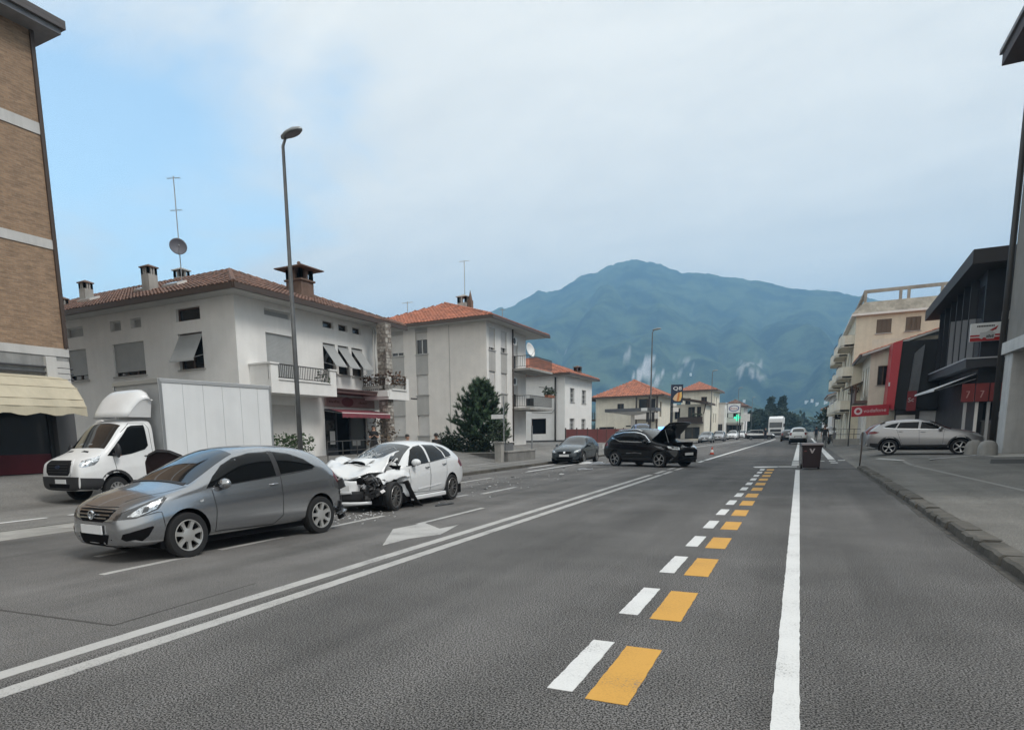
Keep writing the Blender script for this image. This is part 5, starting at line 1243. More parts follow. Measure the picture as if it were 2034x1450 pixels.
C3.side('door_scrape', [(-1.0, .62), (-1.4, .66), (-1.9, .63), (-1.95, .60), (-1.4, .625), (-1.0, .595)], -1, BARE, .006, h=.04)
C3.side('wing_scrape', [(-.3, .95), (.1, .92), (.28, .80), (.2, .79), (-.1, .87)], -1, BARE, .005, h=.04)
dirn = Vector((-.47, 0, -.86)).normalized()
C3.patch('windscreen', [(-.72, .02), (0, -.03), (.72, .02), (.62, .5), (.56, .93), (0, .98), (-.56, .93), (-.62, .5)], Vector((-.38, 0, 1.15)) - dirn * 2, (0, 1, 0), Vector((-.87, 0, .44)), dirn, CGLASS, .004, None, .09)
C3.front('grille', [(-.55, .86), (.55, .86), (.48, .62), (-.48, .62)], DARK, .006); plate(cb, .91, .58)
b = MB(); b.box(-.42, .55, -.66, .66, .86, 1.09); b.build('engine_bay', DARK, cb)
def shood(t, s):
    s = s * 2 - 1; a = .45 + .26 * t; bow = 1 - s * s
    return (-.66 + 1.34 * t * math.cos(a) + .10 * bow * t, s * lerp(.78, .70, t * t), 1.14 + 1.34 * t * math.sin(a) + .05 * bow - .10 * sm(.75, 1, t) * (1 - t * 0) + .03 * math.sin(t * 3))
hb_ = sheet('raised_bonnet', shood, 12, 12, P_BLACK, cb, .012, 3, thick=.03)
b = MB(); b.add([(-.56, -.60, 1.115), (-.56, .60, 1.115), (.02, .45, 1.13), (.02, -.45, 1.13)], [(0, 1, 2, 3)]); b.add([(-.56, -.60, 1.10), (-.56, .60, 1.10), (.02, .45, 1.115), (.02, -.45, 1.115)], [(3, 2, 1, 0)]); b.build('airbag_cloth', mat('pale_cloth', (.5, .52, .53), .7), cb)
MB().tube([(.30, -.62, 1.05), (.02, -.60, 1.75)], .012, 6).build('bonnet_prop', STEEL, cb)
for sd in (1, -1): MB().tube([(-1.2, sd * .65, 1.60), (-1.5, sd * .64, 1.69), (-2.6, sd * .62, 1.68), (-2.9, sd * .61, 1.57)], .022, 8).build('roof_rail', CHROME, cb, smooth=True)
for k, (p0, p1) in enumerate((((.80, -.66, .50), (.55, -.9, .34)), ((.88, -.2, .42), (.84, .3, .36)), ((-3.42, -.6, .6), (-3.2, -.86, .42)))):
    sheet('loose_bumper_piece', lambda t, s, p0=p0, p1=p1: tuple(Vector(p0).lerp(Vector(p1), t) + Vector((.02 * t, 0, -.12 * s))), 6, 3, P_BLACK, cb, .03, 8, seed=k)
for x in (0, -2.675):
    for sd in (1, -1): wheel(cb, x, sd * .80, .352, .22, 5, sd, mat('alloy_light', (.5, .5, .5), .35, .8), .2, 'five', .72, steer=(.12 if x == 0 else 0))
underbody(cb, -3.1, .6, .84, .19, .42)

# ------------------------------------------------------------------ dark hatchback and silver SUV
std_car('dark slate small hatchback with silver wheels, parked facing the camera near the low wall', -10.776, 34.075, 0, -1.573, P_POLO, .94, .955, .985, spokes=6, wstyle='five')
ct = thing('parked_car', 'light silver SUV with black wheel arches parked sideways on the right forecourt', 'car', (6.543, 37.876, .264), -.121)
STT = []
for (x, zb, zk, zt, wb, wt, wl, cr) in std_stations(1.03, 1.045, 1.0): STT.append((x, zb + .05, zk * 1.14, zt * (1.15 if zt < 1.0 else 1.105), wb, wt * 1.03, wl, cr))
C4 = Car(ct, STT, P_LIGHTS, [(0, .405), (-2.67, .405)], .965)
for sd in (1, -1):
    C4.side('side_window', [(-.60, 1.16), (-.90, 1.34), (-1.12, 1.44), (-1.48, 1.495), (-1.52, 1.185), (-1.0, 1.15)], sd, SGLASS); C4.side('rear_side_window', [(-1.58, 1.495), (-2.30, 1.475), (-2.42, 1.22), (-1.60, 1.19)], sd, SGLASS)
    C4.side('quarter_window', [(-2.36, 1.47), (-2.62, 1.42), (-2.92, 1.31), (-2.86, 1.26), (-2.48, 1.225)], sd, SGLASS)
    C4.seam([(-.58, 1.135), (-1.5, 1.165), (-2.46, 1.20), (-2.95, 1.26)], sd, .02, m=CHROME, name='chrome_trim'); C4.seam([(-.62, 1.08), (-.64, .45), (-1.5, .40), (-1.56, 1.16)], sd); C4.seam([(-1.56, 1.16), (-1.5, .40), (-2.15, .42), (-2.42, 1.16)], sd)
    C4.seam([(-.45, .93), (-1.4, .95), (-2.6, 1.0), (-3.1, 1.03)], sd, .012, m=P_LIGHTS, name='body_crease')
    C4.handle(-1.40, 1.02, sd, P_LIGHTS); C4.handle(-2.26, 1.06, sd, P_LIGHTS); mirror(ct, -.76, sd * .86, 1.17, sd, P_LIGHTS, 1.1)
    C4.side('sill_cladding', [(-.42, .44), (-.5, .24), (-2.2, .24), (-2.26, .44)], sd, CLAD, .012); C4.side('sill_trim', [(-.52, .50), (-.50, .46), (-2.2, .46), (-2.16, .50)], sd, CHROME, .010)
    for ax in (0, -2.67):
        C4.side('arch_cladding', [(ax + math.cos(a) * r_, .37 + math.sin(a) * r_) for r_, rg in ((.475, range(0, 13)), (.405, range(12, -1, -1))) for a in [pi * i / 12 for i in rg]], sd, CLAD, .012, h=.07)
    C4.diag('headlight', [(-.16, .80), (-.10, .90), (.16, .96), (.34, .98), (.26, .88), (.08, .81)], sd, LAMPGL, .006); C4.diag('tail_lamp', [(-.70, .96), (-.68, 1.06), (-.34, 1.10), (-.16, 1.04), (-.30, .97)], sd, REDGL, .008, back=True)
    C4.side('bumper_cladding', [(.45, .50), (.72, .50), (.74, .28), (.45, .28)], sd, CLAD, .01); C4.side('bumper_cladding', [(-3.12, .52), (-3.45, .54), (-3.45, .34), (-3.05, .34)], sd, CLAD, .01)
C4.patch('windscreen', [(-.72, .02), (0, -.03), (.72, .02), (.62, .5), (.56, .93), (0, .98), (-.56, .93), (-.62, .5)], Vector((-.36, 0, 1.14)) - dirn * 2, (0, 1, 0), Vector((-.88, 0, .43)), dirn, CGLASS, .004, None, .09)
C4.patch('rear_window', [(-.54, .08), (.54, .08), (.48, .92), (-.48, .92)], Vector((-3.42, 0, 1.18)) - Vector((.55, 0, -.45)).normalized() * 2, (0, 1, 0), Vector((.42, 0, .34)), (.55, 0, -.45), CGLASS, .004, None, .09)
C4.front('grille', [(-.5, .90), (.5, .90), (.40, .66), (-.40, .66)], DARK, .006); plate(ct, -3.64, .86, back=True)
b = MB(); b.box(-3.18, -2.92, -.56, .56, 1.545, 1.575); bevel_obj(b.build('roof_spoiler', P_LIGHTS, ct), .01)
for x in (0, -2.67):
    for sd in (1, -1): wheel(ct, x, sd * .80, .352, .22, 5, sd, MATS['alloy_light'], .2, 'star', .72)
underbody(ct, -3.1, .6, .84, .2, .44)

# ------------------------------------------------------------------ box lorry
tr = thing('box_lorry', 'white box lorry with a roof wind deflector and dark bumper, parked before the corner house', 'lorry', (-17.124, 11.629, .012), -1.643)
STV = [(.99, .40, .60, .68, .70, .6, .66, .01), (.965, .36, .86, .98, .86, .72, .82, .02), (.90, .34, .99, 1.13, .93, .78, .90, .03), (.70, .33, 1.06, 1.22, .975, .82, .95, .04), (.42, .33, 1.11, 1.32, .99, .83, .97, .05), (.20, .33, 1.15, 1.44, .995, .83, .975, .06), (0, .33, 1.17, 1.66, .995, .83, .975, .07), (-.25, .33, 1.19, 1.95, .995, .83, .975, .07),
       (-.45, .33, 1.2, 2.12, .995, .84, .975, .06), (-.7, .33, 1.2, 2.18, .995, .85, .975, .05), (-1.0, .33, 1.2, 2.2, .995, .86, .975, .04), (-1.24, .33, 1.2, 2.2, .99, .86, .97, .04), (-1.28, .34, 1.2, 2.17, .97, .84, .95, .03)]
C5 = Car(tr, STV, P_VAN, [(0, .415)], 1.05)
for sd in (1, -1):
    C5.side('side_window', [(.17, 1.24), (-.06, 1.47), (-.33, 1.76), (-.52, 1.98), (-.64, 2.03), (-1.0, 2.05), (-1.03, 1.48), (-.92, 1.38), (-.5, 1.27), (-.1, 1.215)], sd, SGLASS)
    C5.seam([(.02, 1.22), (-.02, .80), (-.25, .62), (-.42, .42), (-1.12, .42), (-1.14, 1.3), (-1.12, 1.95), (-1.04, 2.09), (-.6, 2.09), (-.3, 1.84)], sd, .012)
    C5.side('lower_cladding', [(-.42, .56), (-.46, .34), (-1.25, .34), (-1.25, .60)], sd, CLAD, .012); C5.side('bumper_side', [(.42, .66), (.46, .36), (.93, .40), (.93, .70)], sd, CLAD, .012)
    C5.side('arch_cladding', [(math.cos(a) * r_, .38 + math.sin(a) * r_) for r_, rg in ((.49, range(-1, 14)), (.416, range(13, -2, -1))) for a in [pi * i / 12 for i in rg]], sd, CLAD, .012, h=.06)
    C5.handle(-.98, 1.2, sd, PLAST, .2)
    hl = C5.diag('headlight', [(-.06, 1.0), (.0, 1.13), (.24, 1.20), (.40, 1.27), (.36, 1.11), (.28, 1.02), (.05, .96)], sd, HLIN, .008); C5.diag('lamp_trim', [(.06, 1.0), (.08, 1.12), (.12, 1.14), (.11, 1.0)], sd, HLDK, .012, hl, .03)
    b = MB(); b.ball((-.02, sd * 1.12, 1.37), 1, 12, 8, sc=(.07, .10, .19)); m_ = b.build('wing_mirror', PLAST, tr, smooth=True); b = MB(); b.tube([(0, sd * .93, 1.28), (-.02, sd * 1.1, 1.24)], .035, 8); b.build('mirror_arm', PLAST, m_)
    b = MB(); b.box(-.10, -.088, sd * 1.07 - .045, sd * 1.07 + .045, 1.23, 1.38); b.build('indicator', mat('amber', (.42, .10, .03), .3), m_)
dv_ = Vector((-.76, 0, -.62)).normalized()
C5.patch('windscreen', [(-.80, .03), (-.4, -.02), (0, -.03), (.4, -.02), (.80, .03), (.76, .5), (.71, .93), (.3, .97), (-.3, .97), (-.71, .93), (-.76, .5)], Vector((.22, 0, 1.43)) - dv_ * 2, (0, 1, 0), Vector((-.62, 0, .70)), dv_, CGLASS, .004, None, .1)
gq = [(-.57, 1.05), (-.48, 1.15), (.48, 1.15), (.57, 1.05), (.55, .84), (.46, .755), (-.46, .755), (-.55, .84)]
g1 = C5.front('grille', [(y * 1.09, .95 + (z - .95) * 1.16) for y, z in gq], P_VAN, .02); C5.front('grille_mesh', gq, mat('grille_black', (.010, .010, .012), .6, spec=.25), .035, g1)
for z in (.84, .91, .98, 1.05): C5.front('grille_bar', [(-.46, z - .012), (.46, z - .012), (.46, z + .012), (-.46, z + .012)], PLAST, .045, g1)
C5.front('emblem', [(math.cos(i * pi / 8) * .11, .975 + math.sin(i * pi / 8) * .045) for i in range(16)], mat('badge_blue', (.02, .03, .06), .3), .055, g1, .03)
C5.front('emblem_script', [(-.07, .985), (-.02, .99), (.0, .97), (.06, .96), (.07, .985), (.02, .97), (-.01, .975)], CHROME, .06, g1, .03)
C5.front('bumper', [(-.86, .72), (.86, .72), (.82, .40), (.6, .36), (-.6, .36), (-.82, .40)], CLAD, .016); C5.front('lower_grille', [(-.5, .53), (.5, .53), (.46, .43), (-.46, .43)], DARK, .022)
plate(tr, 1.02, .60, .1, .50, .11)
for y0 in (-.36, .36): C5.patch('bonnet_vent', [(y0 - .15, -.03), (y0 + .15, -.03), (y0 + .11, .03), (y0 - .11, .03)], (.42, 0, 4), (0, 1, 0), (-1, 0, 0), (0, 0, -1), DARK, .006, None, .04)
# papers on the dashboard seen through the screen
for yy, s_ in ((-.35, .18), (.10, .16)): C5.patch('dash_paper', [(yy, .10), (yy + s_, .12), (yy + s_ * .9, .17), (yy + .02, .16)], Vector((.22, 0, 1.43)) - dv_ * 2, (0, 1, 0), Vector((-.62, 0, .70)), dv_, mat('paper', (.22, .23, .23), .3), .006, None, .06)
fr = MB(); nu, nv = 10, 10
for i in range(nu + 1):
    t = i / nu
    for j in range(nv + 1):
        s_ = j / nv * 2 - 1; hw = lerp(.80, .98, t ** .8); zz_ = lerp(2.26, 3.02, math.sin(t * pi / 2) ** .85) - .30 * abs(s_) ** 5 * t; xx = lerp(-.40, -1.20, t ** .9) - .20 * abs(s_) ** 3.2 * (1 - t)
        fr.v.append((xx, hw * math.copysign(abs(s_) ** .9, s_), zz_))
for i in range(nu):
    for j in range(nv): a = i * (nv + 1) + j; fr.f.append([a, a + nv + 1, a + nv + 2, a + 1]); fr.m.append(0)
fo = fr.build('wind_deflector', P_VAN, tr, smooth=True); md = fo.modifiers.new('t', 'SOLIDIFY'); md.thickness = .02
for j_, nm in ((0, 1), (nv, -1)):
    fs = MB()
    for i in range(nu + 1):
        e_ = fr.v[i * (nv + 1) + j_]; fs.v += [e_, (min(e_[0], -1.27) if i == nu else -1.27, e_[1] * lerp(1.0, 1.02, 1 - i / nu), e_[2])]
    for i in range(nu): q_ = [2 * i, 2 * i + 1, 2 * i + 3, 2 * i + 2]; fs.f.append(q_ if nm < 0 else q_[::-1]); fs.m.append(0)
    fs.build('deflector_side', P_VAN, tr, smooth=True)
BOXM = mat('box_panel', (.76, .775, .785), .42, var=.05, vs=1.0, streak=.05); TRIM = mat('box_trim', (.40, .41, .42), .4, .6)
b = MB(); b.box(-5.55, -1.46, -1.06, 1.06, .95, 3.26); cg = b.build('cargo_box', BOXM, tr)
for u0, u1, v0, v1, z0, z1 in ((-5.57, -1.43, 1.04, 1.085, 3.22, 3.33), (-5.57, -1.43, -1.085, -1.04, 3.22, 3.33), (-1.47, -1.40, -1.085, 1.085, 3.20, 3.33), (-5.58, -5.5, -1.085, 1.085, 3.2, 3.33), (-1.52, -1.41, 1.03, 1.088, .93, 3.25), (-1.52, -1.41, -1.088, -1.03, .93, 3.25), (-5.57, -5.49, 1.03, 1.088, .93, 3.25), (-5.57, -1.43, 1.03, 1.088, .88, 1.0)):
    bevel_obj(MB().box(u0, u1, v0, v1, z0, z1).build('edge_trim', TRIM if u1 - u0 < 1 or z0 < 1 else mat('box_rail', (.62, .63, .64), .35, .5), cg), .008)
for u in (-2.2, -2.9, -3.6, -4.3, -5.0): MB().box(u - .004, u + .004, 1.058, 1.0625, 1.0, 3.22).build('panel_joint', TRIM, cg)
MB().box(-1.462, -1.452, -1.0, 1.0, 1.0, 3.2).build('front_panel', mat('box_front', (.42, .43, .44), .5, var=.1), cg)
b = MB(); b.box(-5.4, -1.3, -.45, .45, .5, .72); b.build('chassis', DARK, tr)
b = MB(); b.box(-4.9, -3.3, .95, 1.02, .45, .82); b.build('side_guard', STEEL, tr)
for sd in (1, -1): wheel(tr, 0, sd * .87, .345, .22, 10, sd, mat('wheel_grey', (.30, .30, .30), .45, .4), .34, 'broad', .60)
for sd in (1, -1): wheel(tr, -3.6, sd * .82, .345, .30, 10, sd, MATS['wheel_grey'], .34, 'broad', .60)

# detached dark panel standing between lorry and hatchback
t = thing('car_bonnet', 'dark maroon fan shaped car panel standing upright between the lorry cab and the grey hatchback', 'car panel', (-13.35, 10.9, .0), .35)
pf = [(-.60, .82), (-.62, 1.10), (-.52, 1.30), (-.28, 1.40), (.05, 1.38), (.35, 1.26), (.62, 1.04), (.74, .82), (.72, .3), (.5, 0), (-.45, 0), (-.40, .3), (-.47, .5), (-.40, .62), (-.50, .74)]
b = MB(); b.prism(pf, -.02, .02, tf=lambda a, b_, c: (a, c + .12 * a * a + .05 * b_, b_)); bevel_obj(b.build('panel', mat('maroon_paint', (.012, .005, .006), .6, spec=.2), t), .012)
b = MB(); b.tube([(-.50, .02, 1.25), (-.27, .04, 1.36), (.05, .04, 1.34), (.34, .05, 1.22), (.60, .08, 1.02)], .022, 7); b.build('folded_edge', PLAST, t)
# ================================================================== RIGHT SIDE BUILDINGS
DKCL = mat('dark_cladding', (.016, .018, .024), .45, var=.25, vs=1.5)
DKROOF = mat('dark_roof', (.028, .026, .027), .6, var=.2, vs=1)
# portico block at the right edge
pb = thing('portico_building', 'grey block at the right edge with a concrete corner pillar and brown eave far above', 'building', (8.2, 39.4, .2))
FP = Fac(8.2, 39.4, 0, -1)
FP.wall(pb, 24, 5.0, 17.4, [(5, 6.6, 8, 9.6), (5, 6.6, 12, 13.6)], wallmat('render_taupe', (.27, .255, .235), .1, .1))
FQ = Fac(22, 39.4, -1, 0); FQ.wall(pb, 13.8, 5.0, 17.4, [], MATS['render_taupe'])
window(pb, FP, 5, 6.6, 8, 9.6, fm=FRAME_B); window(pb, FP, 5, 6.6, 12, 13.6, fm=FRAME_B)
b = MB(); b.box(8.2, 9.15, 38.15, 39.38, .1, 4.7); bevel_obj(b.build('pillar', wallmat('pillar_concrete', (.60, .595, .58), .12, .15), pb, world=True), .02)
MB().box(8.25, 9.2, 30.6, 31.8, .1, 4.7).build('pillar', MATS['pillar_concrete'], pb, world=True)
b = MB(); b.box(8.05, 9.3, 15, 39.42, 4.7, 5.22); b.build('beam', wallmat('beam_white', (.60, .595, .58), .1, .1), pb, world=True)
b = MB(); b.box(8.9, 9.35, 37.6, 38.6, 4.25, 4.7); b.build('beam_bracket', MATS['pillar_concrete'], pb, world=True)
MB().box(9.3, 22, 15, 39.3, 4.9, 5.1).build('ceiling', MATS['pillar_concrete'], pb, world=True)
FB_ = Fac(22, 38.2, -1, 0)
b = MB(); b.box(10.9, 11.0, 15, 39.3, .1, 4.9); b.build('back_wall', mat('porch_wall', (.10, .085, .08), .8), pb, world=True)
b = MB(); b.box(9.15, 11, 39.3, 39.4, .1, 4.9); b.build('side_wall', mat('porch_wall_red', (.12, .07, .06), .7, var=.2), pb, world=True)
b = MB(); b.box(9.9, 10.2, 38.6, 38.62, 3.0, 3.5); b.build('notice', WHITE, pb, world=True)
MB().tube([(8.08, 39.52, .1), (8.08, 39.52, 17.4)], .13, 10).build('downpipe', mat('pipe_dark', (.035, .032, .03), .5), pb, smooth=True, world=True)
b = MB(); b.box(7.2, 22, 14, 40.5, 17.45, 17.95); b.build('eave', mat('eave_brown', (.075, .058, .06), .7, var=.2), pb, world=True)
b = MB(); b.box(7.1, 22, 14, 40.6, 17.955, 18.15); b.build('gutter', mat('gutter_grey', (.15, .145, .15), .5), pb, world=True)

# dark modern building
db = thing('dark_building', 'dark modern two storey building with a deep black roof overhang, fins and a folding awning', 'building', (8.3, 45, .2))
FD = Fac(8.3, 57, 0, -1); FDS = Fac(8.3, 45, 1, 0)
FD.wall(db, 12, .2, 9.7, [], DKCL); FDS.wall(db, 12, .2, 9.7, [(.35, 1.75, 1.75, 2.75)], DKCL)
s = MB(); ro = [(7.35, 43.5), (22, 43.5), (22, 57.6), (7.35, 57.6)]
s.add([(x, y, 9.62 - .06 * (y - 43.5)) for x, y in ro] + [(x, y, 10.32 - .064 * (y - 43.5)) for x, y in ro], [(3, 2, 1, 0), (4, 5, 6, 7), (0, 1, 5, 4), (1, 2, 6, 5), (2, 3, 7, 6), (3, 0, 4, 7)]); s.build('roof', DKROOF, db, world=True)
for u in (1.2, 3.0, 4.8, 6.6, 8.4, 10.2):
    b = MB(); FD.box(b, u, u + .10, 5.0, 9.3, .0, .35); b.build('fin', DKCL, db, world=True)
    if u > 3: b = MB(); FD.box(b, u + .10, u + .115, 5.05, 7.1 + (u % 1), .02, .30); b.build('fin_strip', mat('fin_pale', (.30, .31, .33), .4), db, world=True)
    if 2 < u < 11: MB().quad(FD.P(u + .25, 5.2, .02), FD.P(u + 1.55, 5.2, .02), FD.P(u + 1.55, 8.8, .02), FD.P(u + .25, 8.8, .02)).build('pane', mat('dark_pane', (.012, .016, .024), .12, spec=.4), db, world=True)
for u in (.9, 1.9, 2.9): b = MB(); FDS.box(b, u, u + .06, 5.0, 9.3, 0, .12); b.build('fin', DKCL, db, world=True)
b = MB(); b.box(7.62, 12, 44.3, 57, 4.55, 4.98); b.build('canopy', mat('canopy_dark', (.035, .035, .04), .5), db, world=True)
b = MB(); b.box(7.58, 12, 44.26, 57, 4.985, 5.05); b.build('canopy_edge', mat('canopy_edge', (.42, .43, .45), .4), db, world=True)
for z in (7.95, 6.95): b = MB(); FDS.box(b, .75, 1.3, z, z + (.75 if z > 7.5 else .42), 0, .12); b.build('wall_box', mat('wall_box', (.055, .058, .065), .5) if z > 7.5 else STUC_L, db, world=True)
AWW = mat('awning_white', (.55, .555, .56), .7)
a = MB(); a.add([(8.2, 44.9, 4.28), (8.2, 52, 4.2), (6.35, 51.2, 3.52), (6.35, 44.4, 3.50), (6.33, 44.4, 3.40), (6.33, 51.2, 3.42)], [(0, 1, 2, 3), (3, 2, 5, 4)]); o = a.build('awning', AWW, db, world=True); md = o.modifiers.new('t', 'SOLIDIFY'); md.thickness = .03
b = MB()
for y in (45.1, 51): b.bar((8.25, y, 4.0), (6.5, y - .4, 3.46), .05, .05)
b.build('awning_arm', STEEL, db, world=True)
REDP = mat('red_panel', (.19, .028, .026), .6, var=.15)
for k in range(3):
    u = -.72 + k * .60; b = MB(); FDS.box(b, u, u + .55, 2.78, 3.72, .50, .56); o = b.build('red_banner', REDP, db, world=True)
    l = MB(); FDS.box(l, u + .2, u + .36, 3.3, 3.34, .56, .566); l.add([FDS.P(u + .3, 3.3, .566), FDS.P(u + .36, 3.3, .566), FDS.P(u + .26, 2.98, .566), FDS.P(u + .2, 2.98, .566)], [(0, 1, 2, 3)]); l.build('banner_mark', mat('banner_ink', (.42, .22, .2), .6), o)
for u in (-.55, -.05, .45): b = MB(); FDS.box(b, u, u + .13, .3, 2.75, .3, .42); b.build('shop_post', mat('post_white', (.42, .42, .42), .5) if u != -.05 else STUC_L, db, world=True)
b = MB(); FDS.box(b, .35, 1.9, .2, 1.72, .02, .3); FDS.box(b, .3, 1.95, 1.72, 1.78, .0, .34); b.build('shop_counter', mat('counter_grey', (.115, .11, .105), .7), db, world=True)
window(db, FDS, .35, 1.75, 1.78, 2.75, mull=1, sill=False, fm=PLAST)
for u, v in ((1.35, 2.25), (1.5, 1.9), (1.0, 1.95)): b = MB(); FDS.box(b, u, u + .16, v, v + .3, -.16, -.15); b.build('notice', WHITE, db, world=True)
# projecting shop sign on the dark building
t = thing('shop_sign', 'white and red projecting sign with dark lettering high on the dark building', 'sign', (8.45, 44.7, 6.35)); b = MB().box(-.72, .72, -.06, .06, -.46, .46); b.build('panel', WHITE, t)
RED = mat('sign_red', (.36, .02, .022), .45)
MB().box(-.715, .715, -.068, -.061, -.455, -.13).build('red_band', RED, t); MB().box(-.715, .715, -.072, -.0685, -.27, -.225).build('stripe', WHITE, t)
b = MB(); b.add([(x, -.074, z) for x, z in ((-.30, -.02), (-.05, .0), (.12, .10), (.42, .26), (.22, -.02), (.34, -.08), (.30, -.36), (.0, -.36), (-.12, -.2), (-.2, -.36), (-.32, -.3))], [list(range(11))[::-1]]); b.build('cut_shape', mat('pale_grey', (.5, .5, .5), .5), t)
b = MB(); b.add([(x, -.078, z) for x, z in ((.08, .08), (.30, .20), (.44, .30), (.36, .10), (.2, .04))], [(4, 3, 2, 1, 0)]); b.build('red_shape', RED, t)
b = MB()
for k in range(11): b.box(-.45 + k * .068, -.40 + k * .068, -.068, -.061, .26, .34)
for k in range(4): b.box(-.02 + k * .08, .03 + k * .08, -.082, -.075, -.30, -.18 + .03 * (k % 2))
b.build('sign_lettering', mat('ink_black', (.02, .02, .022), .5), t)
MB().bar((.72, 0, .3), (.95, 0, .3), .04, .04).build('bracket', DKSTEEL, t)

# telephone shop with black cladding and red pillar panel
ps = thing('phone_shop', 'black clad shop with a tall red corner panel beyond the silver SUV', 'building', (5.4, 56, .2))
b = MB(); b.box(5.78, 12, 56.0, 64, 2.75, 7.35); b.build('cladding', mat('black_cladding', (.010, .012, .017), .4, var=.2, vs=.8), ps, world=True)
b = MB(); b.add([(5.30, 55.9, 3.0), (5.75, 55.6, 2.7), (5.95, 55.6, 7.38), (5.45, 55.9, 7.28), (5.30, 58, 3.0), (5.75, 58, 2.7), (5.95, 58, 7.38), (5.45, 58, 7.28)], [(0, 1, 2, 3), (4, 7, 6, 5), (0, 3, 7, 4), (1, 5, 6, 2), (3, 2, 6, 7), (0, 4, 5, 1)]); b.build('red_panel', mat('shop_red', (.40, .022, .03), .4), ps, world=True)
b = MB(); b.add([(6.45, 55.75, 2.72), (6.98, 55.5, 2.6), (7.22, 55.5, 7.0), (6.72, 55.8, 6.5)], [(0, 1, 2, 3)]); b.add([(6.45, 55.98, 2.72), (6.98, 55.98, 2.6), (7.22, 55.98, 7.0), (6.72, 55.98, 6.5)], [(3, 2, 1, 0)]); b.add([(6.45, 55.75, 2.72), (6.72, 55.8, 6.5), (6.72, 55.98, 6.5), (6.45, 55.98, 2.72)], [(0, 1, 2, 3)]); b.add([(6.98, 55.5, 2.6), (6.98, 55.98, 2.6), (7.22, 55.98, 7.0), (7.22, 55.5, 7.0)], [(0, 1, 2, 3)]); b.build('grey_panel', mat('graphite_panel', (.065, .07, .078), .4, var=.4, vs=.5), ps, world=True)
b = MB(); b.box(6.45, 6.98, 55.44, 55.48, 2.62, 3.95); b.build('red_plate', mat('shop_red_dull', (.22, .03, .035), .5), ps, world=True)
text_part('plate_text', 'Sc', .42, mat('text_pale', (.55, .5, .5), .5), ps, frame_mtx(Vector((6.68, 55.43, 3.35)), (1, 0, .1), (0, 0, 1)))
b = MB(); b.box(5.35, 5.5, 55.85, 55.9, 4.35, 4.62); b.build('small_sign', WHITE, ps, world=True)
FPS = Fac(5.9, 56.4, 1, 0); FPS.wall(ps, 6, .2, 2.75, [(1.45, 3.4, .3, 2.6)], mat('shop_base', (.05, .05, .055), .6))
gd = slats(FPS, 1.45, 3.4, 2.6, -.1, .35, -.1, .16); gd.build('garage_door', mat('garage_white', (.60, .61, .62), .5), ps, world=True)
b = MB(); FPS.box(b, .1, 1.2, 1.9, 2.35, .02, .12); b.build('poster_strip', STUC_L, ps, world=True); b = MB(); FPS.box(b, .3, .8, 1.95, 2.25, .12, .125); b.build('poster', WHITE, ps, world=True)
# projecting red sign: ring with a drop, lower case name
t = thing('brand_sign', 'long red projecting sign with a white ring logo and lower case white name', 'sign', (4.35, 55.6, 2.72)); b = MB().box(-1.12, 1.12, -.07, .07, -.37, .37); b.v = [(x, y, z + .035 * x) for x, y, z in b.v]; bevel_obj(b.build('panel', mat('brand_red', (.42, .012, .03), .4), t), .01)
PK = mat('brand_white', (.72, .60, .62), .5)
r_ = MB(); n = 24
for i in range(n):
    a0, a1 = 2 * pi * i / n, 2 * pi * (i + 1) / n; ca, sa, cb_, sb_ = math.cos(a0), math.sin(a0), math.cos(a1), math.sin(a1)
    r_.quad((-.72 + ca * .25, -.078, -.02 + sa * .25), (-.72 + cb_ * .25, -.078, -.02 + sb_ * .25), (-.72 + cb_ * (.13 + .03 * cb_ * sb_), -.078, -.02 + sb_ * .13), (-.72 + ca * (.13 + .03 * ca * sa), -.078, -.02 + sa * .13))
r_.add([(-.72 + .03, -.079, .16), (-.55, -.079, .12), (-.66, -.079, .04)], [(0, 1, 2)]); r_.build('ring_logo', PK, t)
text_part('sign_text', 'vodafone', .34, PK, t, frame_mtx(Vector((.28, -.078, .0)), (1, 0, .035), (0, 0, 1)), world=False, width=1.35)
# thin post under it
t = thing('thin_post', 'thin dark post beside the red ring logo sign', 'post', (3.28, 57.6, .2)); MB().tube([(0, 0, 0), (0, 0, 4.4)], .045, 8).build('pole', DKSTEEL, t)

# yellow apartment block with roof frame
ya = thing('apartment_block', 'pale yellow four storey apartment block with curved street balconies and a concrete roof frame', 'building', (3.7, 66, .2))
FY = Fac(3.7, 66, 1, 0); FYS = Fac(3.7, 92, 0, -1)
yw = [(1.46, 2.5, 9.15, 10.25), (3.46, 4.48, 9.15, 10.25), (1.46, 2.5, 6.1, 7.2), (3.46, 4.48, 6.1, 7.2)]
FY.wall(ya, 8, .2, 10.65, yw, STUC_Y)
for q in yw:
    W = window(ya, FY, *q, mull=2, fm=mat('louvre_brown', (.15, .115, .085), .6), D=.12, gl=mat('louvre_fill', (.16, .13, .10), .7), bars=0)
    for k in range(3):
        lv = slats(FY, lerp(q[0], q[1], k / 3) + .06, lerp(q[0], q[1], (k + 1) / 3) - .06, q[3] - .06, -.03, q[2] + .05, -.03, .09); lv.build('louvre', MATS['louvre_brown'], W)
sbh = [(26 - a - 1.1, 26 - a, z, z + 2.2) for a in (2.2, 6.5, 11, 15.5, 20) for z in (.6, 3.6, 6.6, 8.3) if z < 8]
FYS.wall(ya, 26, .2, 10.65, sbh, STUC_Y)
for q in sbh: window(ya, FYS, *q, mull=1, fm=FRAME_B, sill=False, shut=.4, name='balcony_door')
MB().quad((11.7, 66, .2), (11.7, 92, .2), (11.7, 92, 10.65), (11.7, 66, 10.65)).build('wall', STUC_Y, ya, world=True)
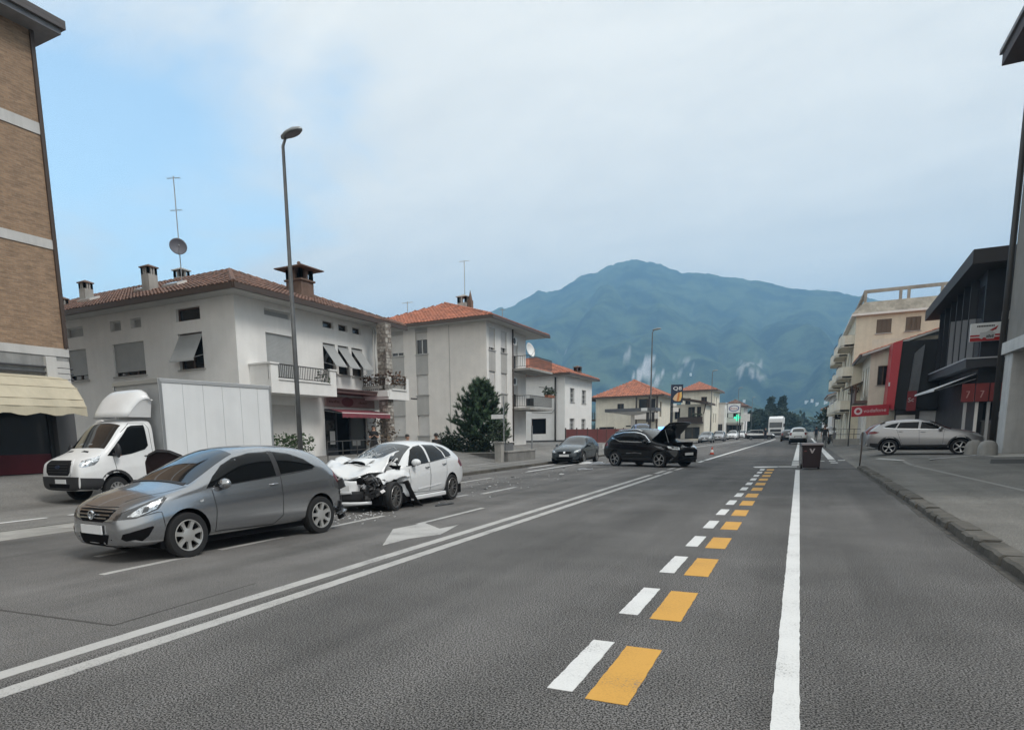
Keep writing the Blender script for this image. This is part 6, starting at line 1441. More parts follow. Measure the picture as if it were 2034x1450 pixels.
b = MB(); b.box(3.35, 12, 65.65, 92.3, 10.65, 10.82); b.build('cornice', STUC_L, ya, world=True)
b = MB(); b.add([(3.35, 65.65, 10.82), (12, 65.65, 10.82), (12, 66.3, 11.75), (4.2, 66.3, 11.75), (3.35, 92.3, 10.82), (4.2, 91.6, 11.75), (12, 92.3, 10.82), (12, 91.6, 11.75)], [(0, 1, 2, 3), (4, 0, 3, 5), (3, 2, 7, 5), (6, 4, 5, 7)]); b.build('attic_roof', wallmat('attic_grey', (.36, .33, .28), .3, .3), ya, world=True)
FRM = wallmat('frame_concrete', (.40, .365, .32), .2, .25)
b = MB(); b.box(4.15, 11.5, 66.3, 66.55, 12.48, 12.72); b.box(4.15, 4.4, 66.55, 90, 12.48, 12.72); b.box(11.25, 11.5, 66.55, 90, 12.48, 12.72); b.build('roof_frame', FRM, ya, world=True)
for x in (4.17, 6.6, 7.15, 9.35, 11.2): MB().box(x, x + .2, 66.3, 66.54, 11.7, 12.478).build('roof_frame_post', FRM, ya, world=True)
for y in (72, 78, 84, 89.7): MB().box(4.17, 4.38, y, y + .2, 11.7, 12.478).build('roof_frame_post', FRM, ya, world=True)
for z in (3.1, 5.9, 8.5):
    for y0 in (66.6, 75.2, 83.8):
        o = MB(); pl = [(3.72, y0), (3.72, y0 + 5.6), (3.0, y0 + 5.6), (2.72, y0 + 5.2), (2.66, y0 + 2.8), (2.72, y0 + .4), (3.0, y0)]
        o.prism(pl, z - .16, z); n = len(pl)
        for i in range(1, n - 1 + 1):
            p, q = pl[i], pl[(i + 1) % n]
            if i in (1, 2, 3, 4, 5, 6): o.add([(p[0], p[1], z - .2), (q[0], q[1], z - .2), (q[0], q[1], z + .75), (p[0], p[1], z + .75), *[(a_[0] + (.08 if i in (2, 3, 4, 5) else 0) , a_[1] + (.08 if i == 6 else -.08 if i == 1 else 0), zq) for a_, zq in ((p, z - .2), (q, z - .2), (q, z + .75), (p, z + .75))]], [(1, 0, 3, 2), (4, 5, 6, 7), (2, 3, 7, 6)])
        B_ = o.build('balcony', STUC_C, ya, world=True)
        g = MB(); g.tube([(2.74, y0 + .3, z + .92), (2.70, y0 + 2.8, z + .92), (2.74, y0 + 5.3, z + .92)], .03, 6); g.build('handrail', DKSTEEL, B_)
# small house with tiled roof in front of it
sh_ = thing('tiled_house', 'small cream house with a brown balcony and a tiled roof before the yellow block', 'house', (4.4, 58.8, .2))
FH = Fac(4.4, 66, 0, -1); FHF = Fac(4.4, 58.8, 1, 0); hh_ = [(1.2, 2.1, 3.9, 6.1), (3.6, 4.6, 3.9, 6.1), (5.6, 6.4, 3.9, 6.1), (1.0, 2.2, .4, 2.6), (3.4, 4.6, .4, 2.6)]
FH.wall(sh_, 7.2, .2, 6.9, hh_, STUC_C); FHF.wall(sh_, 6, .2, 7.9, [(.5, 1.2, 4.6, 6.0)], STUC_C)
for q in hh_: window(sh_, FH, *q, fm=FRAME_B, sill=False)
window(sh_, FHF, .5, 1.2, 4.6, 6.0, fm=FRAME_B)
roof_plane(sh_, [(3.9, 58.3, 6.95), (3.9, 58.3, 6.95 - .001), (3.9, 58.3, 6.95)], TILE_O) if False else None
roof_plane(sh_, [(3.75, 67, 6.85), (3.75, 58.3, 6.85), (10.6, 58.3, 9.0), (10.6, 67, 9.0)], TILE_O, (.28, .45), .14)
b = MB(); b.box(3.68, 3.8, 58.2, 67, 6.68, 6.85); b.build('gutter', GUTTER, sh_, world=True)
b = MB(); b.box(3.55, 4.4, 58.9, 63.5, 3.35, 3.55); b.box(3.55, 3.66, 58.9, 63.5, 3.55, 4.35); B_ = b.build('balcony', mat('balcony_brown', (.13, .085, .07), .7, var=.2), sh_, world=True)
g = MB(); rr = random.Random(44)
for k in range(10): leafcloud(g, (3.6, 59.2 + k * .42, 4.45), .28, 24, .16, rr)
g.build('leaves', LEAF_R, B_)
b = MB(); b.add([(4.4, 64.5, 5.3), (4.4, 67.8, 5.3), (3.1, 67.8, 4.75), (3.1, 64.5, 4.75)], [(0, 1, 2, 3)]); o = b.build('awning', mat('awning_brown', (.19, .14, .115), .8), sh_, world=True); md = o.modifiers.new('t', 'SOLIDIFY'); md.thickness = .04
for y in (60.3, 61.3, 63, 64.6): MB().box(4.28, 4.40, y, y + .22, .2, 3.3).build('white_pilaster', STUC_W, sh_, world=True)
# low wall with railing, sign on a post
t = thing('low_wall', 'low weathered concrete wall topped by a thin railing before the yellow block', 'wall', (3.7, 61.6, .2)); b = MB().box(-1.25, 1.6, -.12, .12, 0, .5); b.build('coping', CONC, t)
for k in range(7): MB().tube([(-1.2 + k * .45, 0, .5), (-1.2 + k * .45, 0, 1.25)], .02, 6).build('railing_post', DKSTEEL, t)
b = MB()
for z in (.85, 1.25): b.tube([(-1.2, 0, z), (1.55, 0, z)], .018, 6)
q = b.build('rail', DKSTEEL, t)
t = thing('black_sign', 'black sign board with white capital letters on a post up the right pavement', 'sign', (3.35, 79.8, .2)); MB().box(-.1, 1.2, -.05, .05, 2.25, 2.95).build('panel', mat('sign_black', (.02, .02, .022), .5), t)
MB().tube([(-.15, 0, 0), (-.15, 0, 3.0)], .05, 8).build('pole', DKSTEEL, t); text_part('sign_text', 'CISL', .5, WHITE, t, frame_mtx(Vector((.55, -.055, 2.6)), (1, 0, 0), (0, 0, 1)), world=False, width=1.1)
gb = thing('grey_building', 'grey two storey building with dark openings past the yellow block', 'building', (3.6, 95, .2)); FG = Fac(3.5, 95, 1, 0); q_ = [(.5, 1.9, 3.2, 4.6), (.4, .9, .3, 2.5), (1.2, 2.1, .3, 2.6)]
FG.wall(gb, 6, .2, 5.5, q_, STUC_L); [window(gb, FG, *q, fm=FRAME_B, sill=False) for q in q_]; FG2 = Fac(3.5, 108, 0, -1); FG2.wall(gb, 13, .2, 5.5, [], STUC_L); roof_plane(gb, [(2.9, 108, 5.5), (2.9, 94.4, 5.5), (8, 94.4, 7.2), (8, 108, 7.2)], TILE_D, (.4, .7), .15)
b = MB(); b.box(3.6, 5.4, 94.2, 95, 2.85, 3.1); b.build('balcony', CONC, gb, world=True)

# ================================================================== FAR BUILDINGS
def simple_house(name, label, cat, x0, x1, y0, y1, z1, wm, roofm, apex=None, wins=(), swins=(), over=.6, tile=(.34, .6), z0=-.2):
    t = thing(name, label, cat, (x1, y0, max(0, gz(x1, y0) - .05))); A = Fac(x0, y0, 1, 0); B = Fac(x1, y0, 0, 1)
    A.wall(t, x1 - x0, z0, z1, [w[:4] for w in wins], wm); B.wall(t, y1 - y0, z0, z1, [w[:4] for w in swins], wm)
    MB().quad((x0, y1, z0), (x0, y0, z0), (x0, y0, z1), (x0, y1, z1)).build('wall', wm, t, world=True)
    for w in wins: window(t, A, *w[:4], fm=FRAME_B, sill=False, shut=(w[4] if len(w) > 4 else 0))
    for w in swins: window(t, B, *w[:4], fm=FRAME_B, sill=False, shut=(w[4] if len(w) > 4 else 0))
    if apex:
        soffit(t, x0 - over, x1 + over, y0 - over, y1 + over, z1 + .003); hip_roof(t, x0 - over - .1, x1 + over + .1, y0 - over - .1, y1 + over + .1, z1 + .1, apex, roofm, tile)
    elif roofm: MB().box(x0 - over, x1 + over, y0 - over, y1 + over, z1, z1 + .25).build('roof', roofm, t, world=True)
    return t, A, B
BROWN = mat('timber_brown', (.055, .036, .028), .7, var=.3)
t, A, B = simple_house('yellow_house', 'cream house with an orange hipped roof and a brown posted loggia behind the fuel canopy', 'house', -25.4, -16.9, 92.4, 103, 6.35, STUC_C, TILE_O, [(-21.4, 97.8, 8.95)], [(3.0, 3.9, 4.3, 5.5), (.5, 2.6, .6, 2.4), (5.9, 8.1, 3.6, 6.0)], [(1, 2.2, 3.6, 5.6)])
for x in (-19.7, -18.0, -17.0): MB().box(x - .09, x + .09, 91.75, 91.95, .2, 6.3).build('post', BROWN, t, world=True)
b = MB(); A.box(b, 5.4, 8.6, 3.3, 3.5, 0, .7); A.box(b, 5.4, 8.6, 3.5, 4.1, .62, .7); b.build('loggia_parapet', STUC_G, t, world=True)
b = MB(); b.box(-26.9, -25.45, 92.2, 98, 6.1, 6.3); b.box(-26.9, -25.45, 92.2, 98, 3.3, 3.5); b.build('timber_balcony', BROWN, t, world=True)
for k in range(6): MB().box(-26.85 + k * .26, -26.75 + k * .26, 92.2, 92.28, 3.5, 4.5).build('baluster', BROWN, t, world=True)
t, A, B = simple_house('balcony_house', 'house with dark timber balconies and a low slanting brown roof behind the fuel sign', 'house', -18.2, -13.2, 110, 119, 5.7, STUC_C, None, None, [(.6, 1.4, 3.5, 5.2), (2.6, 3.6, 3.4, 5.3), (3.9, 4.5, 3.4, 5.3), (.5, 1.6, .4, 2.3), (2.2, 4.4, .4, 2.2)])
b = MB(); b.add([(-19.2, 108.6, 7.3), (-12.6, 108.6, 5.95), (-12.6, 119, 5.95), (-19.2, 119, 7.3), (-19.2, 108.6, 7.0), (-12.6, 108.6, 5.65), (-12.6, 119, 5.65), (-19.2, 119, 7.0)], [(0, 1, 2, 3), (7, 6, 5, 4), (0, 4, 5, 1), (1, 5, 6, 2), (3, 7, 4, 0)]); b.build('roof', BROWN, t, world=True)
b = MB(); b.box(-17, -13.3, 108.8, 110, 2.75, 3.0); b.box(-17, -13.3, 108.8, 108.95, 3.0, 3.75); b.build('timber_balcony', BROWN, t, world=True)
g = MB(); rr = random.Random(3); [leafcloud(g, (-14.6 + k * .3, 108.7, 4.0), .3, 14, .25, rr) for k in range(5)]; g.build('leaves', LEAF_D, t, world=True)
MB().bar((-13.3, 110, 4.2), (-12.9, 108.8, 5.6), .12, .12).build('brace', BROWN, t, world=True)
simple_house('yellow_house', 'tall cream apartment house with an orange roof partly behind the fuel sign', 'house', -19.4, -14.0, 128, 139, 8.7, STUC_C, TILE_O, [(-17.2, 133.5, 10.6)], [(.7, 1.6, 6, 7.5), (3.4, 4.4, 6, 7.6), (3.4, 4.4, 3, 4.6)], [(1.2, 2.4, 6, 7.7), (5.0, 6.2, 6, 7.7), (1.2, 2.4, 3, 4.7), (5, 6.2, 3, 4.7)])
t, A, B = simple_house('grey_house', 'plain grey terrace house with small balconies left of the green cross', 'house', -15.6, -12.9, 138, 148, 6.6, STUC_L, STUC_G2, None, [(.4, 1.2, 4.2, 5.7), (1.6, 2.4, 1, 2.8)], [(1, 2, 4, 5.6)], .15)
t, A, B = simple_house('pharmacy', 'pale house with a brown roof and the green cross, past the timber balconies', 'house', -14.0, -9.9, 143, 154, 6.1, STUC_L, TILE_D, [(-12, 148.5, 7.7)], [(.6, 1.3, 4.1, 5.4), (2.2, 3.0, 4.1, 5.4), (.5, 3.8, .4, 2.6)], [(1, 2, 4, 5.4)])
b = MB(); b.box(-14, -9.8, 142, 143, 2.75, 3.1); b.build('shop_canopy', STUC_G2, t, world=True)
gc = thing('pharmacy_cross', 'lit green cross sign on the pale house past the timber balconies', 'sign', (-10.9, 141.8, 4.0)); GRN = mat('green_light', (.02, .3, .15), .4, emit=(.05, .75, .42), es=.9)
MB().box(-.2, .2, -.08, .08, -.62, .62).build('upright', GRN, gc); MB().box(-.62, .62, -.079, .079, -.2, .2).build('crossbar', GRN, gc); MB().bar((-.6, 0, .0), (-1.6, 0, .0), .08, .08).build('bracket', DKSTEEL, gc)
es_ = thing('fuel_sign', 'white boxed fuel sign with a red lettered oval on a dark post in the distance', 'sign', (-10.5, 128.6, .1)); MB().box(-1.05, 1.05, -.15, .15, 4.5, 6.1).build('panel', WHITE, es_)
MB().box(-1.12, 1.12, -.12, .12, 4.42, 6.18).build('frame', DKSTEEL, es_); MB().box(.95, 1.12, -.1, .1, 0, 4.5).build('post', DKSTEEL, es_)
b = MB(); n = 28
for i in range(n):
    a0, a1 = 2 * pi * i / n, 2 * pi * (i + 1) / n; b.quad(*[(math.cos(a) * rx, -.157, 5.3 + math.sin(a) * rz_) for a, rx, rz_ in ((a0, .85, .55), (a1, .85, .55), (a1, .72, .43), (a0, .72, .43))])
b.build('oval', mat('sign_blue', (.02, .05, .22), .4), es_); text_part('sign_text', 'Esso', .55, RED, es_, frame_mtx(Vector((0, -.158, 5.27)), (1, 0, 0), (0, 0, 1)), world=False, width=1.15)
t = thing('price_board', 'small pale board on a post right of the white oval fuel sign', 'sign', (-8.7, 130.5, .1)); MB().box(-.75, .75, -.06, .06, 3.0, 4.3).build('panel', STUC_L, t); MB().box(-.06, .06, -.05, .05, 0, 3).build('post', DKSTEEL, t)
simple_house('far_house', 'small pale house far up the right side of the road', 'house', 4.6, 10, 128, 138, 6.4, STUC_L, TILE_D, [(7.3, 133, 8)], [(.6, 1.4, 3.6, 5), (.6, 1.4, .6, 2.4)], [], z0=-.4)
simple_house('far_house', 'pale narrow house nearest the woods on the right side', 'house', 4.4, 8.5, 160, 170, 5.4, STUC_W, TILE_O, [(6.4, 165, 6.9)], [(.6, 1.4, 3, 4.4)], [], z0=-.4)
# houses on the foot of the mountain
bv = BVHTree.FromPolygons([v.co.copy() for v in MTN.data.vertices], [list(p.vertices) for p in MTN.data.polygons])
def px_ray(x, y): return (fw * F_PX + rt * (x - CX) - upv * (y - CY)).normalized()
HILL = 'tiny white hill house, '
for k, (x, y, s_, lb) in enumerate([(1602, 799, .55, 'leftmost of the group above the white off roader'), (1613, 796, .45, 'highest of the group above the bin'), (1623, 803, .5, 'right of the highest one'), (1640, 800, .5, 'nearest the grey building'), (1478, 797, .45, 'above the pale house with the green cross'), (1372, 744, .4, 'high on the slope above the fuel totem')]):
    h = bv.ray_cast(Vector((0, 0, CAM_H)), px_ray(x, y))
    if h[0] is None: continue
    p = h[0] * .99 + Vector((0, 0, 1.5)); d = p.length / 1000 * .8
    t = thing('hill_house', HILL + lb, 'house', p, R.uniform(-.4, .4), 'small white houses at the foot of the mountain'); w_, l_, z_ = 4.2 * s_ * d, 3.5 * d * s_, 3.0 * s_ * d
    MB().box(-w_, w_, -l_, l_, -5, z_).build('wall', STUC_W, t)
    b = MB(); b.add([(-w_ * 1.1, -l_ * 1.1, z_), (w_ * 1.1, -l_ * 1.1, z_), (w_ * 1.1, l_ * 1.1, z_), (-w_ * 1.1, l_ * 1.1, z_), (-w_ * .5, 0, z_ * 1.45), (w_ * .5, 0, z_ * 1.45)], [(0, 1, 5, 4), (1, 2, 5), (2, 3, 4, 5), (3, 0, 4), (3, 2, 1, 0)]); b.build('roof', TILE_D, t)
# ================================================================== VEGETATION
BARK = mat('bark', (.085, .062, .045), .9, var=.4, vs=8, bump=.5, bs=20)
NEED = mat('needles', (.058, .108, .046), .65, var=.7, vs=3.5, tint=(.012, .028, .016))
def conifer(x, y, z, h, wd, seed, label):
    rr = random.Random(seed); t = thing('conifer_tree', label, 'tree', (x, y, z))
    MB().tube([(0, 0, 0), (.03, 0, h * .4), (-.02, .02, h * .75), (0, 0, h * .97)], [.15, .11, .06, .015], 9).build('trunk', BARK, t, smooth=True)
    c = MB(); lb = MB()
    def tuft(p, d, L):
        d = d.normalized(); x_ = d.orthogonal().normalized(); y_ = d.cross(x_)
        for k in range(26):
            a = k * 2.4; q = p + d * L * (k / 26) * .9; o = (x_ * math.cos(a) + y_ * math.sin(a)); e = q + (o * .55 + d * .65) * L * .62 * rr.uniform(.7, 1.15); s = (o.cross(d)) * .020
            c.add([q - s, q + s, e + s * .4, e - s * .4], [(0, 1, 2, 3)])
    for i in range(120):
        q = (i + .5) / 120; zz_ = h * lerp(.10, .97, q ** .85); R_ = wd * (1 - q) ** .62 * (.66 + .44 * rr.random()) * (1.0 if q > .08 else .8); a = i * 2.39996 + rr.uniform(-.3, .3)
        b0 = Vector((0, 0, zz_ - .1)); e = Vector((math.cos(a) * R_, math.sin(a) * R_, zz_ + R_ * rr.uniform(-.05, .32))); m_ = b0.lerp(e, .6) - Vector((0, 0, R_ * .08))
        lb.tube([b0, m_, e], [.025, .018, .008], 5)
        n = max(2, int(R_ / .22))
        for k in range(n + 1):
            f = lerp(.30, 1, k / n); p = b0.lerp(m_, f / .6) if f < .6 else m_.lerp(e, (f - .6) / .4)
            for _ in range(2 if f < .95 else 1):
                d = Vector((math.cos(a) + rr.uniform(-.8, .8), math.sin(a) + rr.uniform(-.8, .8), rr.uniform(.35, 1.3))); tuft(p + Vector((rr.uniform(-.1, .1), rr.uniform(-.1, .1), rr.uniform(-.05, .1))), d, rr.uniform(.22, .36))
        tuft(e, Vector((math.cos(a) * .4, math.sin(a) * .4, 1)), .40)
    tuft(Vector((0, 0, h * .9)), Vector((0, 0, 1)), .5)
    lb.build('limb', BARK, t)['kind'] = 'stuff'; c.build('crown', NEED, t)
    return t
conifer(-17.2, 36.9, .55, 4.25, 2.15, 5, 'dark green bushy conifer in front of the grey apartment house')
def hedge(label, x0, x1, y0, y1, z0, z1, m, seed, n, size):
    t = thing('hedge', label, 'hedge', ((x0 + x1) / 2, y0, z0)); g = MB(); rr = random.Random(seed)
    for k in range(n):
        c = (rr.uniform(x0, x1) - (x0 + x1) / 2, rr.uniform(0, y1 - y0), rr.uniform(.1, z1 - z0) + .12 * math.sin(k)); leafcloud(g, c, .30, 34, size, rr)
    g.build('leaves', m, t); b = MB()
    for k in range(5): b.tube([(lerp(x0, x1, (k + .5) / 5) - (x0 + x1) / 2, (y1 - y0) / 2, -.15), (lerp(x0, x1, (k + .6) / 5) - (x0 + x1) / 2, (y1 - y0) / 2, (z1 - z0) * .7)], .03, 6)
    b.build('stems', BARK, t)['kind'] = 'stuff'; return t
hedge('dark clipped garden hedge on a low wall below the conifer', -19.4, -15.3, 35.35, 36.2, .52, 1.48, mat('hedge_dark', (.022, .04, .02), .7, var=.7, vs=4, tint=(.010, .018, .010)), 4, 150, .15)
t = thing('garden_wall', 'low dark grey garden wall under the clipped hedge', 'wall', (-17.4, 35.1, .25)); MB().box(-2.3, 2.3, 0, .25, -.2, .30).build('base', wallmat('wall_dark', (.16, .155, .145), .25, .2), t); MB().box(-2.34, 2.34, -.04, .29, .30, .36).build('coping', CONC, t)
t = thing('flowering_shrub', 'loose shrub with white blossoms by the wall post right of the hedge', 'shrub', (-15.0, 34.6, .2)); g = MB(); rr = random.Random(8); [leafcloud(g, (rr.uniform(-.3, .3), rr.uniform(-.25, .25), rr.uniform(.9, 2.0)), .28, 40, .16, rr) for _ in range(14)]; g.build('leaves', LEAF_D, t)
g = MB(); [leafcloud(g, (rr.uniform(-.4, .1), rr.uniform(-.3, 0), rr.uniform(.8, 1.6)), .1, 9, .1, rr) for _ in range(10)]; g.build('blossoms', WHITE, t); MB().tube([(0, 0, 0), (.03, 0, 1.2)], .03, 6).build('stem', BARK, t)
def broad_tree(label, x, y, z, h, wd, seed, m, n=40, size=.5, group=None, cone=False):
    rr = random.Random(seed); t = thing('tree' if not cone else 'cypress_tree', label, 'tree', (x, y, z), 0, group); MB().tube([(0, 0, 0), (.1, 0, h * .4), (0, 0, h * .8)], [.25, .18, .06], 7).build('trunk', BARK, t); c = MB()
    for k in range(n):
        q = rr.random() ** .8; zz_ = lerp(h * .12, h * .95, q); R_ = (wd * (1 - q) ** .75 if cone else wd * math.sin(pi * min(.96, max(.12, q))) ** .6); a = rr.uniform(0, 6.28); d = R_ * rr.uniform(.2, 1) ** .5
        leafcloud(c, (math.cos(a) * d, math.sin(a) * d, zz_), wd * .28, 26, size * rr.uniform(.7, 1.2), rr)
    c.build('crown', m, t); return t
FARG = mat('far_foliage', (.024, .042, .022), .8, var=.6, vs=.35, tint=(.010, .02, .013))
broad_tree('dark pointed conifer far down the road, the left of the pair', -8.6, 240, -.3, 12.3, 2.4, 1, FARG, 90, .9, cone=True); broad_tree('dark pointed conifer far down the road, the right of the pair', -5.3, 243, -.3, 12.6, 2.3, 2, FARG, 90, .9, cone=True)
for k, (x, y, h, wd) in enumerate([(-10.6, 215, 7.5, 3.6), (-6.6, 222, 8.0, 4.2), (-3.6, 232, 7.0, 3.4), (-12.6, 190, 6.2, 2.4)]): broad_tree('dark rounded tree at the end of the road, ' + ('left of the pointed conifers', 'between the pointed conifers', 'right of the pointed conifers', 'nearest the fuel price board')[k], x, y, -.3, h, wd, 20 + k, FARG, 80, .8, 'dark trees at the end of the road')
broad_tree('dark green bushy tree behind the cars on the far right pavement', 4.3, 118, 0, 5.0, 1.7, 31, FARG, 60, .4)
wd_ = MB(); rr = random.Random(77)
for k in range(420):
    x = rr.uniform(-170, 95); y = 330 + rr.uniform(0, 120) + abs(x) * .3; h = rr.uniform(4, 9.5) * (1.0 if x < 0 else 1.15)
    leafcloud(wd_, (x, y, h * .45), h * .55, 22, 2.6, rr, (1.0, 1, .9))
struct(wd_.build('woods', FARG))['kind'] = 'stuff'

# ================================================================== STREET FURNITURE
def lamp_post(label, x, y, z, h, rz, first=[None]):
    if first[0] is None:
        t = thing('street_lamp', label, 'street lamp', (0, 0, 0), 0, 'street lamps along the left pavement'); b = MB(); b.tube([(0, 0, 0), (0, 0, 1.2)], [.085, .08], 12); b.tube([(0, 0, 1.18), (0, 0, 4.5), (0, 0, 8.95), (.10, 0, 9.12)], [.068, .058, .040, .034], 12); b.build('pole', mat('lamp_pole', (.17, .175, .18), .5, .4, var=.2, vs=3), t, smooth=True)
        hd = MB(); n = 16; rows = [(.0, .04, .0), (.06, .11, .05), (.25, .17, .10), (.45, .16, .11), (.62, .09, .07), (.68, .02, .02)]
        for xx, w_, hgt in rows:
            for j in range(n): a = 2 * pi * j / n; hd.v.append((xx - .02, math.cos(a) * w_, 9.14 + .10 * xx + (math.sin(a) * hgt if math.sin(a) > 0 else math.sin(a) * .025)))
        for i in range(len(rows) - 1):
            for j in range(n): hd.f.append([i * n + j, (i + 1) * n + j, (i + 1) * n + (j + 1) % n, i * n + (j + 1) % n]); hd.m.append(0)
        hd.f.append(list(range(n))); hd.m.append(0); hd.f.append([(len(rows) - 1) * n + j for j in range(n)][::-1]); hd.m.append(0)
        H_ = hd.build('lamp_head', mat('lamp_housing', (.27, .285, .29), .4, .3), t, smooth=True)
        g = MB(); g.add([(.08 + .27 + math.cos(2 * pi * j / 18) * .26, math.sin(2 * pi * j / 18) * .135, 9.113 + .10 * (.30 + .02 + math.cos(2 * pi * j / 18) * .26)) for j in range(18)], [list(range(18))[::-1]]); g.build('lamp_glass', mat('lamp_bowl', (.14, .13, .14), .2), H_)
        first[0] = t
    else: t = copy_tree(first[0]); t['label'] = label
    t.location = (x, y, z); t.rotation_euler = (0, 0, rz); t.scale = (1, 1, h / 9.2); return t
lamp_post('tall grey street lamp nearest, rising behind the two hatchbacks', -12.1, 14.25, .01, 9.2, -.05)
lamp_post('street lamp rising above the cream house with the orange roof', -10.6, 54.6, .1, 9.35, 0); lamp_post('third street lamp along the left pavement, past the fuel sign', -10.6, 95.2, .1, 9.3, 0); lamp_post('fourth street lamp along the left pavement, before the green cross', -10.5, 137, .1, 9.3, 0); lamp_post('farthest street lamp along the left pavement, by the dark trees', -10.6, 180, .1, 9.35, 0)
t = thing('pole_banner', 'narrow dark two sided banner fixed on the second lamp post', 'banner', (-10.6, 54.6, 2.35)); MB().box(-.32, -.10, -.03, .03, 0, .78).build('left_panel', mat('banner_dark', (.03, .03, .035), .6), t); MB().box(.10, .32, -.03, .03, 0, .78).build('right_panel', MATS['banner_dark'], t)
# fuel station canopy and totem
fc = thing('fuel_canopy', 'flat grey fuel station canopy on one central column before the cream house', 'canopy', (-18.1, 82.5, .2)); MB().box(-3.0, 3.0, -1.7, 1.7, 3.85, 4.22).build('roof', mat('canopy_grey', (.10, .105, .115), .5), fc); b = MB(); b.add([(-2.6, -1.4, 3.845), (2.6, -1.4, 3.845), (2.6, 1.4, 3.845), (-2.6, 1.4, 3.845), (-.5, -.4, 3.45), (.5, -.4, 3.45), (.5, .4, 3.45), (-.5, .4, 3.45)], [(0, 4, 5, 1), (1, 5, 6, 2), (2, 6, 7, 3), (3, 7, 4, 0), (4, 7, 6, 5)]); b.build('soffit', STUC_L, fc); MB().box(-.17, .17, -.17, .17, 0, 3.45).build('column', STUC_G, fc); MB().box(-.8, .8, -.05, .05, 2.05, 2.22).build('cross_sign', PLAST, fc); MB().box(1.35, 2.05, -1.76, -1.705, 3.85, 4.2).build('white_plate', WHITE, fc)
q8 = thing('fuel_totem', 'dark navy fuel totem with white Q8 lettering above orange and yellow sails', 'sign', (-14.1, 89.3, .1), .42); NAVY = mat('totem_navy', (.012, .02, .045), .4)
MB().box(-.72, .72, -.14, .14, 5.1, 7.35).build('panel', NAVY, q8); MB().box(-.75, -.45, -.1, .1, 0, 5.1).build('post', DKSTEEL, q8)
text_part('totem_text', 'Q8', .62, WHITE, q8, frame_mtx(Vector((0, -.15, 6.85)), (1, 0, 0), (0, 0, 1)), world=False, width=1.05)
def sail(pts, m, y): b = MB(); b.add([(x, y, z) for x, z in pts], [list(range(len(pts)))[::-1] if True else 0]); return b.build('sail', m, q8)
sail([(-.55, 5.55), (-.35, 5.95), (0, 6.3), (.12, 6.35), (.05, 5.9), (-.05, 5.3), (-.3, 5.35)], mat('sail_pale', (.62, .42, .25), .5), -.148); sail([(-.05, 5.3), (.05, 5.9), (.12, 6.35), (.32, 6.38), (.30, 5.8), (.18, 5.25)], mat('sail_orange', (.55, .17, .03), .5), -.149); sail([(.18, 5.25), (.30, 5.8), (.32, 6.38), (.56, 6.42), (.60, 5.9), (.45, 5.35)], mat('sail_yellow', (.72, .46, .14), .5), -.148)
for o in q8.children:
    if o.name.startswith('sail') and o.data.polygons[0].normal.y > 0: o.data.flip_normals()
MB().box(-.7, .0, -.1, .1, 4.68, 4.98).build('price_plate', STUC_L, q8); MB().box(-.7, .25, -.1, .1, 3.95, 4.5).build('price_plate', STUC_G, q8)
# red panel fence
rf = thing('red_fence', 'dark red sheet metal fence beside the white house', 'fence', (-18.9, 58.7, .3)); a0, a1 = Vector((0, 0, 0)), Vector((2.5, 19.3, 0)); REDF = mat('fence_red', (.135, .030, .026), .65, var=.2, vs=1.5)
for k in range(8):
    p, q = a0.lerp(a1, k / 8), a0.lerp(a1, (k + 1) / 8); b = MB(); b.bar(p + Vector((0, 0, .9)), q + Vector((0, 0, .9)), 1.6, .05) if False else b.obox((p + q) / 2 + Vector((0, 0, .88)), (.05, (q - p).length - .12, 1.6), math.atan2(-(q - p).x, (q - p).y)); b.build('panel', REDF, rf); MB().obox(p + Vector((0, 0, .9)), (.1, .1, 1.8), 0).build('post', GUTTER, rf)
# low wall, cabinet and posts on the left
lw = thing('low_wall', 'low grey concrete wall at the pavement corner left of the dark hatchback', 'wall', (-14.3, 33.8, .1)); MB().box(-.14, .14, 0, 4.3, -.05, .52).build('base', wallmat('wall_grey', (.24, .235, .225), .2, .2), lw); MB().box(-.18, .18, -.04, 4.34, .52, .60).build('coping', CONC, lw)
t = thing('gate_pillar', 'pale concrete gate pillar at the left end of the low wall', 'pillar', (-14.45, 33.3, .1)); bevel_obj(MB().box(-.2, .2, -.2, .2, -.05, 1.05).build('shaft', CONC, t), .02); MB().box(-.25, .25, -.25, .25, 1.05, 1.13).build('cap', CONC, t)
t = thing('meter_cabinet', 'grey utility cabinet with a pale lid behind the low wall', 'cabinet', (-15.3, 36.2, .35)); bevel_obj(MB().box(-.25, .25, -.6, .6, 0, .78).build('box', mat('cabinet_grey', (.17, .175, .18), .6, var=.1), t), .015); MB().box(-.3, .3, -.65, .65, .78, .84).build('lid', STUC_L, t)
t = thing('street_sign_post', 'grey pole with a small white street name plate by the gate pillar', 'sign post', (-14.6, 34.3, .1)); MB().tube([(0, 0, 0), (0, 0, 3.6)], .04, 8).build('pole', STEEL, t); MB().box(-.35, .35, -.9, -.88, 2.35, 2.58).build('name_plate', WHITE, t); MB().bar((0, 0, 2.5), (0, -.9, 2.5), .03, .03).build('bracket', STEEL, t)
t = thing('bare_pole', 'plain thin grey pole standing at the right end of the low wall', 'pole', (-14.3, 37.9, .1)); MB().tube([(0, 0, 0), (0, 0, 2.0)], .05, 8).build('pole', STEEL, t)
t = thing('info_board', 'small white board on two legs behind the black SUV', 'board', (-13.2, 52, .1)); MB().box(-.5, .5, -.03, .03, .25, .6).build('panel', WHITE, t); [MB().box(x - .03, x + .03, -.02, .02, 0, .25).build('leg', STEEL, t) for x in (-.4, .4)]
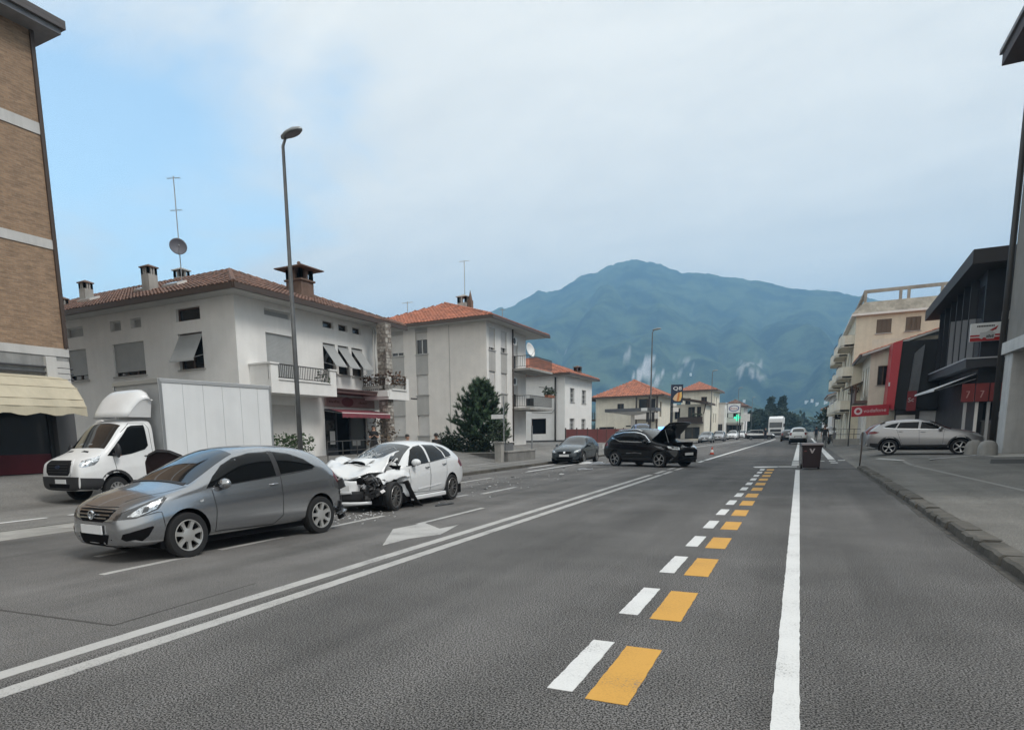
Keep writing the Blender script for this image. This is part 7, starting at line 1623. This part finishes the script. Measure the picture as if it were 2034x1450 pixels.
t = thing('road_barrier', 'red and white work barrier beside the dark hatchback', 'barrier', (-13.4, 45, .1), .2); MB().box(-.9, .9, -.03, .03, .85, 1.05).build('board', mat('barrier_red', (.45, .06, .045), .5), t); [MB().box(x - .03, x + .03, -.25, .25, 0, .85).build('leg', WHITE, t) for x in (-.75, .75)]
# wheeled bin
wb_ = thing('wheeled_bin', 'dark maroon wheeled rubbish bin with a pale V mark at the road edge', 'bin', (.46, 29.35, .0), .06); MAR = mat('bin_maroon', (.020, .006, .009), .45, var=.15, vs=4)
b = MB(); b.add([(-.29, -.30, .06), (.29, -.30, .06), (.29, .30, .06), (-.29, .30, .06), (-.33, -.35, .9), (.33, -.35, .9), (.33, .36, .9), (-.33, .36, .9)], [(3, 2, 1, 0), (0, 1, 5, 4), (1, 2, 6, 5), (2, 3, 7, 6), (3, 0, 4, 7), (4, 5, 6, 7)]); bevel_obj(b.build('body', MAR, wb_), .03, 2)
b = MB(); b.box(-.37, .37, -.39, .40, .88, .93); bevel_obj(b.build('rim', MAR, wb_), .015); b = MB(); n = 8
for i in range(n + 1): q = lerp(-.40, .42, i / n); b.v += [(-.37, q, .93 + .085 * math.sin(pi * i / n) ** .6), (.37, q, .93 + .085 * math.sin(pi * i / n) ** .6)]
for i in range(n): b.f.append([2 * i, 2 * i + 1, 2 * i + 3, 2 * i + 2]); b.m.append(0)
b.f.append(list(range(0, 2 * n + 2, 2))); b.m.append(0); b.f.append(list(range(1, 2 * n + 2, 2))[::-1]); b.m.append(0); b.build('lid', mat('bin_lid', (.12, .085, .085), .4), wb_)
b = MB(); b.tube([(-.3, .44, .90), (.3, .44, .90)], .018, 8); b.build('handle', MAR, wb_)
for x in (-.30, .30): MB().lathe([(.001, -.035), (.10, -.035), (.10, .035), (.001, .035)], 18, (x, .33, .10), 'X').build('wheel', BLACK, wb_, smooth=False)
b = MB(); yv = -.345; b.add([(x, yv + .02 * 0 - .05 * ((z - .5) / .4) * 0 - .0, z) for x, z in ((-.10, .80), (-.05, .80), (0, .70), (.05, .80), (.10, .80), (.02, .62), (-.02, .62))], [list(range(7))[::-1]]); b.build('v_mark', mat('mark_pale', (.48, .42, .42), .6), wb_); b = MB(); b.box(-.27, -.19, -.347, -.344, .69, .72); b.build('label_strip', mat('label_red', (.25, .06, .06), .6), wb_)
t = thing('sign_post', 'short rusty post with a round sign seen edge on at the kerb corner', 'sign post', (2.13, 29.95, .0), .35); MB().tube([(0, 0, 0), (.03, 0, .65), (.02, 0, 1.38)], .028, 8).build('pole', mat('rusty', (.11, .085, .07), .8, var=.4, vs=9), t, smooth=True); MB().lathe([(.001, -.012), (.27, -.012), (.28, 0), (.27, .012), (.001, .012)], 22, (.05, -.04, 1.12), 'X').build('disc', STEEL, t)
for k, (x, y) in enumerate(((6.95, 37.0), (7.2, 35.8))):
    t = thing('bollard', ('round topped concrete bollard farther from the dark downpipe', 'round topped concrete bollard nearer the dark downpipe')[k], 'bollard', (x, y, gz(x, y)), 0, 'concrete bollards by the silver SUV'); MB().lathe([(.36, 0), (.35, .3), (.33, .42), (.25, .56), (.12, .63), (.001, .645)], 24).build('dome', CONC, t, smooth=True)
tc_ = thing('traffic_cone', 'small red and white traffic cone left standing on the lane line', 'traffic cone', (-5.06, 46.9, .0)); MB().box(-.18, .18, -.18, .18, 0, .03).build('base', BLACK, tc_); MB().lathe([(.13, .03), (.10, .16)], 16).build('lower_band', mat('cone_red', (.45, .06, .03), .5), tc_); MB().lathe([(.10, .16), (.065, .33)], 16).build('white_band', WHITE, tc_); MB().lathe([(.065, .33), (.03, .5), (.001, .505)], 16).build('tip', MATS['cone_red'], tc_)

# ================================================================== FAR VEHICLES
PB = carpaint('paint_police_blue', (.03, .07, .20), .2, .3); PD = carpaint('paint_dark', (.03, .032, .036), .3, .3); PG = carpaint('paint_mid_grey', (.22, .225, .23), .5, .35); PR = carpaint('paint_dark_red', (.10, .02, .022), .2, .3)
t, c = std_car('blue police car with a lit blue roof light behind the black SUV', -10.25, 59.2, 0, -1.35, PB, Hh=1.24, cat='police car', name='police_car', sub=1); BL = mat('blue_beacon', (.02, .08, .5), .3, emit=(.10, .30, 1.0), es=3.2); MB().box(-1.75, -1.50, -.45, .45, 1.81, 2.0).build('light_bar', BL, t)
c.side('stripe', [(.3, .72), (-2.9, .80), (-2.9, .70), (.3, .62)], 1, WHITE, .01)
std_car('tall blue and white police van behind the black SUV', -12.6, 62.5, 0, -1.2, PB, 1.1, 1.1, 1.62, cat='police van', name='police_van', sub=1, wr=.34)
gp = 'cars parked along the left kerb'
std_car('dark silver car parked nearest the fuel station behind the raised bonnet', -10.9, 92.7, 0, -1.57, PG, sub=1, group=gp); std_car('light silver car parked second along the far left kerb', -10.5, 104, 0, -1.57, P_LIGHTS, .95, 1, 1.05, sub=1, group=gp); std_car('white small car parked third along the far left kerb', -10.0, 121, 0, -1.57, P_WHITE, .92, .97, 1.06, sub=1, group=gp); std_car('white car parked last along the far left kerb', -9.3, 131, 0, -1.57, P_WHITE, .95, .98, 1.05, sub=1, group=gp)
t, c = std_car('police car with white top and dark lower body standing across the far lane', -4.2, 116, 0, .08, PD, cat='police car', name='police_car', sub=1, Hh=1.05); c.side('white_band', [(.5, .78), (-.4, .93), (-2.8, 1.05), (-3.3, 1.0), (-3.2, .80), (-2.6, .72)], -1, WHITE, .012); MB().box(-2.7, -.9, -.55, .55, 1.50, 1.56).build('roof_panel', WHITE, t)
std_car('dark grey car driving away, second in the right lane', -1.25, 98, 0, pi / 2, PD, sub=1, Hh=1.03); t, c = std_car('white boxy off roader driving away just beyond the bin', -.1, 80.6, 0, pi / 2, P_WHITE, .88, .98, 1.18, sub=1, wr=.36); c.front('rear_bumper', [(-.78, .62), (.78, .62), (.72, .30), (-.72, .30)], PLAST, .03, back=True); c.front('number_plate_recess', [(-.34, .84), (.34, .84), (.34, .72), (-.34, .72)], PLAST, .01, back=True)
for k, (x, y, p_, rz) in enumerate([(-2.3, 148, P_WHITE, -pi / 2), (-1.9, 158, P_WHITE, pi / 2), (-1.2, 172, P_LIGHTS, pi / 2), (-2.6, 185, PG, -pi / 2), (.2, 118, P_LIGHTS, pi / 2), (.4, 134, P_WHITE, pi / 2)]): std_car(('white distant car facing the camera beside the far lorry', 'white distant car driving away, nearest the far lorry', 'light silver distant car, farthest of the queue driving away', 'grey distant car behind the far lorry', 'light silver distant car just beyond the white off roader', 'white distant car two ahead of the white off roader')[k], x, y, 0, rz, p_, sub=1, detail=False, group='cars queueing at the end of the road', mirrors=False, grille=False)
std_car('white car parked on the far right pavement beyond the low wall', 3.3, 88, .2, -pi / 2, P_WHITE, .95, .97, 1.04, sub=1); std_car('dark red hatchback half hidden behind the silver SUV', 6.9, 47.5, .26, -.05, PR, sub=1, Hh=1.06)
# far white lorry
ft = thing('far_lorry', 'white lorry with a dark windscreen coming down the far lane', 'lorry', (-3.9, 136, 0)); MB().box(-1.22, 1.22, 0, 2.0, .5, 3.5).build('cab', P_VAN, ft); MB().box(-1.05, 1.05, -.02, -.004, 1.9, 2.85).build('windscreen', CGLASS, ft); b = MB(); b.add([(-1.15, .15, 3.5), (1.15, .15, 3.5), (1.15, 2, 3.95), (-1.15, 2, 3.95), (1.15, 2, 3.5), (-1.15, 2, 3.5)], [(0, 1, 2, 3), (1, 4, 2), (0, 3, 5)]); b.build('deflector', P_VAN, ft); MB().box(-1.25, 1.25, 2.4, 9, .9, 3.8).build('box', BOXM, ft); MB().box(-1.22, 1.22, -.06, -.005, .45, .95).build('bumper', PLAST, ft); MB().box(-.9, .9, -.012, -.004, 1.1, 1.6).build('grille', CLAD, ft)
for x in (-1, 1):
    MB().box(x * 1.25 - .02, x * 1.25 + .22 * x + .02, .1, .3, 2.0, 2.6).build('mirror', PLAST, ft)
    for y in (1.0, 7.0): MB().lathe([(.001, -.14), (.5, -.14), (.5, .14), (.001, .14)], 16, (x * 1.05, y, .5), 'X').build('wheel', BLACK, ft)
# scooter on the right pavement
sc2 = thing('scooter', 'small dark scooter parked on the far right pavement', 'scooter', (2.5, 66, .2), 1.2); [MB().lathe([(.15, -.05), (.24, -.05), (.25, 0), (.24, .05), (.15, .05)], 18, (x, 0, .25), 'Y').build('wheel', BLACK, sc2) for x in (-.6, .62)]; b = MB(); b.ball((-.4, 0, .55), 1, 12, 8, sc=(.42, .16, .22)); b.box(-.2, .4, -.13, .13, .26, .32); b.bar((.38, 0, .3), (.62, 0, .95), .26, .08); b.build('body', PD, sc2); MB().ball((-.35, 0, .80), 1, 10, 6, sc=(.35, .13, .06)).build('saddle', BLACK, sc2); MB().tube([(.58, -.3, 1.05), (.62, 0, .98), (.58, .3, 1.05)], .02, 6).build('handlebar', STEEL, sc2)

# ================================================================== PEOPLE
SKIN = mat('skin', (.42, .25, .18), .6)
def person(label, x, y, z, h, rz, cloth, legs, hair, pose='stand', dress=False, longhair=False, cap=False):
    t = thing('person', label, 'person', (x, y, z), rz); k = h / 1.75; P = {}; E = []
    def ch(name, pts, par=None):
        pv = par
        for i, (p, r) in enumerate(pts):
            n = name + str(i); P[n] = (Vector(p) * k, r * k)
            if pv: E.append((pv, n))
            pv = n
        return pv
    ch('tr', [((0, 0, .95), .14), ((0, 0, 1.12), .125), ((.01, 0, 1.32), .15), ((0, 0, 1.44), .10), ((.01, 0, 1.52), .055), ((.02, 0, 1.58), .07), ((.02, 0, 1.66), .095), ((.01, 0, 1.72), .07)])
    st = .10 if pose == 'walk' else 0
    for s in (1, -1):
        ch('lg%d_' % s, [((0, s * .09, .88), .10), ((.02 + st * s, s * .095, .50), .065), ((-.01 + st * s * 1.6, s * .10, .09), .042), ((.12 + st * s * 1.6, s * .11, .035), .036)], 'tr0')
        arm = [((0, s * .19, 1.40), .062), ((-.02 + .1 * (pose == 'hold'), s * .25, 1.12), .046), ((.08 + .16 * (pose == 'hold'), s * (.25 if pose != 'hold' else .12), .88 + (.28 if pose == 'hold' else 0)), .032)]; w_ = ch('ar%d_' % s, arm, 'tr3'); wp = Vector(arm[-1][0]); dn = Vector((.25, 0, -1)).normalized() if pose != 'hold' else Vector((.5, -s * .5, .6)).normalized()
        pw = ch('pm%d_' % s, [(wp + dn * .06, .026)], w_)
        for f in range(4): q = wp + dn * .08 + Vector((.024 - .016 * f, 0, 0)); ch('fg%d%d_' % (s, f), [(q, .011), (q + dn * (.05 + .012 * (f in (1, 2))) + Vector((.004, -s * .01, 0)), .009), (q + dn * (.085 + .012 * (f in (1, 2))) + Vector((.006, -s * .024, 0)), .008)], pw)
        ch('th%d_' % s, [(wp + dn * .03 + Vector((.035, -s * .012, 0)), .012), (wp + dn * .065 + Vector((.055, -s * .03, 0)), .010)], w_)
    nm = list(P); me = bpy.data.meshes.new('body'); me.from_pydata([P[n][0] for n in nm], [(nm.index(a), nm.index(b)) for a, b in E], []); o = bpy.data.objects.new('body', me); COL.objects.link(o)
    md = o.modifiers.new('s', 'SKIN'); me.skin_vertices if hasattr(me, 'skin_vertices') else None
    if not me.skin_vertices: bmx = bmesh.new(); bmx.from_mesh(me); bmx.verts.layers.skin.verify(); bmx.to_mesh(me); bmx.free()
    for i, n in enumerate(nm): me.skin_vertices[0].data[i].radius = (P[n][1], P[n][1] * (1.0 if not n.startswith('tr') or n in ('tr5', 'tr6', 'tr7', 'tr4') else 1.25))
    me.skin_vertices[0].data[0].use_root = True; sb = o.modifiers.new('u', 'SUBSURF'); sb.levels = 1; sb.render_levels = 1
    dg = bpy.context.evaluated_depsgraph_get(); em = bpy.data.meshes.new_from_object(o.evaluated_get(dg)); bpy.data.objects.remove(o)
    for m_ in (cloth, legs, SKIN, BLACK): em.materials.append(m_)
    for p in em.polygons:
        c = p.center / k; p.use_smooth = True; p.material_index = 2 if c.z > 1.47 or (abs(c.y) > .17 and c.z < 1.22) or (pose == 'hold' and c.x > .15 and c.z > .9) else (0 if c.z > .93 else (3 if c.z < .07 else 1))
    o = bpy.data.objects.new('body', em); COL.objects.link(o); o.parent = t
    b = MB(); b.ball((.0, 0, 1.675), .112, 12, 8, sc=(1, .95, 1.0)); b.v = [tuple(Vector(v) * k) for v in b.v if True]; b.v = [(x_ - .028 * k if z_ < 1.66 * k else x_ - .012 * k, y_, z_ + .012 * k) for x_, y_, z_ in b.v]
    if longhair: b.tube([Vector((-.06, 0, 1.66)) * k, Vector((-.09, 0, 1.45)) * k, Vector((-.09, 0, 1.30)) * k], [.10 * k, .09 * k, .05 * k], 8)
    b.build('hair', hair, t, smooth=True)
    f = MB()
    for s in (1, -1): f.ball((.112 * k, s * .036 * k, 1.66 * k), .012 * k, 6, 4); f.ball((.01 * k, s * .098 * k, 1.645 * k), .02 * k, 6, 4)
    f.build('eyes_and_ears', SKIN, t); MB().ball((.128 * k, 0, 1.625 * k), .016 * k, 6, 4).build('nose', SKIN, t); MB().box(.105 * k, .119 * k, -.025 * k, .025 * k, 1.585 * k, 1.592 * k).build('mouth', mat('lips', (.3, .11, .1), .5), t)
    if dress: d = MB(); d.lathe([(.15 * k, 1.05 * k), (.20 * k, .85 * k), (.27 * k, .35 * k), (.26 * k, .34 * k)], 18); d.build('skirt', cloth, t, smooth=True)
    if cap: MB().box(.06, .14, -.09, .09, 1.64 * k, 1.68 * k).build('sunglasses', BLACK, t)
    return t
HB = mat('hair_black', (.012, .010, .010), .5); HBR = mat('hair_brown', (.06, .035, .022), .5); CB = mat('cloth_black', (.014, .014, .016), .85); CN = mat('cloth_navy', (.022, .026, .045), .85); CG = mat('cloth_grey', (.12, .12, .125), .85); DEN = mat('denim', (.05, .065, .10), .85)
person('woman in long black dress with long dark hair, hands raised, by the shop door', -18.5, 27.25, .56, 1.60, -.9, CB, CB, HB, 'hold', True, True)
person('dark haired person whose head shows just above the white crashed car roof', -14.0, 23.0, gz(-14, 23), 1.55, -.5, CN, DEN, HB); person('person in black with sunglasses behind the rear of the white crashed car', -14.0, 25.4, gz(-14, 25.4), 1.58, -.6, CB, CB, HB, cap=True)
person('officer in dark uniform standing by the far police car', -4.4, 108, 0, 1.8, -1.5, CB, CN, HB); person('pedestrian in black top walking on the right pavement beyond the bin', 1.85, 62, .02, 1.76, 1.5, CB, CG, HBR, 'walk'); person('pedestrian in dark clothes farther up the right pavement', 1.9, 96, .02, 1.78, 1.5, CN, CB, HB, 'walk')
planter('tall_plant', 'tall brown mottled plant in a pot between the woman and the stone column', 'plant', -18.9, 28.6, .56, .4, .4, .4, mat('leaf_brown', (.16, .12, .085), .8, var=.7, vs=7, tint=(.04, .03, .022)), 190, TERRA, size=.17, top=1.6, seed=15)

# ================================================================== DEBRIS
DW = mat('shard_white', (.58, .58, .58), .4); rr = random.Random(99)
def shard(label, x, y, s, m, group=None, flat=.25, name='debris_piece'):
    label = ('large ' if s > .085 else '') + label + (' below the torn front of the white car' if y < 12.5 else ' past the rear wheel of the white car' if y < 20.5 else ' between the white car and the black SUV' if x > -9.6 else ' along the left kerb')
    n = rr.randint(5, 7); pl = [(math.cos(2 * pi * i / n) * s * rr.uniform(.45, 1), math.sin(2 * pi * i / n) * s * rr.uniform(.3, .8)) for i in range(n)]; b = MB(); hgt = s * flat
    b.add([(a, c, .0) for a, c in pl] + [(a * .85, c * .85, hgt * rr.uniform(.3, 1)) for a, c in pl], [list(range(n))[::-1], list(range(n, 2 * n))] + [[i, (i + 1) % n, n + (i + 1) % n, n + i] for i in range(n)])
    o = b.build(name, m); o.location = (x, y, .003); o.rotation_euler = (0, 0, rr.uniform(0, 6.3)); return tag(o, label, 'debris', group)
for x, y, s in [(-7.87, 10.99, .06), (-7.87, 11.2, .07), (-7.78, 10.5, .05), (-7.67, 11.23, .04), (-8.46, 18.7, .09), (-8.04, 11.49, .05), (-8.51, 19.31, .05), (-8.2, 24.95, .14), (-8.0, 12.3, .04), (-7.3, 17.5, .03), (-8.9, 27.4, .07)]: shard('white shard of broken car plastic', x, y, s, DW, 'white shards scattered on the road')
for x, y, s in [(-8.11, 17.6, .11), (-9.33, 19.84, .05), (-9.45, 22.94, .09), (-9.35, 23.86, .05), (-9.81, 26.18, .06), (-9.86, 27.32, .05), (-7.74, 23.46, .09), (-9.55, 29.43, .1), (-9.74, 28.56, .06), (-8.17, 27.06, .05), (-7.9, 10.2, .04), (-7.2, 16.1, .03), (-6.9, 21.5, .05), (-10.81, 35.8, .1), (-10.9, 22.3, .1)]: shard('dark fragment of broken car plastic', x, y, s, PLAST, 'dark fragments scattered on the road')
def strip_piece(label, x, y, L, wd, m, rz, curl=.08):
    b = MB(); n = 8
    for i in range(n + 1): q = i / n; b.v += [(L * (q - .5), wd * (.4 + .6 * math.sin(pi * q)) * .5, .012 + curl * abs(math.sin(q * 4)) * .8), (L * (q - .5), -wd * .5, .006 + curl * .25 * q)]
    for i in range(n): b.f.append([2 * i, 2 * i + 1, 2 * i + 3, 2 * i + 2]); b.m.append(0)
    o = b.build('bumper_fragment', m, smooth=True); md = o.modifiers.new('t', 'SOLIDIFY'); md.thickness = .012; o.location = (x, y, .004); o.rotation_euler = (0, 0, rz); return tag(o, label, 'debris')
strip_piece('curved black trim strip lying beside the front wheel of the white crashed car', -7.17, 13.3, .62, .10, PLAST, 1.4, .05); strip_piece('long white bumper fragment on the road behind the black SUV', -9.5, 33.6, 1.3, .38, DW, .5, .16); strip_piece('grey curved bumper fragment nearest the rear wheel of the black SUV', -8.75, 32.8, 1.2, .45, BARE, .3, .18); strip_piece('broken grey panel lying before the dark hatchback', -8.2, 28.2, .7, .22, BARE, .6, .08)
b = MB(); rr = random.Random(4)
for k in range(210):
    x = -7.9 + rr.gauss(0, .45); y = 10.9 + rr.gauss(0, .7)
    if k > 70: x = -8.7 + rr.gauss(0, .9); y = 22 + rr.gauss(0, 6)
    s_ = rr.uniform(.006, .018); b.obox((x, y, .006 + s_ / 2), (s_ * 2, s_, s_), rr.uniform(0, 3))
b.build('glass_crumbs', DW)['kind'] = 'stuff'
